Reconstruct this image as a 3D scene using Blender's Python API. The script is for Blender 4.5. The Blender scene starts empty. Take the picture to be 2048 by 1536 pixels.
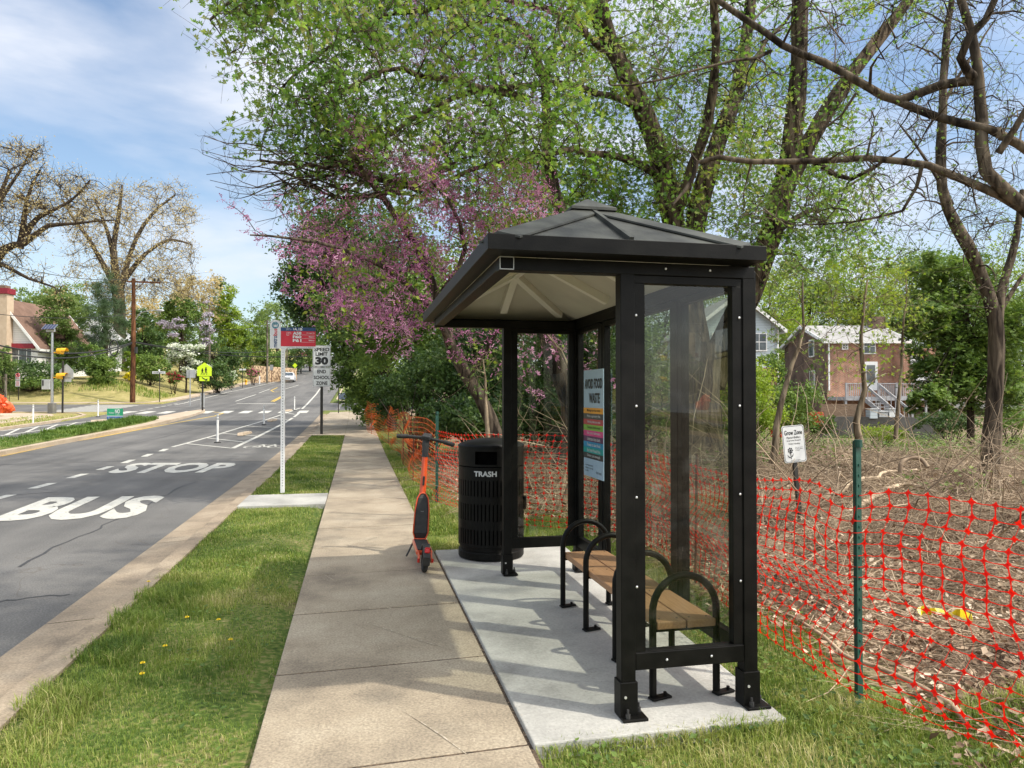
import bpy, bmesh, math, random
import numpy as np
from mathutils import Matrix, Vector, Euler
random.seed(7); rng = np.random.default_rng(11)
S = bpy.context.scene; COL = S.collection
R = math.radians
# ---------------------------------------------------------------- camera model used to read positions off the photograph
F = 1450.0; YAW = math.atan(310/F); PIT = math.atan(24/F); EYE = 1.6
fw = np.array([math.sin(YAW)*math.cos(PIT), math.cos(YAW)*math.cos(PIT), math.sin(PIT)])
rt = np.array([math.cos(YAW), -math.sin(YAW), 0.0]); upv = np.cross(rt, fw)
def ray(u, v): return fw + rt*(u-1024)/F - upv*(v-768)/F
def zp(y): return np.interp(y, [-50,20,30,40,49,60,80,100,130,160,200,230,260], [0,0,.12,.33,.6,1.0,1.9,3.0,4.9,7.4,11.8,14,15])
def sm(t): t = np.clip(t, 0, 1); return t*t*(3-2*t)
def shift(y): return np.maximum(0, (y-100))*0.035
def terr(x, y):
    x = np.asarray(x, float); y = np.asarray(y, float)
    z = zp(y)*(1-sm((x-4)/12))
    bank = np.minimum(sm((y-61.6)/9), sm((-15.6+shift(y)-x)/7))*1.5 + np.clip((y-72)/60, 0, 1)*1.5*sm((-20-x)/8)
    z = z - 1.0*sm((x-9)/9)*sm((y-15)/14)*(1-sm((y-46)/8))
    return z + bank + 10*sm((y-110)/160)*sm((x-4)/12) + 0.8*sm((y-60)/30)*sm((x-4)/12)
_T = np.arange(1, 420, .03)
def at(u, v, dz=0.0):
    P = np.array([0, 0, EYE])[None] + _T[:, None]*ray(u, v)[None]
    k = int(np.argmax(P[:, 2] < terr(P[:, 0], P[:, 1])+dz)); return P[k]
def pt(u, v, Y):
    d = ray(u, v); return np.array([0, 0, EYE]) + d*(Y/d[1])
def pw(u, v, w): return np.array([0, 0, EYE]) + ray(u, v)*w
def gw(u, w):                       # ground point at image column u and depth w
    p = pw(u, 768, w); p[2] = float(terr(p[0], p[1])); return p
# ---------------------------------------------------------------- materials
def nt(name):
    m = bpy.data.materials.new(name); m.use_nodes = True; n = m.node_tree.nodes; l = m.node_tree.links
    return m, n, l, n['Principled BSDF']
def ramp(n, stops):
    r = n.new('ShaderNodeValToRGB'); e = r.color_ramp.elements
    while len(e) < len(stops): e.new(0.5)
    for i, (p, c) in enumerate(stops): e[i].position = p; e[i].color = (*c, 1)
    return r
def mat(name, c1, c2=None, scale=8, rough=.7, bump=0, metal=0, bscale=None, stretch=None, spec=.5, coat=0, detail=6, lo=.35, hi=.65):
    m, n, l, b = nt(name)
    b.inputs['Roughness'].default_value = rough; b.inputs['Metallic'].default_value = metal
    b.inputs['Specular IOR Level'].default_value = spec
    if coat: b.inputs['Coat Weight'].default_value = coat; b.inputs['Coat Roughness'].default_value = .15
    tc = n.new('ShaderNodeTexCoord'); src = tc.outputs['Object']
    if stretch:
        mp = n.new('ShaderNodeMapping'); mp.inputs['Scale'].default_value = stretch; l.new(src, mp.inputs[0]); src = mp.outputs[0]
    if c2 is None: c2 = tuple(min(1, k*1.18+.003) for k in c1)
    nz = n.new('ShaderNodeTexNoise'); nz.inputs['Scale'].default_value = scale; nz.inputs['Detail'].default_value = detail; l.new(src, nz.inputs['Vector'])
    r = ramp(n, [(lo, c1), (hi, c2)]); l.new(nz.outputs[0], r.inputs[0]); l.new(r.outputs[0], b.inputs['Base Color'])
    if bump:
        nb = n.new('ShaderNodeTexNoise'); nb.inputs['Scale'].default_value = bscale or scale*4; nb.inputs['Detail'].default_value = 5; l.new(src, nb.inputs['Vector'])
        bp = n.new('ShaderNodeBump'); bp.inputs['Strength'].default_value = bump; bp.inputs['Distance'].default_value = .02
        l.new(nb.outputs[0], bp.inputs['Height']); l.new(bp.outputs[0], b.inputs['Normal'])
    return m
def surf(name, base, dark, light, big=.35, fine=60, speck=None, rough=.9, bump=.4, cover=.5, streak=0, crack=0):
    """weathered pavement: broad stains, fine aggregate, sparse specks"""
    m, n, l, b = nt(name); b.inputs['Roughness'].default_value = rough
    g = n.new('ShaderNodeNewGeometry'); src = g.outputs['Position']
    a = n.new('ShaderNodeTexNoise'); a.inputs['Scale'].default_value = big; a.inputs['Detail'].default_value = 8; a.inputs['Roughness'].default_value = .62; l.new(src, a.inputs['Vector'])
    r = ramp(n, [(.3, dark), (.5, base), (.72, light)]); l.new(a.outputs[0], r.inputs[0])
    f = n.new('ShaderNodeTexNoise'); f.inputs['Scale'].default_value = fine; f.inputs['Detail'].default_value = 4; l.new(src, f.inputs['Vector'])
    fr = ramp(n, [(.3, (1-cover,)*3), (.7, (1+0*cover,)*3)]); l.new(f.outputs[0], fr.inputs[0])
    mx = n.new('ShaderNodeMix'); mx.data_type = 'RGBA'; mx.blend_type = 'MULTIPLY'; mx.inputs['Factor'].default_value = 1
    l.new(r.outputs[0], mx.inputs['A']); l.new(fr.outputs[0], mx.inputs['B']); out = mx.outputs['Result']
    if streak:
        mp = n.new('ShaderNodeMapping'); mp.inputs['Scale'].default_value = (1.5, .07, 1); l.new(src, mp.inputs[0]); q = n.new('ShaderNodeTexNoise'); q.inputs['Scale'].default_value = 1; q.inputs['Detail'].default_value = 6; l.new(mp.outputs[0], q.inputs['Vector'])
        qr = ramp(n, [(.35, (.78, .78, .78)), (.65, (1.16, 1.15, 1.13))]); l.new(q.outputs[0], qr.inputs[0]); m3 = n.new('ShaderNodeMix'); m3.data_type = 'RGBA'; m3.blend_type = 'MULTIPLY'; m3.inputs['Factor'].default_value = 1; l.new(out, m3.inputs['A']); l.new(qr.outputs[0], m3.inputs['B']); out = m3.outputs['Result']
    for (sc_k, wid, col_, amt) in ((.55, .004, (.10, .085, .07), .0 + .6*(streak > 0)), (1.7, .005, (.14, .11, .09), .35*crack)):
        if amt <= 0: continue
        q = n.new('ShaderNodeTexNoise'); q.inputs['Scale'].default_value = sc_k; q.inputs['Detail'].default_value = 3; q.inputs['Distortion'].default_value = .4; l.new(src, q.inputs['Vector'])
        s1_ = n.new('ShaderNodeMath'); s1_.operation = 'SUBTRACT'; s1_.inputs[1].default_value = .5; l.new(q.outputs[0], s1_.inputs[0]); s2_ = n.new('ShaderNodeMath'); s2_.operation = 'ABSOLUTE'; l.new(s1_.outputs[0], s2_.inputs[0])
        mr_ = n.new('ShaderNodeMapRange'); mr_.inputs['From Min'].default_value = 0; mr_.inputs['From Max'].default_value = wid; mr_.inputs['To Min'].default_value = amt; mr_.inputs['To Max'].default_value = 0; l.new(s2_.outputs[0], mr_.inputs['Value'])
        m4 = n.new('ShaderNodeMix'); m4.data_type = 'RGBA'; l.new(mr_.outputs[0], m4.inputs['Factor']); l.new(out, m4.inputs['A']); m4.inputs['B'].default_value = (*col_, 1); out = m4.outputs['Result']
    if speck:
        v = n.new('ShaderNodeTexVoronoi'); v.inputs['Scale'].default_value = fine*.9; l.new(src, v.inputs['Vector'])
        vr = ramp(n, [(.08, (1, 1, 1)), (.16, (0, 0, 0))]); l.new(v.outputs['Distance'], vr.inputs[0])
        wn = n.new('ShaderNodeMath'); wn.operation = 'GREATER_THAN'; wn.inputs[1].default_value = .72
        sp = n.new('ShaderNodeSeparateColor'); l.new(v.outputs['Color'], sp.inputs[0]); l.new(sp.outputs[0], wn.inputs[0])
        ml = n.new('ShaderNodeMath'); ml.operation = 'MULTIPLY'; l.new(vr.outputs[0], ml.inputs[0]); l.new(wn.outputs[0], ml.inputs[1])
        m2 = n.new('ShaderNodeMix'); m2.data_type = 'RGBA'; l.new(ml.outputs[0], m2.inputs['Factor']); l.new(out, m2.inputs['A']); m2.inputs['B'].default_value = (*speck, 1); out = m2.outputs['Result']
    l.new(out, b.inputs['Base Color'])
    bp = n.new('ShaderNodeBump'); bp.inputs['Strength'].default_value = bump; bp.inputs['Distance'].default_value = .006
    l.new(f.outputs[0], bp.inputs['Height']); l.new(bp.outputs[0], b.inputs['Normal'])
    return m
def leafmat(name, stops, trans=.35, rough=.55, big=.5):
    """foliage: per-leaf tint attribute mixed with broad noise"""
    m, n, l, b = nt(name); b.inputs['Roughness'].default_value = rough; b.inputs['Specular IOR Level'].default_value = .3
    a = n.new('ShaderNodeAttribute'); a.attribute_name = 'tint'
    g = n.new('ShaderNodeNewGeometry'); nz = n.new('ShaderNodeTexNoise'); nz.inputs['Scale'].default_value = big; nz.inputs['Detail'].default_value = 3
    l.new(g.outputs['Position'], nz.inputs['Vector'])
    k = n.new('ShaderNodeMath'); k.operation = 'MULTIPLY_ADD'; k.inputs[1].default_value = .62; l.new(a.outputs['Fac'], k.inputs[0])
    k2 = n.new('ShaderNodeMath'); k2.operation = 'MULTIPLY_ADD'; k2.inputs[1].default_value = 1.3; k2.inputs[2].default_value = -.45; l.new(nz.outputs[0], k2.inputs[0])
    l.new(k2.outputs[0], k.inputs[2])
    r = ramp(n, [(i/(len(stops)-1), c) for i, c in enumerate(stops)]); l.new(k.outputs[0], r.inputs[0])
    l.new(r.outputs[0], b.inputs['Base Color'])
    t = n.new('ShaderNodeBsdfTranslucent'); hs = n.new('ShaderNodeHueSaturation'); hs.inputs['Value'].default_value = 1.5; hs.inputs['Saturation'].default_value = 1.1
    l.new(r.outputs[0], hs.inputs['Color']); l.new(hs.outputs[0], t.inputs[0])
    mx = n.new('ShaderNodeMixShader'); mx.inputs[0].default_value = trans; l.new(b.outputs[0], mx.inputs[1]); l.new(t.outputs[0], mx.inputs[2])
    l.new(mx.outputs[0], n['Material Output'].inputs['Surface'])
    return m
def barkmat(name, dark, light, sc=3):
    m, n, l, b = nt(name); b.inputs['Roughness'].default_value = .95; b.inputs['Specular IOR Level'].default_value = .15
    g = n.new('ShaderNodeNewGeometry'); mp = n.new('ShaderNodeMapping'); mp.inputs['Scale'].default_value = (sc*5, sc*5, sc*.8); l.new(g.outputs['Position'], mp.inputs[0])
    nz = n.new('ShaderNodeTexNoise'); nz.inputs['Scale'].default_value = 1; nz.inputs['Detail'].default_value = 8; nz.inputs['Distortion'].default_value = .6; l.new(mp.outputs[0], nz.inputs['Vector'])
    r = ramp(n, [(.38, dark), (.62, light)]); l.new(nz.outputs[0], r.inputs[0])
    n2 = n.new('ShaderNodeTexNoise'); n2.inputs['Scale'].default_value = .9; n2.inputs['Detail'].default_value = 5; l.new(g.outputs['Position'], n2.inputs['Vector'])
    r2 = ramp(n, [(.4, (.55, .55, .55)), (.65, (1.15, 1.15, 1.1))]); l.new(n2.outputs[0], r2.inputs[0])
    mx = n.new('ShaderNodeMix'); mx.data_type = 'RGBA'; mx.blend_type = 'MULTIPLY'; mx.inputs['Factor'].default_value = 1
    l.new(r.outputs[0], mx.inputs['A']); l.new(r2.outputs[0], mx.inputs['B']); l.new(mx.outputs['Result'], b.inputs['Base Color'])
    bp = n.new('ShaderNodeBump'); bp.inputs['Strength'].default_value = .9; bp.inputs['Distance'].default_value = .04; l.new(nz.outputs[0], bp.inputs['Height']); l.new(bp.outputs[0], b.inputs['Normal'])
    return m
def brickmat(name, c1, c2, mortar, sc=1.0):
    m, n, l, b = nt(name); b.inputs['Roughness'].default_value = .9
    tc = n.new('ShaderNodeTexCoord'); sx = n.new('ShaderNodeSeparateXYZ'); l.new(tc.outputs['Object'], sx.inputs[0])
    ad = n.new('ShaderNodeMath'); ad.operation = 'ADD'; l.new(sx.outputs[0], ad.inputs[0]); l.new(sx.outputs[1], ad.inputs[1])
    cx = n.new('ShaderNodeCombineXYZ'); l.new(ad.outputs[0], cx.inputs[0]); l.new(sx.outputs[2], cx.inputs[1])
    br = n.new('ShaderNodeTexBrick'); br.inputs['Scale'].default_value = sc; br.inputs['Brick Width'].default_value = .22; br.inputs['Row Height'].default_value = .08; br.inputs['Mortar Size'].default_value = .01
    br.inputs['Color1'].default_value = (*c1, 1); br.inputs['Color2'].default_value = (*c2, 1); br.inputs['Mortar'].default_value = (*mortar, 1); l.new(cx.outputs[0], br.inputs['Vector'])
    nz = n.new('ShaderNodeTexNoise'); nz.inputs['Scale'].default_value = 1.2; nz.inputs['Detail'].default_value = 6; l.new(tc.outputs['Object'], nz.inputs['Vector'])
    r = ramp(n, [(.35, (.55, .55, .55)), (.65, (1.2, 1.2, 1.2))]); l.new(nz.outputs[0], r.inputs[0])
    mx = n.new('ShaderNodeMix'); mx.data_type = 'RGBA'; mx.blend_type = 'MULTIPLY'; mx.inputs['Factor'].default_value = 1
    l.new(br.outputs[0], mx.inputs['A']); l.new(r.outputs[0], mx.inputs['B']); l.new(mx.outputs['Result'], b.inputs['Base Color'])
    return m
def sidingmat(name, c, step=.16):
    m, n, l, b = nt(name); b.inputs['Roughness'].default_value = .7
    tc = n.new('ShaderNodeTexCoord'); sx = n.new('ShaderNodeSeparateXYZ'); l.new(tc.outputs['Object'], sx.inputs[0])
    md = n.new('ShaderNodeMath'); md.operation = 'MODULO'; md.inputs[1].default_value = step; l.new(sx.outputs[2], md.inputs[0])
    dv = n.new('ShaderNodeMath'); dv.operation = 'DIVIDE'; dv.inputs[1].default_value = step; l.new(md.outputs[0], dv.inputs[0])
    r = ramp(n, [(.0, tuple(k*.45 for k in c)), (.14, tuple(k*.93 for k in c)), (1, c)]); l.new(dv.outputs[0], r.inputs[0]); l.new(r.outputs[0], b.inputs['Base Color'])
    return m
def glassmat(name, tint=(.67, .71, .65), refl=1.15, dirt=.02):
    m = bpy.data.materials.new(name); m.use_nodes = True; n = m.node_tree.nodes; l = m.node_tree.links; n.remove(n['Principled BSDF'])
    t = n.new('ShaderNodeBsdfTransparent'); t.inputs[0].default_value = (*tint, 1)
    g = n.new('ShaderNodeBsdfGlossy'); g.inputs['Roughness'].default_value = .01
    fr = n.new('ShaderNodeFresnel'); ge = n.new('ShaderNodeNewGeometry'); io = n.new('ShaderNodeMapRange'); io.inputs['To Min'].default_value = 1.5; io.inputs['To Max'].default_value = 1/1.5; l.new(ge.outputs['Backfacing'], io.inputs['Value']); l.new(io.outputs[0], fr.inputs['IOR'])
    k = n.new('ShaderNodeMath'); k.operation = 'MULTIPLY'; k.inputs[1].default_value = refl; l.new(fr.outputs[0], k.inputs[0])
    mx = n.new('ShaderNodeMixShader'); l.new(k.outputs[0], mx.inputs[0]); l.new(t.outputs[0], mx.inputs[1]); l.new(g.outputs[0], mx.inputs[2])
    d = n.new('ShaderNodeBsdfDiffuse'); d.inputs[0].default_value = (.5, .5, .46, 1)
    tc = n.new('ShaderNodeTexCoord'); nz = n.new('ShaderNodeTexNoise'); nz.inputs['Scale'].default_value = 9; nz.inputs['Detail'].default_value = 8; l.new(tc.outputs['Object'], nz.inputs['Vector'])
    rr = ramp(n, [(.45, (0, 0, 0)), (.8, (dirt*3,)*3)]); l.new(nz.outputs[0], rr.inputs[0])
    m2 = n.new('ShaderNodeMixShader'); l.new(rr.outputs[0], m2.inputs[0]); l.new(mx.outputs[0], m2.inputs[1]); l.new(d.outputs[0], m2.inputs[2])
    l.new(m2.outputs[0], n['Material Output'].inputs['Surface'])
    return m
M = {}
M['black'] = mat('black powder coat', (.0035, .0034, .003), (.0085, .008, .007), 9, .45, .06, bscale=160, spec=.16)
M['roof'] = mat('weathered black roof paint', (.022, .023, .020), (.070, .073, .062), 5, .55, .1, bscale=50, spec=.35)
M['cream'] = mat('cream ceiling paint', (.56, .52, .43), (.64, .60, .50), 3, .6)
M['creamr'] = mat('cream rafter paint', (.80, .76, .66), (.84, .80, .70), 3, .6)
M['steel'] = mat('galvanised steel', (.45, .46, .47), (.6, .6, .6), 20, .35, 0, 1)
M['boltm'] = mat('bright bolt head', (.7, .7, .7), None, 20, .3, 0, .6)
M['tan'] = mat('tan recycled plank', (.36, .19, .095), (.45, .25, .13), 5, .55, .15, stretch=(18, 1, 18), bscale=14)
M['orange'] = mat('orange red scooter paint', (.62, .07, .015), (.72, .10, .025), 9, .32, coat=.3)
M['rubber'] = mat('black rubber', (.014, .014, .014), (.03, .03, .028), 40, .8, .3)
M['void'] = mat('painted interior shade', (.002, .002, .002), None, 5, .9, spec=.05)  # black colour stands in for the shade inside the can's slots and opening
M['dplastic'] = mat('dark grey plastic', (.022, .022, .023), (.035, .035, .034), 30, .5)
M['redlens'] = mat('red lens', (.55, .01, .01), None, 10, .25)
M['white'] = mat('white paint', (.74, .74, .72), (.80, .80, .78), 6, .5)
M['signwhite'] = mat('white sign sheeting', (.62, .63, .62), (.70, .71, .69), 5, .45)
M['signback'] = mat('bare aluminium sign back', (.42, .43, .43), (.52, .53, .53), 4, .45, 0, .5)
M['ink'] = mat('black sign ink', (.012, .012, .012), None, 10, .5)
M['signred'] = mat('red sign vinyl', (.50, .015, .03), (.58, .02, .04), 4, .4)
M['navy'] = mat('navy sign vinyl', (.01, .045, .13), None, 4, .4)
M['teal'] = mat('teal sign vinyl', (.01, .16, .22), None, 4, .4)
M['grn'] = mat('fluorescent yellow green sheeting', (.62, .85, .02), (.68, .9, .03), 4, .5)
M['post'] = mat('dark bronze sign post', (.018, .016, .013), (.03, .026, .02), 20, .6)
M['tpost'] = mat('dark green fence post', (.006, .05, .035), (.01, .07, .05), 14, .5, .1)
M['rust'] = mat('rusty steel', (.09, .035, .02), (.17, .07, .035), 20, .85, .2)
M['net'] = leafmat('orange red plastic netting', [(.82, .022, .014), (.90, .038, .018)], .30, .5)
M['netfar'] = leafmat('faded orange plastic netting', [(.60, .12, .04), (.74, .18, .05)], .3, .5)
M['pole'] = barkmat('creosoted pole timber', (.07, .03, .015), (.20, .09, .045), 2)
M['greypole'] = barkmat('grey pole timber', (.12, .10, .08), (.28, .24, .19), 2)
M['wire'] = mat('black cable', (.012, .012, .012), None, 9, .6)
M['yellowp'] = mat('signal yellow', (.70, .36, .01), (.78, .42, .02), 4, .5)
M['asphalt'] = surf('asphalt', (.165, .160, .152), (.120, .117, .112), (.205, .199, .188), .45, 70, (.36, .34, .31), .9, .6, .5, streak=1)
M['patch'] = surf('fresh asphalt patch', (.055, .056, .06), (.045, .046, .05), (.07, .07, .072), 1.2, 90, (.2, .2, .2), .9, .5, .4)
M['walk'] = surf('old sidewalk concrete', (.43, .355, .255), (.25, .205, .15), (.55, .47, .35), 1.3, 75, (.12, .10, .08), .92, .7, .42, crack=.8)
M['pad'] = surf('newer grey concrete', (.44, .43, .395), (.27, .263, .24), (.55, .54, .49), 1.6, 60, (.13, .12, .11), .92, .4, .20, crack=.3)
M['kerb'] = surf('weathered kerb concrete', (.38, .30, .21), (.22, .175, .125), (.49, .40, .29), 1.5, 70, (.15, .12, .1), .92, .6, .4)
M['kerbtan'] = surf('sunbaked kerb concrete', (.50, .40, .29), (.40, .31, .22), (.58, .48, .36), .8, 30, None, .92, .4, .3)
def paintmat(name, c, wear=.42):
    m, n, l, b = nt(name); b.inputs['Roughness'].default_value = .7
    g = n.new('ShaderNodeNewGeometry'); nz = n.new('ShaderNodeTexNoise'); nz.inputs['Scale'].default_value = 14; nz.inputs['Detail'].default_value = 9; nz.inputs['Roughness'].default_value = .7; l.new(g.outputs['Position'], nz.inputs['Vector'])
    r = ramp(n, [(wear-.09, (.12, .12, .12)), (wear, tuple(k*.82 for k in c)), (.7, c)]); l.new(nz.outputs[0], r.inputs[0]); l.new(r.outputs[0], b.inputs['Base Color'])
    return m
M['mark'] = paintmat('worn white road paint', (.58, .565, .50), .42)
M['marky'] = paintmat('worn yellow road paint', (.62, .42, .06), .38)
M['glass'] = glassmat('shelter glass')
M['pane'] = mat('dark window pane', (.03, .04, .05), (.10, .12, .13), 2, .08, spec=.8)
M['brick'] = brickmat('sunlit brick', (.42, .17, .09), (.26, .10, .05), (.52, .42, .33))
M['brickshade'] = brickmat('shade toned brick', (.16, .085, .055), (.11, .06, .042), (.2, .16, .13))  # shaded copy of the house brick, the gable side's shade put into the colour
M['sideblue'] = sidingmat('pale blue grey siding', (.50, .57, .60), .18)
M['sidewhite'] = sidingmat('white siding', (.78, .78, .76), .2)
M['shingle'] = surf('pale grey shingles', (.36, .35, .335), (.27, .265, .25), (.44, .43, .41), 1.5, 14, None, .9, .3, .3)
M['shinglebr'] = surf('brown shingles', (.21, .125, .09), (.15, .09, .065), (.26, .16, .12), 1.5, 14, None, .9, .3, .35)
M['deck'] = mat('weathered grey deck paint', (.30, .30, .31), (.42, .42, .43), 5, .8)
M['timber'] = mat('weathered timber', (.13, .085, .055), (.24, .17, .115), 4, .9, .3, stretch=(1, 1, 9))
M['conc'] = surf('stained retaining concrete', (.15, .145, .13), (.08, .075, .065), (.22, .21, .19), .8, 20, None, .92, .5, .3)
M['maroon'] = mat('maroon trim', (.22, .012, .025), None, 5, .5)
M['stucco'] = mat('tan stucco', (.50, .38, .27), (.56, .44, .32), 3, .85, .1)
M['stone'] = mat('tan fieldstone', (.16, .10, .055), (.50, .36, .22), 3.2, .9, .9, lo=.44, hi=.56)
M['carwhite'] = mat('white car paint', (.76, .77, .78), None, 3, .25, coat=.6)
M['carblue'] = mat('slate blue car paint', (.10, .13, .19), (.12, .15, .21), 3, .3, coat=.6)
M['rim'] = mat('alloy rim', (.6, .6, .62), None, 10, .3, 0, .8)
M['sack'] = mat('orange red plastic sack', (.70, .07, .015), (.78, .13, .03), 6, .45, .4, bscale=9)
M['yard green'] = mat('green yard sign board', (.02, .30, .14), None, 4, .5)
M['yard blue'] = mat('blue yard sign strip', (.02, .10, .38), None, 4, .5)
M['solar'] = mat('solar cells', (.02, .03, .07), (.04, .05, .11), 30, .2)
M['bark'] = barkmat('brown furrowed bark', (.022, .015, .011), (.19, .145, .105), 2.2)
M['bark2'] = barkmat('grey smooth bark', (.035, .026, .02), (.17, .135, .10), 2)
M['barkd'] = barkmat('dark bark', (.03, .022, .017), (.10, .075, .055), 3)
M['bark3'] = barkmat('light tan sapling bark', (.10, .075, .05), (.34, .27, .19), 2)
M['twig'] = mat('dry twig', (.13, .088, .056), (.52, .40, .27), 1.3, .9)
M['litter'] = leafmat('dead leaves', [(.05, .03, .02), (.16, .10, .062), (.42, .31, .21), (.74, .62, .48)], .1, .8, 1.2)
M['grass'] = leafmat('lawn grass', [(.06, .11, .02), (.125, .195, .032), (.245, .305, .06), (.40, .38, .14), (.56, .48, .28)], .3, .6, 1.6)
M['grasslush'] = leafmat('tall lush grass', [(.05, .10, .015), (.10, .17, .03), (.19, .27, .06)], .35, .6, 1.0)
M['maple'] = leafmat('spring maple leaves', [(.04, .085, .02), (.085, .17, .03), (.165, .295, .05), (.27, .38, .085), (.38, .36, .12)], .45, .5, .45)
M['yellowleaf'] = leafmat('yellow green spring leaves', [(.12, .19, .03), (.24, .33, .05), (.38, .42, .08)], .4, .5, .3)
M['paleleaf'] = leafmat('pale green leaves', [(.07, .12, .03), (.15, .22, .06), (.26, .33, .11)], .4, .5, .25)
M['amber'] = leafmat('amber catkins and buds', [(.26, .20, .09), (.46, .37, .17), (.60, .50, .27)], .35, .6, .25)
M['darkleaf'] = leafmat('dark glossy leaves', [(.022, .044, .016), (.05, .095, .028), (.10, .165, .042), (.17, .24, .07)], .25, .45, .8)
M['midleaf'] = leafmat('mid green leaves', [(.04, .075, .02), (.09, .155, .035), (.17, .25, .055), (.27, .34, .08)], .3, .5, .5)
M['pine'] = leafmat('pine needles', [(.03, .06, .025), (.07, .12, .05), (.14, .20, .085)], .15, .6, .5)
M['redbud'] = leafmat('redbud blossom', [(.26, .08, .17), (.50, .20, .36), (.74, .46, .60)], .35, .6, .8)
M['dogwood'] = leafmat('white dogwood bracts', [(.35, .42, .28), (.68, .70, .58), (.80, .80, .74)], .3, .6, .6)
M['wisteria'] = leafmat('lilac wisteria blossom', [(.28, .25, .28), (.48, .42, .50), (.60, .55, .62)], .3, .6, .6)
M['azred'] = leafmat('crimson azalea blossom', [(.14, .01, .02), (.34, .02, .05), (.50, .06, .10)], .3, .6, .8)
M['azpink'] = leafmat('pink azalea blossom', [(.34, .06, .12), (.52, .16, .24), (.62, .30, .36)], .3, .6, .8)
M['forsyth'] = leafmat('yellow shrub blossom', [(.40, .36, .02), (.70, .60, .03), (.80, .72, .08)], .3, .6, .8)
M['debris'] = mat('soil and leaf crumbs', (.035, .026, .018), (.16, .11, .07), 60, .95, .3)
M['scuff'] = mat('pale scuffed concrete', (.34, .28, .20), (.56, .49, .38), 45, .95, lo=.45, hi=.6)
M['seal'] = mat('asphalt crack sealant', (.035, .035, .036), (.055, .055, .055), 20, .7)
M['dand'] = mat('dandelion yellow', (.80, .58, .01), None, 30, .7)
M['tape'] = mat('yellow caution tape', (.80, .66, .02), None, 8, .4)
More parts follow.
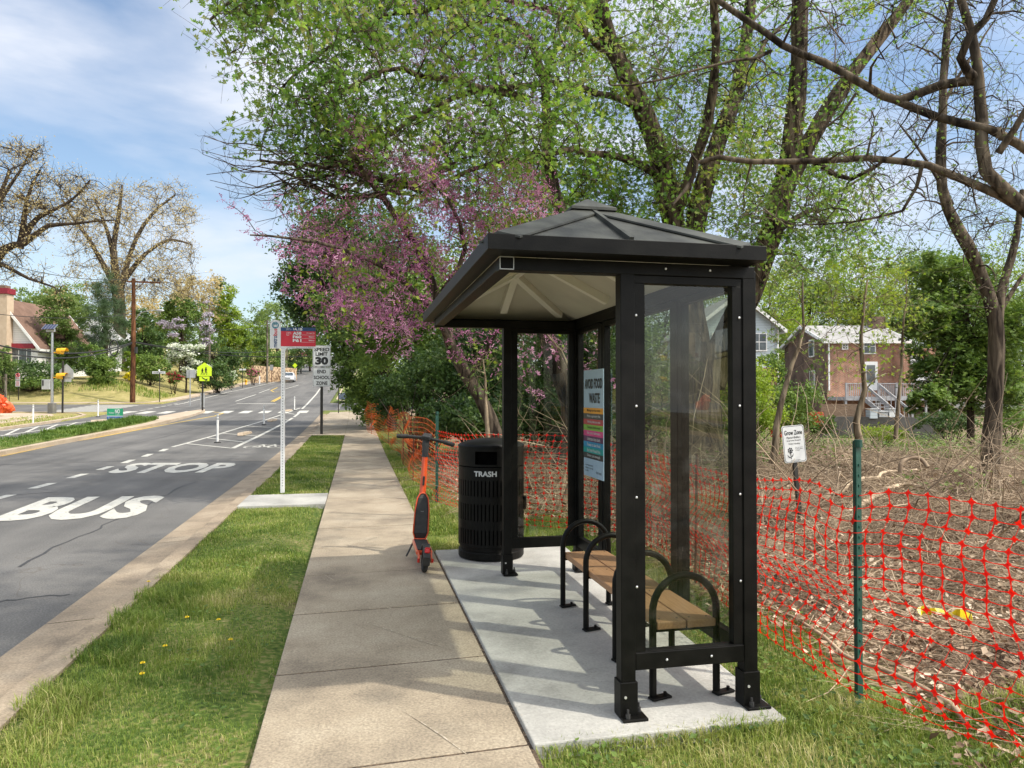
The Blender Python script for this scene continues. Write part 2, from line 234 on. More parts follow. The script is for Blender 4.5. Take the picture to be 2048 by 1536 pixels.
# ---------------------------------------------------------------- mesh builder
class MB:
    def __init__(s): s.v = []; s.f = []; s.n = 0; s.t = []; s.has_t = False
    def add(s, V, Fc, tint=None):
        V = np.asarray(V, float).reshape(-1, 3); Fc = np.asarray(Fc, int)
        s.v.append(V); s.f.append(Fc + s.n); s.n += len(V)
        if tint is not None: s.has_t = True
        s.t.append(np.full(len(Fc), .5) if tint is None else np.asarray(tint, float)); return s
    def poly(s, V): return s.add(V, [list(range(len(V)))])
    def box(s, c, d, rot=None):
        c = np.array(c, float); h = np.array(d, float)/2
        V = np.array([[x, y, z] for z in (-1, 1) for y in (-1, 1) for x in (-1, 1)])*h
        if rot is not None: V = V @ np.array(Euler(rot).to_matrix()).T
        return s.add(V + c, [[0, 2, 3, 1], [4, 5, 7, 6], [0, 1, 5, 4], [2, 6, 7, 3], [0, 4, 6, 2], [1, 3, 7, 5]])
    def beam(s, a, b, wd, ht, up=(0, 0, 1)):
        a = np.array(a, float); b = np.array(b, float); d = b-a; L = np.linalg.norm(d); d = d/L
        sd = np.cross(d, up); nn = np.linalg.norm(sd); sd = np.array([1., 0, 0]) if nn < 1e-6 else sd/nn; u2 = np.cross(sd, d)
        V = [p + sd*i*wd/2 + u2*j*ht/2 for p in (a, b) for i, j in ((-1, -1), (1, -1), (1, 1), (-1, 1))]
        return s.add(V, [[3, 2, 1, 0], [4, 5, 6, 7], [0, 1, 5, 4], [1, 2, 6, 5], [2, 3, 7, 6], [3, 0, 4, 7]])
    def tube(s, P, r, k=8, cap=True):
        P = np.asarray(P, float); n = len(P); r = np.full(n, r) if np.isscalar(r) else np.asarray(r, float)
        T = np.gradient(P, axis=0); T /= np.linalg.norm(T, axis=1)[:, None]+1e-9
        ref = np.array([0, 0, 1.]) if abs(T[0, 2]) < .9 else np.array([1., 0, 0])
        A = np.empty_like(P); a = np.cross(T[0], ref); a /= np.linalg.norm(a)
        for i in range(n):
            a = a - T[i]*np.dot(a, T[i]); a /= np.linalg.norm(a)+1e-9; A[i] = a
        B = np.cross(T, A); th = np.arange(k)/k*2*math.pi
        V = P[:, None] + r[:, None, None]*(A[:, None]*np.cos(th)[None, :, None] + B[:, None]*np.sin(th)[None, :, None])
        i = np.arange(n-1)[:, None]; j = np.arange(k)[None]; j2 = (j+1) % k
        Fq = np.stack([i*k+j, i*k+j2, (i+1)*k+j2, (i+1)*k+j], -1).reshape(-1, 4)
        s.add(V.reshape(-1, 3), Fq)
        if cap and k > 3:
            s.add(V[0], [list(range(k))[::-1]]); s.add(V[-1], [list(range(k))])
        return s
    def cyl(s, c, r, h, k=24, axis='z', r2=None):
        c = np.array(c, float); d = {'x': (1, 0, 0), 'y': (0, 1, 0), 'z': (0, 0, 1)}[axis]; d = np.array(d, float)
        return s.tube([c-d*h/2, c+d*h/2], [r, r if r2 is None else r2], k)
    def lathe(s, c, prof, k=32, ang=(0, 2*math.pi)):
        c = np.array(c, float); full = abs(ang[1]-ang[0]-2*math.pi) < 1e-6; kk = k if full else k+1
        th = ang[0] + (ang[1]-ang[0])*np.arange(kk)/k
        V = np.array([[[p[0]*math.cos(t), p[0]*math.sin(t), p[1]] for t in th] for p in prof]).reshape(-1, 3)+c
        Fq = [[i*kk+j, i*kk+(j+1) % kk, (i+1)*kk+(j+1) % kk, (i+1)*kk+j] for i in range(len(prof)-1) for j in range(k)]
        return s.add(V, Fq)
    def prism(s, pts, d):               # pts: 3D loop, d: extrusion vector
        P = np.asarray(pts, float); n = len(P); V = np.vstack([P, P+np.array(d, float)])
        s.add(V, [list(range(n))[::-1]]); s.n -= len(V); s.v.pop()      # share verts between caps and sides
        off = s.n; s.v.append(V); s.n += len(V)
        s.f.append(np.array([[off+n+i for i in range(n)]])); s.t.append(np.full(1, .5))
        s.f.append(np.array([[off+i, off+(i+1) % n, off+n+(i+1) % n, off+n+i] for i in range(n)])); s.t.append(np.full(n, .5))
        return s
    def sphere(s, c, r, k=12, sq=(1, 1, 1)):
        n = k//2+1; V = []; 
        for i in range(n):
            ph = math.pi*i/(n-1)
            for j in range(k): V.append((math.sin(ph)*math.cos(2*math.pi*j/k)*r*sq[0], math.sin(ph)*math.sin(2*math.pi*j/k)*r*sq[1], -math.cos(ph)*r*sq[2]))
        Fq = [[i*k+j, i*k+(j+1) % k, (i+1)*k+(j+1) % k, (i+1)*k+j] for i in range(n-1) for j in range(k)]
        return s.add(np.array(V)+np.array(c), Fq)
    def build(s, name, m, parent=None, smooth=False, bevel=0, world_off=None):
        V = np.vstack(s.v) if s.v else np.zeros((0, 3))
        if world_off is not None: V = V - np.asarray(world_off)
        me = bpy.data.meshes.new(name); lens = np.concatenate([np.full(len(f), f.shape[1]) for f in s.f]); idx = np.concatenate([f.ravel() for f in s.f])
        me.vertices.add(len(V)); me.vertices.foreach_set('co', V.astype(np.float32).ravel())
        me.loops.add(len(idx)); me.loops.foreach_set('vertex_index', idx.astype(np.int32))
        me.polygons.add(len(lens)); st = np.concatenate([[0], np.cumsum(lens)[:-1]])
        me.polygons.foreach_set('loop_start', st.astype(np.int32)); me.polygons.foreach_set('loop_total', lens.astype(np.int32))
        me.polygons.foreach_set('use_smooth', np.full(len(lens), bool(smooth)))
        me.update(calc_edges=True)
        if s.has_t:
            a = me.attributes.new('tint', 'FLOAT', 'FACE'); a.data.foreach_set('value', np.concatenate(s.t).astype(np.float32))
        me.materials.append(M[m] if isinstance(m, str) else m)
        o = bpy.data.objects.new(name, me); COL.objects.link(o)
        if parent is not None: o.parent = parent
        if bevel:
            b = o.modifiers.new('bevel', 'BEVEL'); b.width = bevel; b.segments = 2; b.limit_method = 'ANGLE'
        return o
def tag(o, label=None, cat=None, group=None, kind=None):
    if label: o['label'] = label
    if cat: o['category'] = cat
    if group: o['group'] = group
    if kind: o['kind'] = kind
    return o
def thing(name, label, cat, loc=(0, 0, 0), rz=0, group=None):
    o = bpy.data.objects.new(name, None); COL.objects.link(o); o.location = [float(k) for k in loc]; o.rotation_euler = (0, 0, rz); o.empty_display_size = .2
    return tag(o, label, cat, group)
def dup(root, loc, rz=None, label=None, scale=None):
    r = root.copy(); COL.objects.link(r); r.location = [float(k) for k in loc]
    if rz is not None: r.rotation_euler = (0, 0, rz)
    if scale is not None: r.scale = (scale,)*3 if np.isscalar(scale) else scale
    if label: r['label'] = label
    for ch in list(root.children):
        c = ch.copy(); COL.objects.link(c); c.parent = r
        for g in ch.children:
            d = g.copy(); COL.objects.link(d); d.parent = c
    return r
_tc = {}
def textgeo(body, bold=0.0):
    key = (body, bold)
    if key in _tc: return _tc[key]
    cu = bpy.data.curves.new('t', 'FONT'); cu.body = body; cu.size = 1; cu.offset = bold; cu.resolution_u = 3; cu.fill_mode = 'FRONT'
    o = bpy.data.objects.new('t', cu); COL.objects.link(o); dg = bpy.context.evaluated_depsgraph_get()
    me = bpy.data.meshes.new_from_object(o.evaluated_get(dg)); V = np.array([v.co[:] for v in me.vertices]); Fc = [list(p.vertices) for p in me.polygons]
    bpy.data.objects.remove(o); bpy.data.curves.remove(cu); bpy.data.meshes.remove(me)
    V = V[:, :2]; V -= V.min(0); V /= V.max(0); _tc[key] = (V, Fc); return V, Fc
def addtext(mb, body, fn, bold=0.0):
    """fn maps (N,2) unit-square coordinates of the text block to 3D"""
    V, Fc = textgeo(body, bold); W = fn(V); off = mb.n; mb.v.append(W); mb.n += len(W)
    for f in Fc: mb.f.append(np.array([f])+off); mb.t.append(np.full(1, .5))
def flat(x0, x1, z0, z1, y):           # text in the XZ plane facing -Y
    return lambda V: np.stack([x0+(x1-x0)*V[:, 0], np.full(len(V), y), z0+(z1-z0)*V[:, 1]], 1)

def lettering(parent, off, body, fn, m, bold=.0, name='lettering'):
    mb = MB(); addtext(mb, body, fn, bold); return mb.build(name, m, parent, world_off=off)
# ================================================================ SETTING
def grid(name, m, xs, ys, zf, warp=True):
    X, Y = np.meshgrid(xs, ys); 
    if warp: X = X + shift(Y)
    Z = zf(X, Y); n, k = len(ys), len(xs); mb = MB()
    i = np.arange(n-1)[:, None]; j = np.arange(k-1)[None]
    Fq = np.stack([i*k+j, i*k+j+1, (i+1)*k+j+1, (i+1)*k+j], -1).reshape(-1, 4)
    mb.add(np.stack([X, Y, Z], -1).reshape(-1, 3), Fq); return mb.build(name, m, None, smooth=True)
XL, XR = -14.9, -2.22
CY0, CY1 = 50.0, 61.3           # cross street
RZ = -.10
def roadzone(x, y):
    x0 = x - shift(y)
    main = (x0 < np.where((y > -10) & (y < 47), -1.72, XR-.001)) & (x0 > XL-.001)
    left = (x0 <= XL) & (y > CY0) & (y < CY1); right = (x0 >= XR-1) & (y > CY0+.5) & (y < CY1+1.5) & (x0 < 60)
    return main | left | right
ys = np.unique(np.concatenate([[-60, -25, -12, -5], np.arange(0, 30, .5), np.arange(30, 49, 1), [49.4, 49.99, 50.01, 50.5, 51.3, 52, 54, 56, 58, 60, 61.28, 61.32, 62, 62.78, 62.82], np.arange(63, 130, 2), np.arange(130, 300, 6), [320, 360, 420, 500, 650]]))
xs = np.unique(np.concatenate([[-420, -300, -200, -140, -100, -80, -65, -50, -42, -36], np.arange(-32, -16, 1.0), [-15.6, -15.2, -14.92, -14.88, -13, -12, -11.3, -10, -9.4, -8, -5, -3, -2.24, -2.20, -2.0, -1.74, -1.70, -1.5], np.arange(-1.2, 12, .4), np.arange(12, 40, 2), [45, 55, 70, 90, 120, 160, 220, 300, 420]]))
def gz(X, Y):
    Z = terr(X, Y) - .03
    Z = np.where(roadzone(X, Y), terr(X, Y)*0 + zp(Y) - .3, Z)
    litter = sm((X-2.9)/.6)*(Y < 40)
    Z = np.where((X > -.47) & (X < 2.1) & (Y < 47) & (Y > -3) & ((X < .78) | ((Y > 3.3) & (Y < 7.4))), Z-.05, Z)
    return Z + litter*(.04*np.sin(X*1.7+Y*.6)+.03*np.sin(Y*1.9-X))
# ground material: turf on the street side, leaf litter soil in the wood
m, n, l, b = nt('turf and woodland soil'); b.inputs['Roughness'].default_value = .95; b.inputs['Specular IOR Level'].default_value = .15
g = n.new('ShaderNodeNewGeometry'); sp = n.new('ShaderNodeSeparateXYZ'); l.new(g.outputs['Position'], sp.inputs[0])
n1 = n.new('ShaderNodeTexNoise'); n1.inputs['Scale'].default_value = 1.1; n1.inputs['Detail'].default_value = 10; n1.inputs['Roughness'].default_value = .7; l.new(g.outputs['Position'], n1.inputs['Vector'])
n2 = n.new('ShaderNodeTexNoise'); n2.inputs['Scale'].default_value = 28; n2.inputs['Detail'].default_value = 6; l.new(g.outputs['Position'], n2.inputs['Vector'])
av = n.new('ShaderNodeMath'); av.operation = 'MULTIPLY_ADD'; av.inputs[1].default_value = .5; l.new(n1.outputs[0], av.inputs[0]); hv = n.new('ShaderNodeMath'); hv.operation = 'MULTIPLY'; hv.inputs[1].default_value = .5; l.new(n2.outputs[0], hv.inputs[0]); l.new(hv.outputs[0], av.inputs[2])
gr = ramp(n, [(.36, (.04, .07, .018)), (.48, (.10, .15, .03)), (.56, (.20, .20, .07)), (.66, (.30, .25, .13))]); l.new(av.outputs[0], gr.inputs[0])
lt = ramp(n, [(.34, (.05, .035, .024)), (.5, (.20, .145, .10)), (.62, (.40, .31, .22))]); l.new(av.outputs[0], lt.inputs[0])
dry = ramp(n, [(.34, (.15, .16, .05)), (.5, (.30, .26, .10)), (.64, (.42, .35, .17))]); l.new(av.outputs[0], dry.inputs[0])
mr = n.new('ShaderNodeMapRange'); mr.inputs['From Min'].default_value = 2.7; mr.inputs['From Max'].default_value = 3.4; ad = n.new('ShaderNodeMath'); ad.operation = 'MULTIPLY_ADD'; ad.inputs[1].default_value = 1.2; l.new(n1.outputs[0], ad.inputs[0]); l.new(sp.outputs[0], ad.inputs[2]); sb = n.new('ShaderNodeMath'); sb.operation = 'SUBTRACT'; sb.inputs[1].default_value = .6; l.new(ad.outputs[0], sb.inputs[0]); l.new(sb.outputs[0], mr.inputs['Value'])
mx = n.new('ShaderNodeMix'); mx.data_type = 'RGBA'; l.new(mr.outputs[0], mx.inputs['Factor']); l.new(gr.outputs[0], mx.inputs['A']); l.new(lt.outputs[0], mx.inputs['B'])
ml = n.new('ShaderNodeMapRange'); ml.inputs['From Min'].default_value = -14; ml.inputs['From Max'].default_value = -15.5; l.new(sp.outputs[0], ml.inputs['Value'])
mx2 = n.new('ShaderNodeMix'); mx2.data_type = 'RGBA'; l.new(ml.outputs[0], mx2.inputs['Factor']); l.new(mx.outputs['Result'], mx2.inputs['A']); l.new(dry.outputs[0], mx2.inputs['B'])
l.new(mx2.outputs['Result'], b.inputs['Base Color']); bp = n.new('ShaderNodeBump'); bp.inputs['Strength'].default_value = .8; bp.inputs['Distance'].default_value = .04; l.new(n2.outputs[0], bp.inputs['Height']); l.new(bp.outputs[0], b.inputs['Normal'])
M['ground'] = m
tag(grid('ground', 'ground', xs, ys, gz), kind='structure')
yr = np.concatenate([np.arange(-30, 60, 2.5), np.arange(60, 320, 5)])
tag(grid('road', 'asphalt', np.array([XL, -13, -11, -9, -7, -5, -3.5, XR]), yr, lambda X, Y: zp(Y)+RZ), kind='structure')
tag(grid('side_street', 'asphalt', np.array([-160, -100, -60, -40, -28, -20, XL-.002]), np.linspace(CY0, CY1, 6), lambda X, Y: zp(Y)+RZ, False), kind='structure')
tag(grid('side_street', 'asphalt', np.array([XR+.002, 0, 4, 8, 15, 30, 60]), np.linspace(CY0+.5, CY1+1.5, 6), lambda X, Y: zp(Y)+RZ, False), kind='structure')
def strip(name, m, path, w0, w1, z0, z1, kind='structure'):
    """ribbon along a path: offsets w0..w1 to the right, heights z0..z1 above terrain profile (a kerb section)"""
    P = np.array(path, float); T = np.gradient(P, axis=0); T /= np.linalg.norm(T, axis=1)[:, None]; N = np.stack([T[:, 1], -T[:, 0]], 1)
    A = P+N*w0; B = P+N*w1; za = zp(A[:, 1]); n = len(P)
    V = np.concatenate([np.c_[A, za+z0], np.c_[A, za+z1], np.c_[B, zp(B[:, 1])+z1], np.c_[B, zp(B[:, 1])+z0]])
    F_ = [[a*n+i, a*n+i+1, (a+1)*n+i+1, (a+1)*n+i] for a in range(3) for i in range(n-1)]
    mb = MB().add(V, F_); mb.add(V[[0, n, 2*n, 3*n]], [[0, 1, 2, 3]]); mb.add(V[[n-1, 2*n-1, 3*n-1, 4*n-1]], [[0, 1, 2, 3]])
    return tag(mb.build(name, m), kind=kind)
def line(x0, y0, x1, y1, step=1.5):
    k = max(2, int(math.hypot(x1-x0, y1-y0)/step)); return [(x0+(x1-x0)*t, y0+(y1-y0)*t) for t in np.linspace(0, 1, k)]
right_edge = line(-1.85, -6, -1.85, 44) + [(-1.75, 46), (-1.3, 47.8), (-.3, 49.2), (1.2, 50.1), (3, 50.4), (20, 50.4)]
# gutter pan in cast lengths, kerb
gm = MB()
for i, y0 in enumerate(np.arange(-6, 46, 3.0)):
    for xa, xb, za, zb in ((-2.25, -1.86, RZ+.012, RZ+.035),):
        ya, yb = y0+.006, y0+2.994
        gm.add([[xa, ya, zp(ya)+za], [xb, ya, zp(ya)+zb], [xb, yb, zp(yb)+zb], [xa, yb, zp(yb)+za]], [[0, 1, 2, 3]])
tag(gm.build('gutter', 'kerb'), kind='structure')
strip('kerb', 'kerb', right_edge, 0, .16, -.16, -.008)
strip('kerb', 'kerbtan', [(20, 62.8), (1.5, 62.8), (-.2, 63.2), (-1.3, 64.6), (-1.85, 67)] + [(-1.85+float(shift(y)), y) for y in np.arange(70, 260, 5)], 0, .16, -.16, .0) 
# far verge sidewalks either side beyond the crossing, left kerb line
leftfar = [(-60, 61.4), (-30, 61.4), (-18.5, 61.4), (-16.4, 61.9), (-15.2, 63.5)] + [(XL+float(shift(y)), y) for y in np.arange(66, 260, 5)]
strip('kerb', 'kerbtan', leftfar, -.18, 0, -.16, .02)
strip('verge_path', 'kerbtan', leftfar, -1.5, -.181, -.16, .012)
leftnear = [(XL, y) for y in np.arange(5, 42, 3.)] + [(-15.0, 44), (-15.3, 46.2), (-16.4, 48.4), (-18.6, 49.6), (-22, 49.9), (-60, 49.9)]
strip('kerb', 'kerbtan', leftnear, -.2, 0, -.16, .015)
strip('sidewalk', 'kerbtan', leftnear[9:], -4.0, -1.6, -.16, .01)
# sidewalk slabs
sw = MB(); yy = 3.22-1.17*5
r2 = random.Random(3)
while yy < 47.5:
    a, b_ = yy+.010, yy+1.160; t = r2.uniform(-.003, .003); z0, z1 = float(zp(a)), float(zp(b_)); sk = .05
    xl = -.45; xr = .775 if yy > 2.5 else .775
    V = [[xl, a-sk*.3, z0-.1], [xr, a+sk, z0-.1], [xr, b_+sk, z1-.1], [xl, b_-sk*.3, z1-.1], [xl, a-sk*.3, z0+t], [xr, a+sk, z0+t], [xr, b_+sk, z1+t*.3], [xl, b_-sk*.3, z1+t*.3]]
    sw.add(V, [[0, 3, 2, 1], [4, 5, 6, 7], [0, 1, 5, 4], [1, 2, 6, 5], [2, 3, 7, 6], [3, 0, 4, 7]]); yy += 1.17
tag(sw.build('sidewalk', 'walk', bevel=.006), kind='structure')
sw2 = MB().add([[-.52, 26.5, float(zp(26.5))-.004], [-.45, 26.5, float(zp(26.5))-.004], [-.45, 47.5, float(zp(47.5))-.004], [-1.69, 47.5, float(zp(47.5))-.004], [-1.69, 29.4, float(zp(29.4))-.004]], [[0, 1, 2, 3, 4]])
sw2 = MB()
for y0 in np.arange(28.6, 47.3, 1.5):
    a, b_ = y0, y0+1.492; sw2.add([[-1.69, a, zp(a)-.002], [-.456, a, zp(a)-.002], [-.456, b_, zp(b_)-.002], [-1.69, b_, zp(b_)-.002]], [[0, 1, 2, 3]])
tag(sw2.build('sidewalk', 'walk'), kind='structure')
cp = MB().box((-1.075, 11.72, -.045), (1.235, 1.22, .1)); tag(cp.build('boarding_slab', 'pad', bevel=.005), kind='structure')
# shelter pad: two pours
pd = MB()
for y0, y1, dz in ((3.22, 5.03, .022), (5.042, 7.48, .018)):
    xa = .79; xb0, xb1 = 2.065, 2.15
    V = [[xa, y0, -.1], [xb0, y0+.0, -.1], [xb1, y1, -.1], [xa, y1, -.1], [xa, y0, dz], [xb0, y0, dz], [xb1, y1, dz], [xa, y1, dz]]
    pd.add(V, [[0, 3, 2, 1], [4, 5, 6, 7], [0, 1, 5, 4], [1, 2, 6, 5], [2, 3, 7, 6], [3, 0, 4, 7]])
tag(pd.build('shelter_pad', 'pad', bevel=.008), kind='structure')
jt = MB()
for k in range(-4, 38):
    y = 3.22+1.17*k; w_ = .011; jt.add([[-.46, y-.016-w_, zp(y)-.006], [.785, y+.05-w_, zp(y)-.006], [.785, y+.05+w_, zp(y)-.006], [-.46, y-.016+w_, zp(y)-.006]], [[0, 1, 2, 3]])
for a_, b_ in ((.772, .795),): jt.add([[a_, 2.6, -.005], [b_, 2.6, -.005], [b_, 7.6, -.005], [a_, 7.6, -.005]], [[0, 1, 2, 3]])
jt.add([[.79, 5.028, .01], [2.1, 5.028, .01], [2.1, 5.044, .01], [.79, 5.044, .01]], [[0, 1, 2, 3]])
tag(jt.build('joint_debris', 'debris'), kind='structure')
sf = MB()
for pts in (((645, 1148), (700, 1180), (770, 1215), (830, 1228), (893, 1250)), ((845, 1155), (780, 1180), (735, 1196), (650, 1225)), ((690, 1230), (770, 1258), (850, 1285), (905, 1300)), ((835, 1350), (900, 1372), (970, 1402)), ((640, 1105), (720, 1085), (800, 1062)), ((810, 1425), (880, 1470), (940, 1515)), ((740, 1262), (760, 1300))):
    Q = [at(u, v) for u, v in pts]; k = len(Q)
    for i, (a_, b_) in enumerate(zip(Q[:-1], Q[1:])):
        d_ = (b_-a_)/np.linalg.norm(b_-a_); nn = np.array([-d_[1], d_[0], 0]); f0, f1 = [.005*math.sin(math.pi*(t+.15)/(k-.7)) for t in (i, i+1)]
        sf.add([a_-nn*f0+[0, 0, .0045], b_-nn*f1+[0, 0, .0045], b_+nn*f1+[0, 0, .0045], a_+nn*f0+[0, 0, .0045]], [[0, 1, 2, 3]])
sl_m = MB(); rk_ = np.random.default_rng(12)
for (x0, y0, x1, y1) in ((-9.2, 12.5, -5.2, 14.2), (-6.6, 3.0, -6.9, 9.5), (-4.2, 6.2, -2.4, 6.9), (-8.9, 20, -3.2, 21.3), (-7.4, 24, -7.0, 38), (-3.3, 8.2, -3.1, 15.5)):
    k = 26; t = np.linspace(0, 1, k); wx = np.cumsum(rk_.normal(0, .035, k)); wx -= t*wx[-1]; X_ = x0+(x1-x0)*t+wx; Y_ = y0+(y1-y0)*t+np.roll(wx, 5); w_ = .009+.009*rk_.random(k); dx = np.gradient(X_); dy = np.gradient(Y_); L_ = np.hypot(dx, dy); nx, ny = dy/L_, -dx/L_
    A_ = np.c_[X_-nx*w_, Y_-ny*w_, zp(Y_)+RZ+.003]; B_ = np.c_[X_+nx*w_, Y_+ny*w_, zp(Y_)+RZ+.003]; sl_m.add(np.vstack([A_, B_]), [[i, i+1, k+i+1, k+i] for i in range(k-1)])
tag(sl_m.build('road_crack_seal', 'seal'), kind='structure')
tag(sf.build('sidewalk_scuffs', 'scuff'), kind='structure')
# median island
med = np.array([(-11.4, 8), (-11.35, 26), (-11.1, 34), (-10.9, 42), (-10.6, 48), (-10.2, 51), (-9.9, 51.5), (-9.6, 50), (-9.4, 45), (-9.35, 36), (-9.65, 31), (-9.7, 26), (-9.6, 20), (-9.6, 8)])
mm_ = MB(); top = np.c_[med, zp(med[:, 1])+.03]; bot = np.c_[med, zp(med[:, 1])-.16]; n = len(med)
for i in range(n):
    j = (i+1) % n; mm_.add([bot[i], bot[j], top[j], top[i]], [[0, 1, 2, 3]])
ctr = np.array([-10.4, 0]); 
for a in range(6):
    mm_.add([top[a], top[a+1], top[n-2-a], top[n-1-a]], [[0, 1, 2, 3]])
mm_.add([top[6], top[7], top[6]*.5+top[7]*.5+[0, -.01, 0]], [[0, 1, 2]])
tag(mm_.build('median_kerb', 'kerbtan'), kind='structure')
ms = MB(); a_ = [(y, -11.15, -9.9) for y in np.arange(8, 25, 2.)] + [(27, -11.1, -9.95), (31, -11.0, -9.95), (35, -10.85, -9.9), (38, -10.7, -9.9), (40, -10.4, -10.0)]
for (y0, l0, r0), (y1, l1, r1) in zip(a_[:-1], a_[1:]):
    for f0, f1, h0, h1 in ((0, .25, 0, .1), (.25, .75, .1, .1), (.75, 1, .1, 0)):
        ms.add([[l0+(r0-l0)*f0, y0, zp(y0)+.034+h0], [l0+(r0-l0)*f1, y0, zp(y0)+.034+h1], [l1+(r1-l1)*f1, y1, zp(y1)+.034+h1], [l1+(r1-l1)*f0, y1, zp(y1)+.034+h0]], [[0, 1, 2, 3]])
tag(ms.build('median_turf', 'ground'), kind='structure')
# ---------------------------------------------------------------- road markings
MZ = RZ+.004
mk = MB(); my = MB()
def seg(mb, x0, y0, x1, y1, w, step=2.0, dz=MZ):
    L = math.hypot(x1-x0, y1-y0); k = max(1, int(L/step)); nx, ny = (y1-y0)/L*w/2, -(x1-x0)/L*w/2
    for i in range(k):
        a, c = i/k, (i+1)/k; ax, ay, bx, by = x0+(x1-x0)*a, y0+(y1-y0)*a, x0+(x1-x0)*c, y0+(y1-y0)*c
        mb.add([[ax-nx, ay-ny, zp(ay-ny)+dz], [ax+nx, ay+ny, zp(ay+ny)+dz], [bx+nx, by+ny, zp(by+ny)+dz], [bx-nx, by-ny, zp(by-ny)+dz]], [[0, 1, 2, 3]])
def seg_px(mb, pts, w, dz=MZ):
    P = [at(u, v, RZ) for u, v in pts]
    for a, c in zip(P[:-1], P[1:]): seg(mb, a[0], a[1], c[0], c[1], w, dz=dz)
for y in np.arange(8.0, 25, 1.72): seg(mk, -5.83+.01*(y-14), y, -5.8, y+.85, .17)
seg_px(mk, [(345, 894), (369.5, 887.5), (475, 857), (561, 830), (600, 816)], .12)
seg_px(mk, [(465, 897), (516, 873), (561, 850), (585, 836)], .15)
seg_px(mk, [(588, 834), (596, 828), (600, 823)], .15); seg_px(mk, [(604, 818), (619.5, 802.6), (632, 789), (639, 779), (648, 768)], .15)
for a, c in (((371, 887.5), (464, 897)), ((412, 876), (492, 885)), ((445, 867), (520, 873)), ((492, 852), (545, 856)), ((540, 836), (575, 840)), ((575, 826), (590, 829))): seg_px(mk, [a, c], .12, MZ+.004)
seg_px(mk, [(350, 810), (369, 806), (453, 785), (537, 767), (580, 756)], .14)
seg_px(mk, [(471, 802.6), (512, 789)], .13); seg_px(mk, [(518, 786), (540, 778)], .12); seg_px(mk, [(566, 779), (597, 770)], .12)
seg_px(my, [(543, 803), (566, 791)], .14); seg_px(my, [(547, 803.5), (569, 791.5)], .14, MZ)
seg_px(my, [(0, 913), (130, 886), (350, 846), (430, 832), (447, 826), (425, 824)], .12); seg_px(my, [(555, 775), (542, 781), (548, 784), (566, 783)], .14)
for xx in np.arange(-14.4, -2.6, 1.21):
    seg(mk, xx, 49.0, xx, 51.6, .62, 3)
for xx in np.arange(52, 60.5, 1.25): seg(mk, -19.4, xx, -16.2, xx, .62, 4)
for xx in np.arange(52.6, 61.5, 1.25): seg(mk, .2, xx, 3.2, xx, .6, 4)
for yq in np.arange(54, 62, 1.1): seg(mk, -1.3, yq, -1.3, yq+.5, .15)
seg(mk, -6.4, 61.6, -9.5, 61.9, .4)
for yq in np.arange(50.5, 62, 1.8): seg(mk, -14.1, yq, -14.0, yq+.9, .15)
seg_px(mk, [(0, 862), (100, 851), (180, 843), (232, 836)], .15); seg_px(mk, [(0, 872), (100, 858), (182, 848), (250, 838)], .12)
for k in range(6): seg_px(mk, [(12+40*k, 870-5.6*k), (40+38*k, 857-4.0*k)], .12, MZ+.004)
def quadmap(q, dz=MZ+.002):            # q: BL BR TR TL ground points
    q = [np.array(p)[:2] for p in q]
    def f(V):
        s, t = V[:, :1], V[:, 1:2]; P = (1-s)*(1-t)*q[0]+s*(1-t)*q[1]+s*t*q[2]+(1-s)*t*q[3]
        return np.c_[P, zp(P[:, 1])+dz]
    return f
addtext(mk, 'BUS', quadmap([at(-30, 1044, RZ), at(268, 1038, RZ), at(338, 992, RZ), at(98, 995, RZ)]), .04)
addtext(mk, 'STOP', quadmap([at(208, 947, RZ), at(436, 946, RZ), at(480, 926, RZ), at(270, 926, RZ)]), .04)
# bicycle symbol
bc = at(528, 894, RZ)
def circ(mb, cx, cy, rx, ry, w, k=26):
    P = [(cx+rx*math.cos(t), cy+ry*math.sin(t)) for t in np.linspace(0, 2*math.pi, k)]
    for a, c in zip(P[:-1], P[1:]): seg(mb, *a, *c, w, 9, MZ)
circ(mk, bc[0]-.36, bc[1], .24, .42, .07); circ(mk, bc[0]+.36, bc[1], .24, .42, .07)
for a, c in (((-.36, 0), (-.1, .8)), ((-.1, .8), (.26, .75)), ((-.36, 0), (.02, 0)), ((.02, 0), (.26, .75)), ((.02, 0), (-.14, 1.0)), ((.36, 0), (.22, 1.1)), ((.1, 1.15), (.3, 1.1)), ((-.24, 1.02), (-.04, 1.02))):
    seg(mk, bc[0]+a[0], bc[1]+a[1], bc[0]+c[0], bc[1]+c[1], .07, 9)
tag(mk.build('road_marking', 'mark'), kind='structure'); tag(my.build('road_marking', 'marky'), kind='structure')
for (x, y) in ((-.3, 0), ):
    pass
cs = []
for i, (u, v, lab) in enumerate([(490, 869, 'low pale concrete wheel stop nearest the bus stop in the striped buffer'), (545, 842, 'low pale concrete wheel stop second along the striped buffer'), (578, 822, 'farthest low concrete wheel stop in the striped buffer before the crossing'), (200, 843, 'low concrete wheel stop beside the opposite bike lane')]):
    p = at(u, v, RZ); o = MB().prism([(-.9, -.12, 0), (-.75, -.09, .10), (.75, -.09, .10), (.9, -.12, 0)], (0, .22, 0)).build('wheel_stop', 'kerbtan', bevel=.01)
    o.location = (p[0], p[1], zp(p[1])+RZ); o.rotation_euler = (0, 0, R(86)); tag(o, lab, 'wheel stop', 'concrete wheel stops in the bike lane buffers')
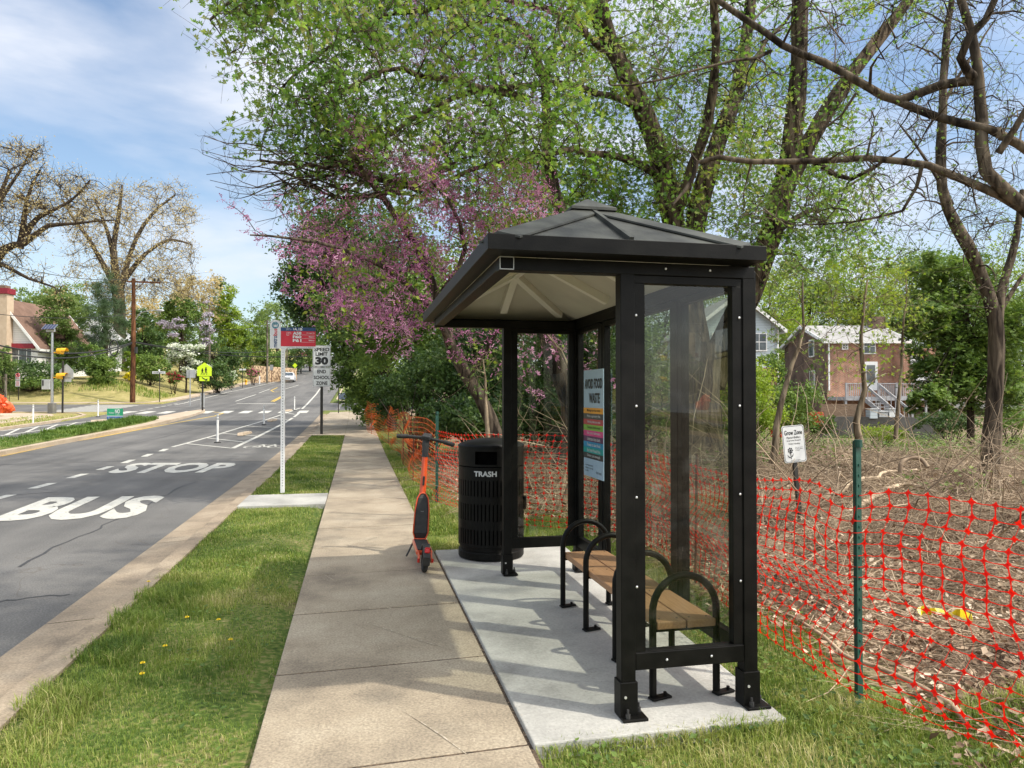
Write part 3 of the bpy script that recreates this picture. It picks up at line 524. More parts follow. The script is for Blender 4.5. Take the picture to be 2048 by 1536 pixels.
# ================================================================ BUS SHELTER
SX0, SX1, SY0, SY1 = 1.305, 1.965, 3.41, 6.32
sh = thing('bus_shelter', 'black bus shelter with hipped roof and clear glass panels on the concrete pad', 'bus shelter', (1.66, 4.9, .022))
O = np.array([1.66, 4.9, .022])
def part(mb, name, m, parent=None, **k): return mb.build(name, m, parent or sh, world_off=(O if parent is None else O), **k)
def spost(x, y, sx=.075, sy=.075, foot=True):
    o = part(MB().box((x, y, 1.13), (sx, sy, 2.22)), 'post', 'black', bevel=.004)
    if foot:
        part(MB().box((x, y, .115), (sx+.016, sy+.016, .17)), 'post_sleeve', 'black', o, bevel=.003)
        pl = MB().box((x+.02, y-.02, .03), (sx+.055, sy+.055, .014)); part(pl, 'base_plate', 'black', o, bevel=.004)
        for bx, by in ((x-.015, y-.066), (x+.066, y+.0)): part(MB().lathe((bx, by, 0), [(.012, .036), (.012, .058), (.006, .0585), (.006, .08), (0, .08)], 8), 'anchor_bolt', 'dplastic', o)
        rv = MB().cyl((x-.02, y-sy/2-.009, .13), .007, .006, 10, 'y'); part(rv, 'bolt', 'boltm', o)
spost(SX0, SY0); spost(SX1, SY0); spost(SX0, SY1); spost(SX1, SY1)
MUL = [4.20, 4.90, 5.61]
for y in MUL: part(MB().box((SX1, y, 1.24), (.06, .055, 1.9)), 'mullion', 'black', bevel=.004)
def panel(x0, y0, x1, y1, name='frame', nb=3):
    """glazed bay between two posts: frame on the inside edges + glass"""
    a = np.array([x0, y0]); b_ = np.array([x1, y1]); d = (b_-a)/np.linalg.norm(b_-a); L = np.linalg.norm(b_-a); nn = np.array([d[1], -d[0]])
    fr = MB(); w = .055; t = .05
    for s0, s1, z0, z1 in ((0, w, .34, 2.16), (L-w, L, .34, 2.16), (0, L, .25, .34), (0, L, 2.16, 2.2)):
        c = a+d*(s0+s1)/2; fr.box((c[0], c[1], (z0+z1)/2), ((s1-s0) if abs(d[0]) > .5 else t, t if abs(d[0]) > .5 else (s1-s0), z1-z0))
    o = part(fr, name, 'black', bevel=.002)
    g_ = MB(); p0 = a+d*(w-.008); p1 = a+d*(L-w+.008)
    c = (p0+p1)/2; LL = np.linalg.norm(p1-p0); g_.add([(p0[0], p0[1], .332), (p1[0], p1[1], .332), (p1[0], p1[1], 2.168), (p0[0], p0[1], 2.168)], [[0, 1, 2, 3]])
    part(g_, 'glass_panel', 'glass')
    return o
hw = .0375
fr = panel(SX0+hw, SY0-.005, SX1-hw, SY0-.005); bolts = []
for x, y, z in [(x, SY0-.034, z) for z in (2.0, 1.55, 1.1, .66) for x in (SX0+.045, SX1-.055)] + [(x, y, z) for x in (SX0+.2, SX1-.22) for y, z in ((SY0-.040, .295), (SY0-.042, 2.235))]: part(MB().sphere((x, y, z), .0065, 10, (1, .55, 1)), 'bolt', 'boltm', fr)
part(MB().box(((SX0+SX1)/2-.0, SY0-.005, .295), (SX1-SX0-.078, .062, .082)), 'bottom_rail', 'black', bevel=.003)
panel(SX0+hw, SY1, SX1-hw, SY1)
yy = [SY0+hw] + MUL + [SY1-hw]
for i in range(4):
    y0 = yy[i]+(.028 if i else 0); y1 = yy[i+1]-(.028 if i < 3 else 0); panel(SX1, y0, SX1, y1)
# header beams
RX0, RX1, RY0, RY1 = .585, 1.955, 3.22, 6.50
for yb in (SY0, SY1): part(MB().box(((.66+SX1+.03)/2, yb, 2.232), (SX1+.03-.66, .078, .062)), 'header_beam', 'black', bevel=.003)
part(MB().box((SX1, (SY0+SY1)/2, 2.232), (.074, SY1-SY0-.08, .058)), 'header_beam', 'black', bevel=.003)
part(MB().box((.70, (SY0+SY1)/2, 2.238), (.075, SY1-SY0-.08, .055)), 'eave_beam', 'black', bevel=.003)
cap = MB(); cx, cz = .695, 2.232
for dx, dz, sx, sz in ((0, .03, .07, .004), (0, -.028, .07, .004), (-.033, 0, .004, .055), (.033, 0, .004, .055)): cap.box((cx+dx, SY0-.042, cz+dz), (sx, .005, sz))
part(cap, 'beam_end_trim', 'signback')
# fascia
f_ = MB(); fz = 2.30; fh = .072; t = .02
f_.box(((RX0+RX1)/2, RY0, fz), (RX1-RX0+t, t, fh)); f_.box(((RX0+RX1)/2, RY1, fz), (RX1-RX0+t, t, fh))
f_.box((RX0, (RY0+RY1)/2, fz), (t, RY1-RY0-t-.001, fh)); f_.box((RX1, (RY0+RY1)/2, fz), (t, RY1-RY0-t-.001, fh))
part(f_, 'fascia', 'black', bevel=.002)
hx = (RX0+RX1)/2; half = (RX1-RX0)/2; A0 = np.array([hx, RY0+half, 2.66]); A1 = np.array([hx, RY1-half, 2.66]); ez = 2.325
C = [np.array([RX0+.005, RY0+.005, ez]), np.array([RX1-.005, RY0+.005, ez]), np.array([RX1-.005, RY1-.005, ez]), np.array([RX0+.005, RY1-.005, ez])]
def skin(dz):
    D = np.array([0, 0, dz]); s = MB()
    s.poly([C[0]+D, C[1]+D, A0+D]); s.poly([C[2]+D, C[3]+D, A1+D]); s.poly([C[1]+D, C[2]+D, A1+D, A0+D]); s.poly([C[3]+D, C[0]+D, A0+D, A1+D]); return s
part(skin(0), 'roof', 'roof')
so2 = MB()
for x0_, y0_, x1_, y1_ in ((RX0, RY0, RX1, SY0-.035), (RX0, SY1+.035, RX1, RY1), (RX0, SY0-.035, .665, SY1+.035), (SX1+.034, SY0-.035, RX1, SY1+.035)):
    if x1_-x0_ > .02: so2.box(((x0_+x1_)/2, (y0_+y1_)/2, 2.268), (x1_-x0_-.012, y1_-y0_-.002, .006))
part(so2, 'soffit', 'black')
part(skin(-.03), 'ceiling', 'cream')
rc = MB()
sl_ = (2.66-ez)/half
NR = {'n': (0, -sl_, 1), 'f': (0, sl_, 1), 'r': (sl_, 0, 1), 'l': (-sl_, 0, 1)}
def ridge(a, b_, w, pl, lift=.016):       # folded cap: two strips meeting over the edge
    a = np.array(a); b_ = np.array(b_); d = (b_-a)/np.linalg.norm(b_-a); sd = np.cross(d, [0, 0, 1]); sd /= np.linalg.norm(sd)
    for k_ in pl:
        nv = np.array(NR[k_], float); nv /= np.linalg.norm(nv); e = np.cross(nv, d); e /= np.linalg.norm(e); e = e*(w if e[2] < 0 else -w); L_ = np.array([0, 0, lift])
        V = [a+L_, b_+L_, b_+e+L_, a+e+L_]; V2 = [p-np.array([0, 0, .010]) for p in V]
        rc.add(V+V2, [[0, 1, 2, 3], [7, 6, 5, 4], [0, 4, 5, 1], [2, 6, 7, 3], [3, 7, 4, 0], [1, 5, 6, 2]])
for i, a, pl in ((0, A0, 'nl'), (1, A0, 'nr'), (2, A1, 'rf'), (3, A1, 'fl')): ridge(C[i]+(a-C[i])*.06, a, .12, pl)
ridge(A0, A1, .12, 'lr')
part(rc, 'hip_cap', 'roof')
part(MB().beam((hx+.0, RY0+.01, ez+.014), (A0-[0, 0, -.006]), .022, .03), 'roof_rib', 'roof')
for nm, y in (('a', (A0[1]*2+A1[1])/3), ('b', (A0[1]+A1[1]*2)/3)):
    for sx in (RX0+.01, RX1-.01): part(MB().beam((sx, y, ez+.014), (hx, y, 2.672), .022, .03), 'roof_rib', 'roof')
for a in (A0, A1):
    cpm = MB(); r_ = .13; tp = a+np.array([0, 0, .055]); q = [a+np.array([dx, dy, -.022]) for dx, dy in ((-r_, -r_), (r_, -r_), (r_, r_), (-r_, r_))]
    for i in range(4): cpm.poly([q[i], q[(i+1) % 4], tp])
    cpm.add(q+[p-[0, 0, .015] for p in q], [[0, 1, 5, 4], [1, 2, 6, 5], [2, 3, 7, 6], [3, 0, 4, 7]])
    part(cpm, 'apex_cap', 'roof')
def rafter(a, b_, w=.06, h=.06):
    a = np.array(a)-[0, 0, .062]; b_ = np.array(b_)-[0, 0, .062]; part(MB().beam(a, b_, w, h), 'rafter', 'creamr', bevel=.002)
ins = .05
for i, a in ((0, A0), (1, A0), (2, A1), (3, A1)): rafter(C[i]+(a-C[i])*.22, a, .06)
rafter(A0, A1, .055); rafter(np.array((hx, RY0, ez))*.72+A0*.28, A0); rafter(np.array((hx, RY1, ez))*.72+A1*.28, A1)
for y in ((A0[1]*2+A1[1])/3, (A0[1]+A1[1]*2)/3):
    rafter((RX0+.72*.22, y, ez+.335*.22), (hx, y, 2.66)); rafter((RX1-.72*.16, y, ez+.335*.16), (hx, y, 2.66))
# ---------------------------------------------------------------- poster on the back glass
po = thing('poster', 'pale blue food waste poster with coloured text bands on the rear glass', 'poster', (SX1-.035, 5.98, 1.2))
PO = np.array([SX1-.035, 5.98, 1.2]); y0p, y1p = 5.52, 6.03   # reads from far (left) to near (right) when seen from inside: text runs toward -Y
def pp(mb, name, m): return mb.build(name, m, po, world_off=PO)
M['posterblue'] = mat('pale blue poster print', (.36, .50, .62), (.42, .56, .68), 3, .4)
zt, zb = 1.76, .86
def yb_(f): return y1p+(y0p-y1p)*f
def ptext(mb, s, f0, f1, z0, z1, bold=.01): lettering(po, PO, s, lambda V: np.stack([np.full(len(V), SX1-.0415), y1p+(y0p-y1p)*(f0+(f1-f0)*V[:, 0]), z0+(z1-z0)*V[:, 1]], 1), mb if isinstance(mb, str) else 'ink', bold)
pp(MB().box((SX1-.035, (y0p+y1p)/2, (zt+zb)/2), (.006, y1p-y0p, zt-zb)), 'sheet', 'posterblue')
bands = [('o', (.75, .32, .02), 'Manage portion sizes.', 1), ('k', (.05, .05, .05), 'Make a grocery list.', 0), ('r', (.45, .04, .05), 'Only buy what you need.', 0), ('g', (.20, .42, .05), 'Compost food scraps.', 1), ('p', (.65, .05, .22), 'Eat your leftovers.', 0), ('v', (.10, .03, .10), 'Understand date labels.', 0), ('b', (.02, .25, .45), 'Freeze to save food.', 0), ('t', (.01, .32, .30), 'Eat fresh foods first.', 0), ('d', (.05, .05, .05), 'Order just enough.', 0)]
z = 1.44; hgt = .0475; wt = MB(); bk = MB()
for k, c, s, dark in bands:
    M['band'+k] = mat('poster band '+k, c, None, 5, .4); pp(MB().box((SX1-.0375, (y0p+y1p)/2, z-hgt/2), (.006, y1p-y0p-.004, hgt)), 'band', 'band'+k)
    ptext('ink' if dark else 'signwhite', s, .2, .88, z-hgt*.78, z-hgt*.2); z -= hgt
ptext(bk, 'AVOID FOOD', .07, .96, 1.60, 1.685, .03); ptext(bk, 'WASTE', .3, .84, 1.48, 1.565, .03)
ptext(bk, 'Save money, prevent\nemissions - one meal\nat a time', .1, .5, .90, .965, 0); ptext(bk, 'food waste', .66, .92, .90, .925, 0)
po.location.z += .06
# ================================================================ BENCH
BO = np.array([1.70, 4.4, .022]); be = thing('bench', 'tan two plank bench with four black hoop armrests inside the shelter', 'bench', BO)
def hoop(y):
    x0, x1, zt = 1.515, 1.875, .655; r_ = (x1-x0)/2; P = [(x0, y, .03)] + [(x0, y, z) for z in (.2, zt-r_)] + [((x0+x1)/2-r_*math.cos(t), y, zt-r_+r_*math.sin(t)) for t in np.linspace(.15, math.pi-.15, 13)] + [(x1, y, z) for z in (zt-r_, .2)] + [(x1, y, .03)]
    o = MB().tube(P, .0195, 14).build('hoop', 'black', be, smooth=True, world_off=BO)
    for x in (x0, x1): MB().box((x+.035, y-.01, .031), (.12, .05, .012), (0, 0, .25)).build('foot_plate', 'black', o, bevel=.003, world_off=BO); MB().cyl((x+.065, y-.005, .046), .009, .018, 6).build('anchor_bolt', 'black', o, world_off=BO)
    MB().box(((x0+x1)/2, y, .375), (x1-x0, .03, .012)).build('cross_bar', 'black', o, world_off=BO)
for y in (3.57, 4.13, 4.70, 5.26): hoop(y)
for x in (1.613, 1.783):
    o = MB().box((x, 4.42, .402), (.162, 1.74, .042)).build('plank', 'tan', be, bevel=.006, world_off=BO)
    for y in (3.60, 4.13, 4.70, 5.23):
        for dx in (-.05, .05): MB().cyl((x+dx, y, .4235), .006, .003, 8).build('screw', 'timber', o, world_off=BO)
# ================================================================ TRASH CAN
TX, TY, TZ = 1.31, 7.12, .018
tr = thing('trash_can', 'round black slotted trash can lettered TRASH at the far end of the shelter', 'trash can', (TX, TY, TZ), R(0))
Rr = .325
MB().lathe((0, 0, 0), [(.0, .01), (Rr-.005, .01), (Rr, .02), (Rr, .075), (Rr-.004, .08), (Rr-.004, .088), (Rr-.012, .092), (Rr-.012, .13), (Rr-.004, .134)], 48).build('base_ring', 'black', tr, smooth=False)
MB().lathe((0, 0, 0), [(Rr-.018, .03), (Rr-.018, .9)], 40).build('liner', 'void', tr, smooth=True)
def ringband(z0, z1, nm='band', ang=(0, 2*math.pi)):
    MB().lathe((0, 0, 0), [(Rr-.014, z0), (Rr, z0), (Rr, z1), (Rr-.014, z1)], 64, ang).build(nm, 'black', tr)
rows = [(.13, .155, .30), (None, .385, .545), (None, .62, .77)]
ringband(.134, .158); ringband(.30, .385); ringband(.545, .62); ringband(.77, .895)
for z0, z1 in ((.158, .30), (.385, .545), (.62, .77)):
    sl = MB()
    for i in range(54):
        a = i/54*2*math.pi; sl.box(((Rr-.0055)*math.cos(a), (Rr-.0055)*math.sin(a), (z0+z1)/2), (.012, .0255, z1-z0+.002), (0, 0, a))
    sl.build('slats', 'black', tr)
fa = math.atan2(-TY, .25-TX) ; op = .33
ac = math.atan2(0-TY, -TX)                # direction towards the street side viewer
ac += -.16
ringband(.905, .925, 'band'); ringband(1.05, 1.09, 'band'); ringband(.925, 1.05, 'hood', (ac+op, ac+2*math.pi-op))
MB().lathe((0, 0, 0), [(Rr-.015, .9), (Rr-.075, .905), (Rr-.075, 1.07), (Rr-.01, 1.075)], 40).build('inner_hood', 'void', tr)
MB().lathe((0, 0, 0), [(Rr+.004, 1.086), (Rr+.006, 1.10), (Rr-.02, 1.118), (.22, 1.145), (.12, 1.162), (0, 1.168)], 48).build('lid', 'black', tr, smooth=True)
tx = MB(); tw = .345; aT = ac-.0
addtext(tx, 'TRASH', lambda V: np.stack([(Rr+.0015)*np.cos(aT-.02+(V[:, 0]-.5)*2*tw), (Rr+.0015)*np.sin(aT-.02+(V[:, 0]-.5)*2*tw), .812+.052*V[:, 1]], 1), .035)
tx.build('lettering', 'signwhite', tr)
MB().box(((Rr+.012)*math.cos(-.35), (Rr+.012)*math.sin(-.35), .53), (.03, .07, .13), (0, 0, -.35)).build('latch', 'black', tr, bevel=.01)
# ================================================================ E-SCOOTER
sc_ = thing('electric_scooter', 'orange and black rental e-scooter parked on the sidewalk beside the trash can', 'scooter', (.60, 6.62, 0.002), R(-5.5))
sc_.rotation_euler = (0, R(4.2), R(-.5))
def wheel(y):
    w = MB(); prof = []
    for t in np.linspace(0, 2*math.pi, 13): prof.append((.088+.030*math.cos(t)*.9+.0, .026*math.sin(t)))
    # torus about x axis
    V = []; k = 32
    for (r_, h) in prof:
        for j in range(k):
            a = 2*math.pi*j/k; V.append((h, y+r_*math.cos(a), .115+r_*math.sin(a)))
    w.add(V, [[i*k+j, i*k+(j+1) % k, (i+1)*k+(j+1) % k, (i+1)*k+j] for i in range(len(prof)-1) for j in range(k)])
    o = w.build('wheel', 'rubber', sc_, smooth=True)
    MB().cyl((0, y, .115), .064, .036, 24, 'x').build('hub', 'dplastic', o, smooth=False)
wheel(0.0); wheel(.92)
dk = MB().prism([(-.075, .10, .13), (.075, .10, .13), (.078, .62, .13), (.05, .70, .14), (-.05, .70, .14), (-.078, .62, .13)], (0, 0, .045)); dk.build('deck', 'orange', sc_, bevel=.012)
MB().prism([(-.062, .11, .1765), (.062, .11, .1765), (.062, .6, .1765), (-.062, .6, .1765)], (0, 0, .006)).build('grip_mat', 'rubber', sc_)
for s_ in (-1, 1): MB().prism([(s_*.048, -.03, .09), (s_*.048, .14, .12), (s_*.048, .16, .18), (s_*.048, .02, .16), (s_*.048, -.04, .13)], (s_*.016, 0, 0)).build('rear_fork', 'orange', sc_, bevel=.004)
for s_ in (-1, 1): MB().box((s_*.066, -.042, .115), (.014, .006, .035)).build('side_reflector', 'redlens', sc_)
fd = MB(); P = [(0, .115*0+.135*math.cos(t), .115+.135*math.sin(t)) for t in np.linspace(.2, 2.75, 12)]
for p, q in zip(P[:-1], P[1:]): fd.beam(p, q, .07, .012, (1, 0, 0)) if False else fd.beam(p, q, .012, .066, (1, 0, 0))
fdo = fd.build('rear_fender', 'dplastic', sc_, bevel=.002)
MB().box((0, -.14, .19), (.062, .03, .075), (R(-18), 0, 0)).build('light_housing', 'dplastic', fdo, bevel=.01)
MB().box((0, -.155, .23), (.048, .02, .05), (R(-18), 0, 0)).build('tail_light', 'redlens', sc_, bevel=.012)
MB().box((0, -.135, .13), (.066, .02, .09), (R(12), 0, 0)).build('mud_flap', 'dplastic', fdo, bevel=.008)
# stem with battery
b0 = np.array([0, .70, .15]); b1 = np.array([0, .80, 1.10]); dst = (b1-b0)/np.linalg.norm(b1-b0)
MB().tube([b0+dst*.0, b0+dst*.42, b1], [.038, .035, .027], 14).build('stem', 'orange', sc_, smooth=True)
cb = MB(); pr_ = []
for (hh, w2, d2) in ((.0, .050, .04), (.06, .072, .055), (.30, .066, .055), (.40, .052, .05), (.44, .028, .035)):
    pr_.append((hh, w2, d2))
V = []; 
for hh, w2, d2 in pr_:
    c = b0+dst*(hh+.03); V += [c+[-w2, -d2-.02, 0], c+[w2, -d2-.02, 0], c+[w2, d2, 0], c+[-w2, d2, 0]]
Fq = [[3, 2, 1, 0], [16, 17, 18, 19]] + [[i*4+j, i*4+(j+1) % 4, (i+1)*4+(j+1) % 4, (i+1)*4+j] for i in range(4) for j in range(4)]
bc_ = cb.add(V, Fq).build('battery_case', 'dplastic', sc_, bevel=.014)
tr2 = MB(); 
for s_ in (-1, 1):
    tr2.tube([b0+dst*(hh+.03)+[s_*(w2+.002), -d2-.022, 0] for hh, w2, d2 in pr_], .007, 8)
tr2.tube([b0+dst*.03+[-.05, -.062, 0], b0+dst*.03+[.05, -.062, 0]], .007, 8); tr2.tube([b0+dst*.47+[-.028, -.057, 0], b0+dst*.475+[0, -.057, .008], b0+dst*.47+[.028, -.057, 0]], .007, 8)
tr2.build('battery_trim', 'orange', bc_, smooth=True)
lt_ = MB(); addtext(lt_, 'Battery pack\nDo not open\nKeep dry\nLi-ion cell', lambda V: np.stack([-.012+.03*V[:, 0], np.full(len(V), .70-.076+.032), .40+.055*V[:, 1]], 1), 0); lt_.build('small_print', 'signback', bc_)
MB().box(b0+dst*.60+[0, -.03, 0], (.02, .03, .09)).build('folding_latch', 'dplastic', sc_, bevel=.004)
MB().tube([b1-dst*.12, b1+dst*.05], [.032, .038], 14).build('stem_collar', 'dplastic', sc_, smooth=True)
hd = thing('handlebar', None, None); hd.parent = sc_; hd.location = b1+dst*.05; hd.rotation_euler = (0, R(4.5), R(-17))
hb_ = hd
bar = MB().tube([(-.30, -.045, .0), (-.2, -.02, .012), (-.05, 0, .02), (.05, 0, .02), (.2, -.02, .012), (.30, -.045, .0)], .017, 12)
bar.build('bar', 'rubber', hb_, smooth=True)
for s_ in (-1, 1): MB().tube([(s_*.19, -.018, .012), (s_*.295, -.044, 0)], .023, 12).build('grip', 'rubber', hb_, smooth=True)
for s_ in (-1, 1): MB().tube([(s_*.12, .0, .01), (s_*.17, .03, .0), (s_*.25, .02, -.01)], [.017, .008, .005], 8).build('brake_lever', 'dplastic', hb_)
MB().box((0, .005, .035), (.09, .11, .05), (R(15), 0, 0)).build('display', 'dplastic', hb_, bevel=.012)
MB().tube([(-.07, .60, .15), (-.13, .56, .02)], .009, 8).build('kickstand', 'dplastic', sc_)
# ================================================================ BUS STOP SIGN
p = at(565, 986); p[2] = 0; bx, by = p[0], p[1]
bs = thing('bus_stop_sign', 'white perforated pole carrying a white oval flag and red and navy route panel', 'bus stop sign', p, -YAW*.55)
pm = MB().box((0, 0, 1.27), (.064, .045, 2.54)); pm.build('pole', 'white', bs, bevel=.004)
hm = MB()
for z in np.arange(.12, 2.35, .045): hm.box((.001, -.0235, z), (.009, .003, .016))
hm.build('perforations', 'ink', bs)
x0 = -.21; zb_, zt_ = 2.385, 2.86; w_ = .175; rr = w_/2
fl = [(x0+w_/2+rr*math.cos(t), -.03, zt_-rr+rr*math.sin(t)) for t in np.linspace(0, math.pi, 16)] + [(x0, -.03, zb_), (x0+w_, -.03, zb_)]
MB().prism(fl, (0, .008, 0)).build('flag', 'signwhite', bs)
tt = MB(); addtext(tt, 'metro', lambda V: np.stack([x0+w_*.68-V[:, 1]*.062, np.full(len(V), -.0325), zb_+.02+V[:, 0]*.19], 1), .02); tt.build('navy_lettering', 'navy', bs)
tt = MB(); addtext(tt, 'bus', lambda V: np.stack([x0+w_*.68-V[:, 1]*.068, np.full(len(V), -.0325), zb_+.213+V[:, 0]*.115], 1), .02); tt.build('red_lettering', 'signred', bs)
em = MB(); ring = lambda r_, k=28: [(x0+w_/2+r_*math.cos(t), z_) for t in np.linspace(0, 2*math.pi, k)[:-1] for z_ in [zt_-.09+r_*math.sin(t)]]
o_, i_ = ring(.056), ring(.043); k = len(o_)
em.add([(a, -.0325, c) for a, c in o_+i_], [[j, (j+1) % k, k+(j+1) % k, k+j] for j in range(k)])
em.box((x0+w_/2, -.033, zt_-.068), (.05, .003, .022)).box((x0+w_/2, -.033, zt_-.125), (.035, .003, .012))
for s_ in (-1, 1): em.box((x0+w_/2+s_*.027, -.033, zt_-.095), (.006, .003, .06))
em.build('bus_emblem', 'teal', bs)
px0, px1 = x0+w_, x0+w_+.565; pz0, pz1 = 2.40, 2.735
MB().box(((px0+px1)/2, -.026, (pz0+.022+pz1)/2), (px1-px0, .006, pz1-pz0-.022)).build('red_panel', 'signred', bs)
MB().box(((px0+px1)/2, -.026, pz0+.005), (px1-px0, .006, .032)).build('white_strip', 'signwhite', bs)
MB().box(((px0+px1)/2, -.0295, pz1-.03), (px1-px0, .006, .06)).build('navy_strip', 'navy', bs)
tt = MB(); ft = lambda s, a, c, z0, z1, bo=.02, y=-.0345, m='signwhite': lettering(bs, None, s, flat(px0+a, px0+c, z0, z1, y), m, bo)
ft('1A,', .205, .272, pz1-.054, pz1-.008, .04); ft('1B', .288, .35, pz1-.050, pz1-.008, .04); ft('UNTIL\nJUNE 29', .09, .17, pz1-.05, pz1-.01, .0); ft('STARTS\nJUNE 29\n2025', .09, .17, pz1-.135, pz1-.075, .0)
for i, (s, d_) in enumerate((('A58', 'Farragut Sq'), ('F60', 'Ballston'), ('F61', 'Ballston'))):
    zz = pz1-.068-.060*i; ft(s, .195, .335, zz-.053, zz-.002, .045); ft(d_, .42 if i == 0 else .455, .545, zz-.036, zz-.014, .015); MB().box((px0+.44, -.0335, zz-.055), (.215, .003, .003)).build('divider', 'signwhite', bs)
ft('METRO BUS STOP INFO', .1, .54, pz0, pz0+.012, 0, -.0305, 'ink')
# ================================================================ SPEED LIMIT SIGN
p = at(643, 868); sg = thing('speed_limit_sign', 'dark post with white SPEED LIMIT 30 plate above END SCHOOL ZONE plate', 'road sign', p, -YAW*.5)
def zz_(v): return EYE+(792-v)/F*wd - p[2]
wd = float((p-[0, 0, EYE]) @ fw); s1 = wd/F
MB().box((0, 0, 2.0), (.11, .06, 4.0) if False else (.10, .06, zz_(692))).build('post', 'post', sg) if False else MB().box((.0, 0, zz_(695)/2), (.10, .05, zz_(695))).build('post', 'post', sg)
def plate(name, parent, x0, x1, z0, z1, y, m='signwhite', edge='ink', rows=(), r_=.02):
    MB().box(((x0+x1)/2, y, (z0+z1)/2), (x1-x0, .006, z1-z0)).build(name, m, parent)
    e = MB(); t = .008*max(1, (x1-x0)/.6); i = t*1.6
    for a, c, d_, f in ((x0+i, x1-i, z0+i, z0+i+t), (x0+i, x1-i, z1-i-t, z1-i), (x0+i, x0+i+t, z0+i, z1-i), (x1-i-t, x1-i, z0+i, z1-i)): e.box(((a+c)/2, y-.0045, (d_+f)/2), (c-a, .003, f-d_))
    for s, a, c, d_, f, bo in rows: addtext(e, s, flat(x0+(x1-x0)*a, x0+(x1-x0)*c, z0+(z1-z0)*d_, z0+(z1-z0)*f, y-.0055), bo)
    e.build('lettering', edge, parent)
hw_ = 17.5*s1
plate('speed_plate', sg, -hw_, hw_, zz_(733), zz_(691), -.04, rows=(('SPEED', .08, .93, .72, .90, .035), ('LIMIT', .16, .84, .51, .68, .035), ('30', .14, .87, .08, .46, .06)))
plate('school_zone_plate', sg, -hw_, hw_, zz_(773), zz_(735), -.04, rows=(('END', .26, .75, .69, .88, .035), ('SCHOOL', .07, .95, .38, .57, .035), ('ZONE', .19, .83, .08, .27, .035)))
# ================================================================ GROW ZONE SIGN
gx, gy = 5.52, 8.24; gs = thing('plastic_sign', 'white Grow Zone sign on a short dark post among the brush', 'sign', (gx, gy, -.02), R(18)) 
gs.name = 'planting_sign'; gs.rotation_euler = (R(-3), R(-4), R(2))
MB().box((.0, .03, .62), (.05, .04, 1.24)).build('post', 'post', gs)
X0, X1, Z0, Z1 = -.16, .16, .78, 1.25; rr = .03
lp = []
for cx_, cz_, a0 in ((X1-rr, Z1-rr, 0), (X0+rr, Z1-rr, 90), (X0+rr, Z0+rr, 180), (X1-rr, Z0+rr, 270)):
    for t in range(0, 91, 30): lp.append((cx_+rr*math.cos(R(a0+t)), 0, cz_+rr*math.sin(R(a0+t))))
MB().prism(lp, (0, .005, 0)).build('plate', 'signwhite', gs)
gt = MB(); k = len(lp); c0 = np.array([0, 0, (Z0+Z1)/2]); o_ = [np.array(q)*[.95, 1, 1] for q in lp]
O1 = [c0+(np.array(q)-c0)*[.95, 1, .965]+[0, -.002, 0] for q in lp]; O2 = [c0+(np.array(q)-c0)*[.92, 1, .945]+[0, -.002, 0] for q in lp]
gt.add(O1+O2, [[j, (j+1) % k, k+(j+1) % k, k+j] for j in range(k)])
T_ = lambda s, a, c, d_, f, bo=.01: addtext(gt, s, flat(a, c, d_, f, -.0025), bo)
T_('Grow Zone', -.13, .13, 1.13, 1.19, .02); T_('Planted Buffers', -.10, .10, 1.085, 1.11); T_('Improve Stream', -.10, .10, 1.045, 1.07); T_('Water Quality', -.085, .085, 1.003, 1.028)
T_('Do not mow\nNative plants\nat work', .01, .12, .925, .975, 0)
for a in np.linspace(0, 6.28, 8)[:-1]: gt.sphere((-.065+.028*math.cos(a), -.002, .935+.028*math.sin(a)), .011, 8, (1, .2, 1))
gt.sphere((-.065, -.002, .935), .014, 10, (1, .2, 1)); gt.tube([(-.065, -.002, .92), (-.06, -.002, .83)], .004, 5); gt.prism([(-.06, -.002, .85), (-.02, -.002, .9), (-.035, -.002, .86)], (0, -.001, 0)); gt.prism([(-.06, -.002, .84), (-.115, -.002, .88), (-.09, -.002, .845)], (0, -.001, 0))
T_('grow zone program', -.07, .07, .80, .812, 0)
gt.build('lettering', 'ink', gs)
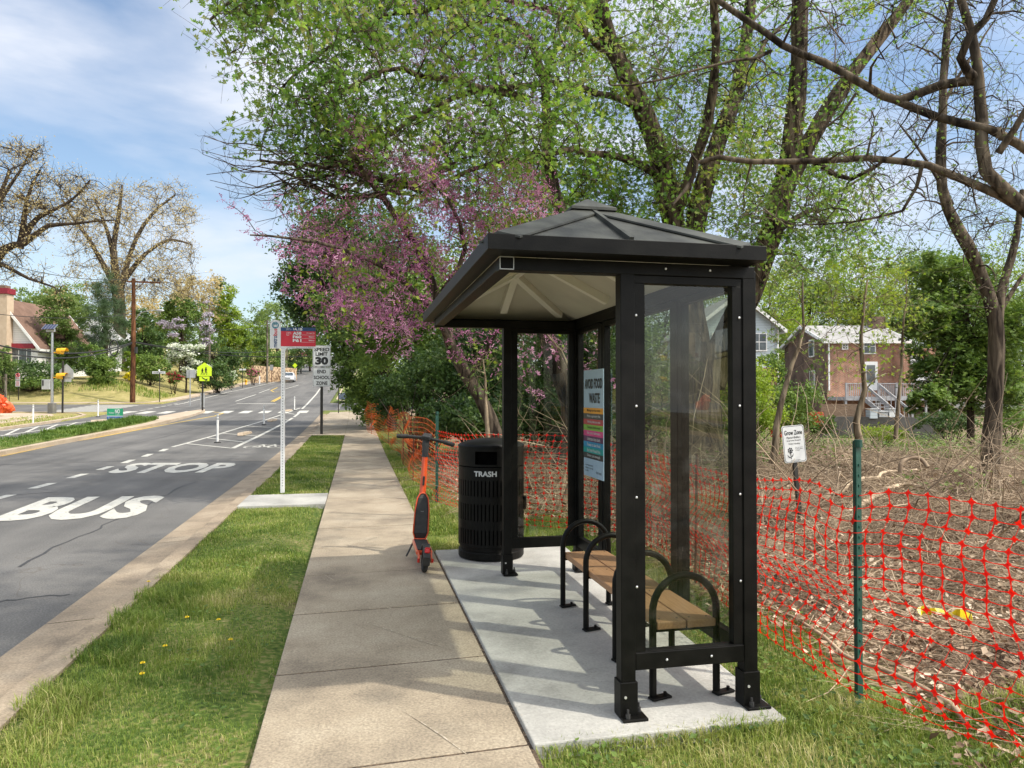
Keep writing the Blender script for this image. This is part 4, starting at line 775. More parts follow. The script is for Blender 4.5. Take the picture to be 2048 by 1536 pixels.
# ================================================================ SAFETY FENCE
def resample(P, step):
    P = np.array(P, float); d = np.r_[0, np.cumsum(np.linalg.norm(np.diff(P, axis=0), axis=1))]; n = max(2, int(d[-1]/step)); t = np.linspace(0, d[-1], n)
    return np.stack([np.interp(t, d, P[:, i]) for i in range(P.shape[1])], 1)
FP = [(3.08, 1.3), (2.83, 2.4), (2.61, 3.44), (2.66, 4.5), (2.83, 5.9), (2.93, 7.6), (2.55, 8.3), (1.89, 8.75), (1.45, 10.0), (1.2, 11.2)]
FQ = [(1.2, 11.2), (1.04, 13.9), (1.06, 17), (1.12, 20.7), (.9, 25), (.55, 29), (.35, 31)]
def net(path, step, rows, rh, mname, label, base=.0, node=.0165, hfun=None, seed=0, sw=1.0):
    rr_ = np.random.default_rng(seed); P = resample(path, step); n = len(P); T = np.gradient(P, axis=0); T /= np.linalg.norm(T, axis=1)[:, None]; N = np.stack([T[:, 1], -T[:, 0]], 1)
    s = np.arange(n)*step
    sag = hfun(P, s); G = np.zeros((n, rows, 3))
    for j in range(rows):
        f = j/(rows-1)
        off = .035*np.sin(s*1.7+j*.45)*(1-.3*f) + .03*np.sin(s*.9+j*.7+1) + .015*np.sin(j*1.1+s*.4)
        jx = .022*np.sin(j*.55+s*1.1) + .012*np.sin(j*1.3+2+s*.6)
        xy = P + N*off[:, None] + T*jx[:, None]
        z = terr(xy[:, 0], xy[:, 1]) + base + f*sag + .012*np.sin(s*2.3+j*.5)
        G[:, j, :2] = xy; G[:, j, 2] = z
    m_ = MB(); k = node
    # star nodes
    C_ = G.reshape(-1, 3); Tt = np.repeat(np.c_[T, np.zeros(n)], rows, axis=0); U = np.tile([0, 0, 1.], (len(C_), 1))
    tw = rr_.normal(0, .25, len(C_))[:, None]; U = U + np.repeat(np.c_[N, np.zeros(n)], rows, axis=0)*tw; Tt = Tt + U*rr_.normal(0, .2, len(C_))[:, None]
    sz = k*rr_.uniform(.85, 1.15, len(C_))[:, None]
    pts = []
    for a in range(8):
        ang = a*math.pi/4; r_ = sz*(1.0 if a % 2 == 0 else .56); pts.append(C_ + Tt*math.cos(ang)*r_*1.05 + U*math.sin(ang)*r_)
    V = np.stack(pts, 1).reshape(-1, 3); m_.add(V, np.arange(len(V)).reshape(-1, 8))
    def ribbon(A, B, w, bow):
        D = B-A; M_ = (A+B)/2 + bow; Wv = np.cross(D, [0, 0, 1.]); L = np.linalg.norm(Wv, axis=1)[:, None]
        up_ = np.where(L > .3*np.linalg.norm(D, axis=1)[:, None], np.array([0, 0, 1.]), np.repeat(np.c_[T, np.zeros(n)], 1, 0)[0])
        h = up_*w/2; m_.add(np.stack([A-h, M_-h*.6, B-h, B+h, M_+h*.6, A+h], 1).reshape(-1, 3), np.stack([np.array([[0, 1, 4, 5], [1, 2, 3, 4]])+6*i for i in range(len(A))]).reshape(-1, 4))
    A = G[:-1].reshape(-1, 3); B = G[1:].reshape(-1, 3); ribbon(A, B, .0056*sw, np.array([0, 0, -.004]))
    A = G[:, :-1].reshape(-1, 3); B = G[:, 1:].reshape(-1, 3); ribbon(A, B, .010*sw, np.array([0, 0, 0]))
    fn = thing('safety_fence', label, 'fence', (P[0][0], P[0][1], 0))
    m_.build('netting', mname, fn, world_off=(P[0][0], P[0][1], 0)); return fn
def h1(P, s):
    d = np.abs(P[:, 1]-2.9); return 1.06 - .07*np.exp(-((P[:, 1]-3.55)/.22)**2) + .03*np.sin(s*1.1) - .05*sm((P[:, 1]-3.6)/1)*(P[:, 1] < 8) 
net(FP, .104, 18, .062, 'net', 'near orange red plastic mesh fence sagging behind the bus shelter', .03, .0195, h1, 5)
net(FQ, .15, 14, .07, 'netfar', 'far faded orange plastic mesh fence running along the sidewalk edge under the shrubs', .05, .022, lambda P, s: 1.10+.08*np.abs(np.sin(s*.9)), 9, 2.2)
def tposts():
    t = thing('fence_post', 'tall dark green steel fence post right of the bus shelter', 'fence post', (2.63, 3.42, -.02), R(20), 'steel stakes holding the mesh fence')
    MB().box((0, 0, .69), (.046, .006, 1.38)).box((0, .016, .69), (.006, .03, 1.38)).build('stake', 'tpost', t, bevel=.001)
    st = MB()
    for z in np.arange(.15, 1.3, .055): st.box((0, -.005, z), (.012, .006, .012))
    st.build('studs', 'tpost', t)
    MB().cyl((0, .0, 1.365), .021, .04, 10).build('cap', 'tpost', t)
    return t
t0 = tposts()
dup(t0, (1.2, 11.1, -.02), R(5), 'dark green steel fence post behind the scooter handlebar')
def stake(x, y, h, lab, m='rust'):
    z = float(terr(x, y)); o = thing('fence_stake', lab, 'fence stake', (x, y, z), 0, 'thin rusty stakes holding the mesh fence')
    MB().tube([(0, 0, 0), (.02, 0, h)], .012, 6).build('rod', m, o)
stake(2.83, 5.75, 1.1, 'rusty stake behind the middle of the bench'); stake(1.04, 13.8, 1.15, 'rusty stake left of the scooter handlebar, nearest of the far row'); stake(1.05, 17, 1.15, 'second rusty stake along the far faded fence'); stake(.98, 23.5, 1.2, 'third rusty stake along the far faded fence'); stake(.55, 29, 1.2, 'last rusty stake at the far end of the faded fence')
# hose-like fallen stem, yellow tape, sack
hp = [at(u, v) for u, v in ((1535, 1222), (1590, 1245), (1650, 1285), (1690, 1325), (1760, 1348), (1830, 1380), (1900, 1420), (1930, 1452))]
hp = resample([p+[0, 0, .035] for p in hp], .08); tag(MB().tube(hp, np.linspace(.010, .017, len(hp)), 8).build('fallen_branch', 'twig', smooth=True), 'long bare curved stick lying under the mesh fence', 'fallen branch')
tp = MB(); q = resample([at(1838, 1240), at(1850, 1234), at(1868, 1237), at(1900, 1241), at(1925, 1242), at(1948, 1247)], .022); n_ = len(q); k_ = np.arange(n_); q = q+np.c_[.012*np.sin(k_*1.7), .012*np.sin(k_*2.3), .05+.014*np.sin(k_*1.1)]; w_ = np.c_[.012*np.sin(k_*.9), .02*np.cos(k_*.8), .022+.012*np.sin(k_*.6)]
for i in range(n_-1): tp.add([q[i]-w_[i], q[i+1]-w_[i+1], q[i+1]+w_[i+1], q[i]+w_[i]], [[0, 1, 2, 3]])
tag(tp.build('caution_tape', 'tape'), 'crumpled strip of yellow tape on the dead leaves', 'tape')
p = at(12, 826); wd = float((p-[0, 0, EYE]) @ fw); sb = MB()
rs = np.random.default_rng(4)
for c, r_ in (((0, 0, .5), .55), ((.45, .1, .42), .42), ((-.2, 0, 1.05), .42), ((-.1, -.2, .9), .45), ((.3, -.25, .8), .38)):
    s = MB().sphere(c, r_, 16, (1, .8, 1)); V = s.v[0]; V += .09*np.sin(V*13+V[:, [1, 2, 0]]*19)+rs.normal(0, .03, V.shape); sb.v.append(V); sb.f.append(s.f[0]+sb.n); sb.t.append(s.t[0]); sb.n += len(V)
o = sb.build('sandbag_bundle', 'sack', smooth=False); o.scale = (.72, .72, .78); o.location = (p[0]-.25, p[1], p[2]-.05); tag(o, 'crumpled orange red plastic bundle on the grass by the left corner', 'plastic bundle')
# ================================================================ DELINEATOR POSTS
def delin():
    t = thing('delineator_post', 'x', 'delineator', (0, 0, 0), 0, 'white flexible posts along the bike lanes')
    MB().tube([(0, 0, .03), (0, 0, .98)], .038, 12).build('tube', 'white', t, smooth=True)
    MB().lathe((0, 0, 0), [(.12, 0), (.11, .03), (.045, .05), (0, .05)], 16).build('base', 'rubber', t)
    [MB().lathe((0, 0, z), [(.0395, 0), (.0395, .06)], 12).build('reflective_band', 'signback', t) for z in (.80, .9)]
    return t
d0 = delin(); first = True
for u, v, lab in ((435, 886, 'white flexible post nearest to the bus stop sign in the striped buffer'), (528, 850, 'second white flexible post along the striped buffer'), (568, 828, 'third white flexible post, just right of the sign pole, before the crossing'), (589, 821, 'farthest white flexible post in the striped buffer, at the crossing'), (66, 850, 'leftmost white flexible post beside the opposite lane'), (196, 834, 'white flexible post beside the green yard sign across the median')):
    p = at(u, v, RZ)
    if first: d0.location = p; d0['label'] = lab; first = False
    else: dup(d0, p, 0, lab)
# ================================================================ LEFT SIDE FURNITURE
def local(p): 
    p = np.array(p, float); wd = float((p-[0, 0, EYE]) @ fw); return p, wd, wd/F, (lambda v: EYE+(792-v)*wd/F-p[2])
def signpost(name, u, v, label, cat, post_w, top_v, m='post'):
    p, wd, s, z = local(at(u, v)); t = thing(name, label, cat, p, -YAW); t['_s'] = s
    MB().box((0, 0, z(top_v)/2), (post_w, post_w, z(top_v))).build('post', m, t); return t, s, z
# school crossing
t, s, z = signpost('school_crossing_sign', 405, 822, 'fluorescent yellow green school crossing sign with arrow plate on the median nose', 'warning sign', .09, 728)
def penta(t, s, z, xc, hw_, vt, vs, vb, name='plate', m='grn', y=-.06):
    L = [((xc-hw_)*s, y, z(vb)), ((xc+hw_)*s, y, z(vb)), ((xc+hw_)*s, y, z(vs)), (xc*s, y, z(vt)), ((xc-hw_)*s, y, z(vs))]
    return MB().prism(L, (0, .01, 0)).build(name, m, t)
penta(t, s, z, 4, 14.5, 725, 735, 752)
MB().prism([((-6)*s, -.06, z(762)), (14*s, -.06, z(762)), (14*s, -.06, z(753)), (-6*s, -.06, z(753))], (0, .01, 0)).build('arrow_plate', 'grn', t)
def walker(mb, cx, zb, h, s=1, y=-.066):
    B = lambda a, c, w: mb.beam((cx+a[0]*h*s, y, zb+a[1]*h), (cx+c[0]*h*s, y, zb+c[1]*h), .004, w*h)
    mb.sphere((cx+.02*h*s, y, zb+.92*h), .075*h, 8, (1, .1, 1)); B((0, .52), (.01, .84), .2); B((0, .52), (.14, .28), .09); B((.14, .28), (.1, .02), .07); B((0, .52), (-.08, .27), .09); B((-.08, .27), (-.2, .05), .07); B((.0, .78), (.17, .6), .055); B((0, .78), (-.14, .62), .055); B((-.02, .5), (.03, .5), .24)
sy = MB(); walker(sy, 0*s, z(750), 19*s*.72); walker(sy, 7*s, z(750), 19*s*.85); sy.beam((-1*s, -.066, z(755)), (8*s, -.066, z(760)), .004, 1.8*s); sy.prism([(5.5*s, -.066, z(761)), (10.5*s, -.066, z(761)), (10*s, -.066, z(756.5))], (0, -.002, 0))
sy.build('children_symbol', 'ink', t)
MB().box((0, -.0, z(800)), (.26, .05, .9)).build('lower_marker', 'signback', t)
# yard sign
p, wd, s, z = local(at(230, 841)); ys_ = thing('yard_sign', 'green and blue yard sign reading Vote NO in the median grass', 'yard sign', p, -YAW)
zb_, zt_ = z(840), z(817); hw_ = 16*s
MB().box((0, 0, (zb_+zt_)/2), (2*hw_, .012, zt_-zb_)).build('board', 'yard green', ys_); MB().box((0, -.008, zb_+.09), (2*hw_, .006, .18)).build('strip', 'yard blue', ys_); MB().box((0, -.009, zb_+.2), (2*hw_, .006, .035)).build('stripe', 'signwhite', ys_)
tt = MB(); addtext(tt, 'NO', flat(.0, hw_*.62, zb_+.33, zt_-.03, -.0125), .04); addtext(tt, 'Vote', flat(-hw_*.8, -hw_*.15, zb_+.33, zt_-.17, -.0125), .01); addtext(tt, 'on question', flat(.02, hw_*.6, zb_+.235, zb_+.3, -.0125), .0); addtext(tt, 'Keep our streets safe', flat(-hw_*.85, hw_*.85, zb_+.05, zb_+.14, -.0125), .0); tt.build('lettering', 'signwhite', ys_)
[MB().tube([(x, .005, -.1), (x, .005, zb_+.2)], .006, 5).build('wire_leg', 'steel', ys_) for x in (-.2, .2)]
# solar flasher pole
p, wd, s, z = local(at(104, 826)); fl = thing('flashing_beacon_pole', 'silver pole with solar panel, two amber beacons and grey cabinet on the corner', 'beacon pole', p, -YAW)
MB().tube([(0, 0, .3), (-2*s*.5, 0, z(665))], [.085, .06], 14).build('pole', 'steel', fl, smooth=True); MB().box((0, 0, z(817)/2+.1), (.36, .36, .75), None).build('base', 'conc', fl, bevel=.05)
so = MB().box((-4*s, -.1, z(654)), (24*s, .5, .04), (R(38), 0, 0)).build('solar_panel', 'solar', fl); fr_ = MB(); 
for k in range(5): fr_.box((-4*s+(-12+6*k)*s, -.12, z(654)+.01), (.02, .5, .05), (R(38), 0, 0))
fr_.build('panel_frame', 'steel', so); MB().box((-4*s, -.02, z(660)), (.5, .1, .2)).build('panel_mount', 'signback', fl)
for v in (702, 752):
    b = MB().lathe((0, 0, 0), [(0, 0), (.17, 0), (.17, .2), (.19, .22), (.19, .30), (.0, .3)], 18); V = b.v[0]; b.v[0] = np.c_[V[:, 2]*0+V[:, 2]+10*s, V[:, 0], V[:, 1]+z(v)]
    bo = b.build('beacon', 'yellowp', fl, smooth=False); MB().box((6.5*s, 0, z(v+3)), (8*s, .05, .06)).build('bracket', 'yellowp', bo); b2 = MB().lathe((0, 0, 0), [(.19, .3), (.185, .56)], 14, (0, math.pi)); V = b2.v[0]; b2.v[0] = np.c_[V[:, 2]+10*s, V[:, 0], V[:, 1]+z(v)]; b2.build('visor', 'yellowp', bo)
cb_ = MB().box((-10*s, 0, z(769)), (16*s, .35, 20*s)).build('cabinet', 'signback', fl, bevel=.02); MB().box((-15*s, -.18, z(766)), (3*s, .02, 11*s)).build('louvre', 'dplastic', cb_)
t, s, z = signpost('school_sign_back', 125, 826, 'grey pentagon sign back on a black post behind the beacon pole', 'road sign', .08, 722); penta(t, s, z, 6, 14, 727, 741, 757, 'plate', 'signback', .05); MB().box((6*s, .055, z(759)), (20*s, .01, 9*s)).build('lower_plate', 'signback', t)
t, s, z = signpost('no_parking_sign', 37, 800, 'small white no parking sign on the lawn at the far left', 'road sign', .05, 747)
MB().box((-1.3*s, -.04, z(753)), (9*s, .01, 13*s)).build('upper_plate', 'signwhite', t); MB().box((-1.3*s, -.04, z(767)), (9*s, .01, 12*s)).build('lower_plate', 'signwhite', t)
tt = MB(); circ_ = [(-1.3*s+3.4*s*math.cos(a), -.048, z(750.5)+3.4*s*math.sin(a)) for a in np.linspace(0, 6.28, 16)]; tt.tube(circ_, .03, 4); tt.beam((-3.6*s, -.048, z(748.5)), (1*s, -.048, z(752.5)), .01, .05); tt.box((-1.3*s, -.048, z(757)), (6*s, .004, .8*s))
for k in range(5): tt.box((-1.3*s, -.048, z(762.5+2.1*k)), (6*s, .004, .7*s))
tt.build('markings', 'signred', t); tt = MB(); addtext(tt, 'P', flat(-2.6*s, 0, z(752.6), z(748.4), -.049), .04); tt.build('letter', 'ink', t)
t, s, z = signpost('plain_sign', 380, 812, 'blank square grey sign back left of the school crossing sign', 'road sign', .06, 740, 'signback'); MB().box((1*s, .04, z(747.5)), (18*s, .01, 16*s)).build('plate', 'signback', t)
t, s, z = signpost('street_name_sign', 319, 804, 'white street name blades on a thin post at the lawn corner', 'street sign', .05, 745, 'post'); MB().box((-2*s, 0, z(745)), (26*s, .02, 5*s)).build('blade', 'signwhite', t); MB().box((-1*s, 0, z(740.5)), (.02, 6*s, 4*s)).build('cross_blade', 'signwhite', t); tt = MB(); addtext(tt, 'LEXINGTON ST', flat(-13*s, 9*s, z(746.6), z(743.4), -.012), .01); tt.build('lettering', 'ink', t)
t, s, z = signpost('grey_marker_post', 11, 812, 'bare grey green post standing on the lawn at the left edge', 'post', .10, 748, 'greypole')
t, s, z = signpost('side_street_sign_post', 677, 826, 'thin dark post at the far end of the sidewalk by the side street', 'post', .05, 768)
t, s, z = signpost('far_street_sign', 485, 776, 'distant street name sign beside the pale trunk and pink azaleas', 'street sign', .06, 736); MB().box((0, 0, z(739)), (13*s, .03, 3.2*s)).build('blade', 'signwhite', t)
t, s, z = signpost('far_plain_sign', 543, 765, 'distant narrow grey sign in front of the stone wall', 'road sign', .07, 730, 'rust'); MB().box((0, -.06, z(735)), (7*s, .02, 11*s)).build('plate', 'signback', t)
t, s, z = signpost('far_warning_sign', 590, 752, 'distant yellow green diamond sign beyond the white car', 'warning sign', .08, 728); MB().prism([(0, -.06, z(726)), (5*s, -.06, z(731)), (0, -.06, z(736)), (-5*s, -.06, z(731))][::-1], (0, .02, 0)).build('plate', 'grn', t); MB().box((0, -.06, z(738.5)), (5*s, .02, 4.5*s)).build('lower_plate', 'grn', t)
t, s, z = signpost('far_board_sign', 585, 753, 'distant low white board behind the white car', 'sign', .06, 742); MB().box((1*s, -.07, z(741)), (12*s, .02, 7*s)).build('board', 'signwhite', t)
p, wd, s, z = local(at(492, 769)); hy = thing('fire_hydrant', 'small tan and white fire hydrant by the far driveway', 'fire hydrant', p); MB().lathe((0, 0, 0), [(.17, 0), (.17, .05), (.12, .06), (.12, .5), (.15, .52), (.15, .56), (.11, .66), (.04, .72), (0, .74)], 14).build('body', 'yellowp', hy, smooth=True); MB().tube([(-.2, 0, .4), (.2, 0, .4)], .06, 10).build('outlets', 'yellowp', hy)
t, s, z = signpost('white_marker_post', 519, 768, 'short white marker post beside the pink azalea', 'post', .13, 752, 'white')
# utility poles
def upole(u, v, top, label, m, arm=True, lamp=False, r0=.17):
    p, wd, s, z = local(at(u, v)); t = thing('utility_pole', label, 'utility pole', p, -YAW)
    H_ = z(top); MB().tube([(0, 0, -.1), (.03, 0, H_*.5), (.0, 0, H_)], [r0, r0*.85, r0*.68], 12).build('pole', m, t, smooth=True)
    if arm:
        MB().beam((-.5, 0, H_-.25), (2.1, 0, H_-.25-.1), .1, .12).build('crossarm', m, t); ins = MB()
        for x in (.0, .9, 1.7, 2.0): ins.lathe((x-.05, 0, H_-.24), [(.05, 0), (.09, .08), (.06, .12), (.1, .2), (.03, .26), (0, .26)], 10)
        ins.build('insulator', 'wire', t); MB().beam((0, .05, H_-1.0), (.8, .05, H_-.34), .04, .04).build('brace', m, t)
    if lamp:
        h = z(639); a = MB().tube([(0, 0, h-.2), (.6, 0, h+.55), (1.3, 0, h+.75), (1.9, 0, h+.72)], .035, 8); lo = a.build('lamp_arm', 'steel', t, smooth=True)
        MB().sphere((2.1, 0, h+.72), .35, 12, (1, .5, .3)).build('lamp_head', 'signback', lo, smooth=True); MB().lathe((1.95, 0, h+.3), [(.08, 0), (.17, .12), (.17, .3), (0, .3)], 12).build('lamp_bowl', 'glass', lo)
        MB().box((.22, 0, z(700)), (.2, .2, .5)).build('junction_box', 'dplastic', t)
    return t, p, H_
t1, P1, H1_ = upole(265, 805, 556, 'tall brown wooden utility pole with crossarm and street lamp on the lawn', 'pole', True, True, .2)
t2, P2, H2_ = upole(534, 766, 640, 'pale grey wooden utility pole beyond the driveway', 'greypole', True, False, .16)
t3, P3, H3_ = upole(418, 772, 610, 'slender grey pole wrapped in wisteria behind the school sign', 'greypole', False, False, .14)
t4, P4, H4_ = upole(602, 746, 690, 'far dark utility pole near the top of the hill', 'post', False, False, .14)
t5, P5, H5_ = upole(573, 750, 650, 'far grey utility pole just right of the bus stop pole', 'greypole', False, False, .14)
def wire(a, b, sag, label, r_=.02, cat='cable'):
    a = np.array(a, float); b = np.array(b, float); T_ = np.linspace(0, 1, 25)[:, None]; P = a+(b-a)*T_; P[:, 2] -= sag*4*(T_[:, 0]*(1-T_[:, 0])); o = MB().tube(P, r_, 4, False).build('overhead_cable', 'wire'); tag(o, label, cat, 'overhead cables between the utility poles')
ax = np.array([math.cos(YAW), -math.sin(YAW), 0])
tp1 = lambda x, v: np.array([P1[0], P1[1], EYE+(792-v)*float((P1-[0, 0, EYE]) @ fw)/F]) + ax*x
tp2 = lambda x, v: np.array([P2[0], P2[1], EYE+(792-v)*float((P2-[0, 0, EYE]) @ fw)/F]) + ax*x
off = lambda u, v, w: pw(u, v, w)
wire(tp1(0, 627), off(-120, 612, 40), .5, 'thin cable running left from just above the street lamp'); wire(tp1(0, 628), tp2(0, 650), .9, 'cable running right from just above the street lamp')
wire(tp1(0, 684), off(-140, 650, 34), 1.1, 'thick cable running left from the middle of the brown pole', .045); wire(tp1(0, 686), off(-140, 664, 34), 1.2, 'lower thick cable running left from the brown pole', .04)
wire(tp1(0, 683), tp2(0, 702), .5, 'cable crossing the street from the middle of the brown pole', .03); wire(tp1(0, 684), off(760, 700, 52), .8, 'long cable crossing over the road toward the right trees', .03)
wire(tp1(.9, 560), tp2(.5, 652), .7, 'upper wire from the crossarm of the brown pole'); wire(tp1(1.9, 560), tp2(1.2, 650), .7, 'outer upper wire from the crossarm of the brown pole'); wire(tp1(0, 557), off(-160, 470, 36), .8, 'upper wire rising left from the brown pole top')
wire(tp2(0, 702), off(680, 640, 90), .6, 'cable sloping up to the right from the grey pole')
a = tp1(-1.5, 688); tag(MB().tube([a+ax*.42*math.cos(t)*.8+np.array([0, 0, .62*math.sin(t)-.3]) for t in np.linspace(0, 6.3, 20)], .05, 5).build('cable_coil', 'wire'), 'black coil of spare cable hanging left of the brown pole', 'cable coil')
# ================================================================ CARS
def car(name, label, loc, rz, m, L=4.5, W=1.8, H=1.45, suv=0):
    c = thing(name, label, 'car', loc, rz)
    prof = [(-L/2, .35), (-L/2, .72), (-L/2+.08, .88), (-L/2+.75, .96+suv*.05), (L/2-1.05, .93+suv*.05), (L/2-.12, .80), (L/2, .62), (L/2, .32), (L/2-.3, .22), (-L/2+.3, .22)]
    b = MB(); ws = []
    for y, sc2 in ((-W/2, .93), (-W/2+.07, 1), (W/2-.07, 1), (W/2, .93)):
        ws.append(np.array([[x*(1 if sc2 == 1 else .985), y, (z_-.5)*(1 if sc2 == 1 else .94)+.5] for x, z_ in prof]))
    n = len(prof); V = np.vstack(ws); Fq = [[i*n+j, i*n+(j+1) % n, (i+1)*n+(j+1) % n, (i+1)*n+j] for i in range(3) for j in range(n)]
    b.add(V, Fq); b.add(ws[0], [list(range(n))]); b.add(ws[3], [list(range(n))[::-1]]); b.build('body', m, c, bevel=.03)
    cabp = [(-L/2+.35, .93), (-L/2+.75, H-.06), (-L/2+1.5, H), (L/2-2.2, H-.02), (L/2-1.75, H-.12), (L/2-.95, .92)]
    ro = MB(); k = len(cabp); A = [(x, -W/2+.1+(z_-.93)*.33, z_) for x, z_ in cabp]; B = [(x, -y, z_) for x, y, z_ in A]
    ro.add(A+B, [[j, (j+1) % k, k+(j+1) % k, k+j] for j in range(k)]); ro.add(A, [list(range(k))]); ro.add(B, [list(range(k))[::-1]]); ro.build('cabin', 'pane', c, bevel=.02)
    rf_ = MB(); rf_.add([(-L/2+.8, -W/2+.28, H-.035), (L/2-1.85, -W/2+.28, H-.08), (L/2-1.85, W/2-.28, H-.08), (-L/2+.8, W/2-.28, H-.035), (-L/2+1.5, -W/2+.3, H+.02), (L/2-2.2, -W/2+.3, H+.0), (L/2-2.2, W/2-.3, H+.0), (-L/2+1.5, W/2-.3, H+.02)], [[0, 1, 5, 4], [1, 2, 6, 5], [2, 3, 7, 6], [3, 0, 4, 7], [4, 5, 6, 7]])
    for s_ in (-1, 1):
        for q0, q1 in ((0, 1), (4, 5), ): rf_.beam((cabp[q0][0], s_*(W/2-.1-(cabp[q0][1]-.93)*.33), cabp[q0][1]), (cabp[q1][0], s_*(W/2-.1-(cabp[q1][1]-.93)*.33), cabp[q1][1]), .05, .06)
        rf_.beam((0, s_*(W/2-.1), .93), (-.05, s_*(W/2-.27), H-.03), .05, .05)
    rf_.build('roof', m, c, bevel=.015)
    for x in (-L/2+.85, L/2-.9):
        for s_ in (-1, 1):
            w_ = MB().cyl((x, s_*(W/2-.09), .33), .33, .2, 24, 'y').build('wheel', 'rubber', c, bevel=.02)
            h_ = MB().cyl((x, s_*(W/2+.015), .33), .07, .02, 12, 'y')
            for a in range(5): h_.beam((x, s_*(W/2+.015), .33), (x+.22*math.cos(a*1.257), s_*(W/2+.015), .33+.22*math.sin(a*1.257)), .02, .05, (0, 1, 0))
            h_.lathe((0, 0, 0), [(0, 0)], 3) if False else None
            h_.build('rim', 'rim', w_)
    for s_ in (-1, 1):
        MB().box((L/2-.06, s_*(W/2-.28), .70), (.14, .34, .12)).build('headlight', 'signwhite', c, bevel=.02); MB().box((-L/2+.02, s_*(W/2-.25), .78), (.08, .3, .14)).build('tail_light', 'redlens', c, bevel=.02)
    MB().box((L/2+.0, 0, .55), (.04, .9, .16)).build('grille', 'rubber', c); MB().box((L/2+.02, 0, .4), (.02, .5, .11)).build('number_plate', 'signwhite', c)
    return c
p = at(577, 764, RZ); car('white_car', 'white car approaching in the far opposite lane behind the sign pole', (p[0], p[1], zp(p[1])+RZ), R(-90)+.0, 'carwhite')
p = at(690, 806, RZ); car('blue_car', 'slate blue car half hidden by the shrubs at the side street', (p[0]+1.75, p[1]+.6, zp(p[1])+RZ+.02), R(180), 'carblue')
# ================================================================ HOUSES (each in its own frame: x right, y away from the street)
def win(h, x, z, w, ht, y=-.03, frame='white', name='window'):
    o = MB().box((x, y, z), (w+.16, .08, ht+.16)).build(name, frame, h); MB().box((x, y-.035, z), (w, .03, ht)).build('pane', 'pane', o)
    mb = MB().box((x, y-.052, z), (w, .02, .05)); mb.box((x, y-.052, z), (.04, .02, ht)); mb.build('muntin', frame, o); return o
def house(name, label, u, w, ub, m, W, D, z0, ze, zr, roofm, axis='x', ov=.35, base=None, gm=None, rz=None):
    """u,w: nearest front-left corner column and depth. ze eave height, zr ridge height (above z0)."""
    P = pw(u, 768, w); P[2] = z0; h = thing(name, label, 'house', P, -YAW if rz is None else rz)
    wl = MB(); wl.add([(0, 0, 0), (W, 0, 0), (W, D, 0), (0, D, 0), (0, 0, ze), (W, 0, ze), (W, D, ze), (0, D, ze)], [[0, 1, 5, 4], [1, 2, 6, 5], [2, 3, 7, 6]]); wl.build('wall', m, h)
    gb = MB()
    if axis == 'x':     # ridge along x, gables on the sides
        gb.add([(0, 0, 0), (0, D, 0), (0, D, ze), (0, D/2, zr-.05), (0, 0, ze)], [[0, 4, 3, 2, 1]]); gb.add([(W, 0, ze), (W, D, ze), (W, D/2, zr-.05)], [[0, 1, 2]])
        sl = (zr-ze)/(D/2); R_ = [((-ov, -ov, ze-ov*sl), (W+ov, -ov, ze-ov*sl), (W+ov, D/2, zr), (-ov, D/2, zr)), ((-ov, D+ov, ze-ov*sl), (W+ov, D+ov, ze-ov*sl), (W+ov, D/2, zr), (-ov, D/2, zr))]
    else:               # ridge along y, gable to the front
        gb.add([(0, 0, ze), (W, 0, ze), (W/2, 0, zr-.05)], [[0, 1, 2]]); gb.add([(0, 0, 0), (0, D, 0), (0, D, ze), (0, 0, ze)], [[0, 1, 2, 3]])
        sl = (zr-ze)/(W/2); R_ = [((-ov, -ov, ze-ov*sl), (-ov, D+ov, ze-ov*sl), (W/2, D+ov, zr), (W/2, -ov, zr)), ((W+ov, -ov, ze-ov*sl), (W+ov, D+ov, ze-ov*sl), (W/2, D+ov, zr), (W/2, -ov, zr))]
    gb.build('gable_wall', gm or m, h)
    rf = MB(); tr_ = MB()
    for q in R_:
        q = [np.array(k) for k in q]; V = q+[k+[0, 0, .14] for k in q]; rf.add(V, [[4, 5, 6, 7], [3, 2, 1, 0], [0, 1, 5, 4], [1, 2, 6, 5], [2, 3, 7, 6], [3, 0, 4, 7]])
        tr_.beam(q[0]+[0, 0, .03], q[1]+[0, 0, .03], .1, .2); tr_.beam(q[1]+[0, 0, .04], q[2]+[0, 0, .04], .06, .22); tr_.beam(q[3]+[0, 0, .04], q[0]+[0, 0, .04], .06, .22)
    r_ = rf.build('roof', roofm, h); tr_.build('trim', 'white', r_)
    return h, r_
# brick house
W0 = 53.; s = W0/F; zc = lambda v, w=W0: EYE+(792-v)*w/F
z0 = -.4; h, r_ = house('brick_house', 'two storey red brick house with pale roof and grey deck beyond the brush', 1654, W0, 0, 'brick', 155*s, 8.2, z0, zc(682)-z0, zc(644)-z0, 'shingle', 'x', .35, gm='brickshade')
q = lambda u: (u-1654)*s
win(h, q(1739), zc(693)-z0, .75, .95); win(h, q(1690), zc(693)-z0, .3, .3)
o = MB().box((q(1741), -.03, zc(752)-z0), (1.0, .08, 2.1)).build('door', 'white', h); MB().box((q(1741), -.085, zc(748)-z0), (.6, .03, 1.3)).build('pane', 'pane', o)
for y, v in ((2.6, 692), (2.5, 757)):
    o = MB().box((-.03, y, zc(v)-z0), (.08, .9, 1.35)).build('window', 'white', h); MB().box((-.075, y, zc(v)-z0), (.03, .7, 1.15)).build('pane', 'pane', o)
MB().box((.12, -.08, (zc(682)-z0)/2+1.2), (.1, .1, (zc(682)-z0)-2.4)).build('downpipe', 'white', h)
MB().box((q(1802), 3.5, zc(640)-z0), (1.0, .8, 1.2)).build('chimney', 'brickshade', h)
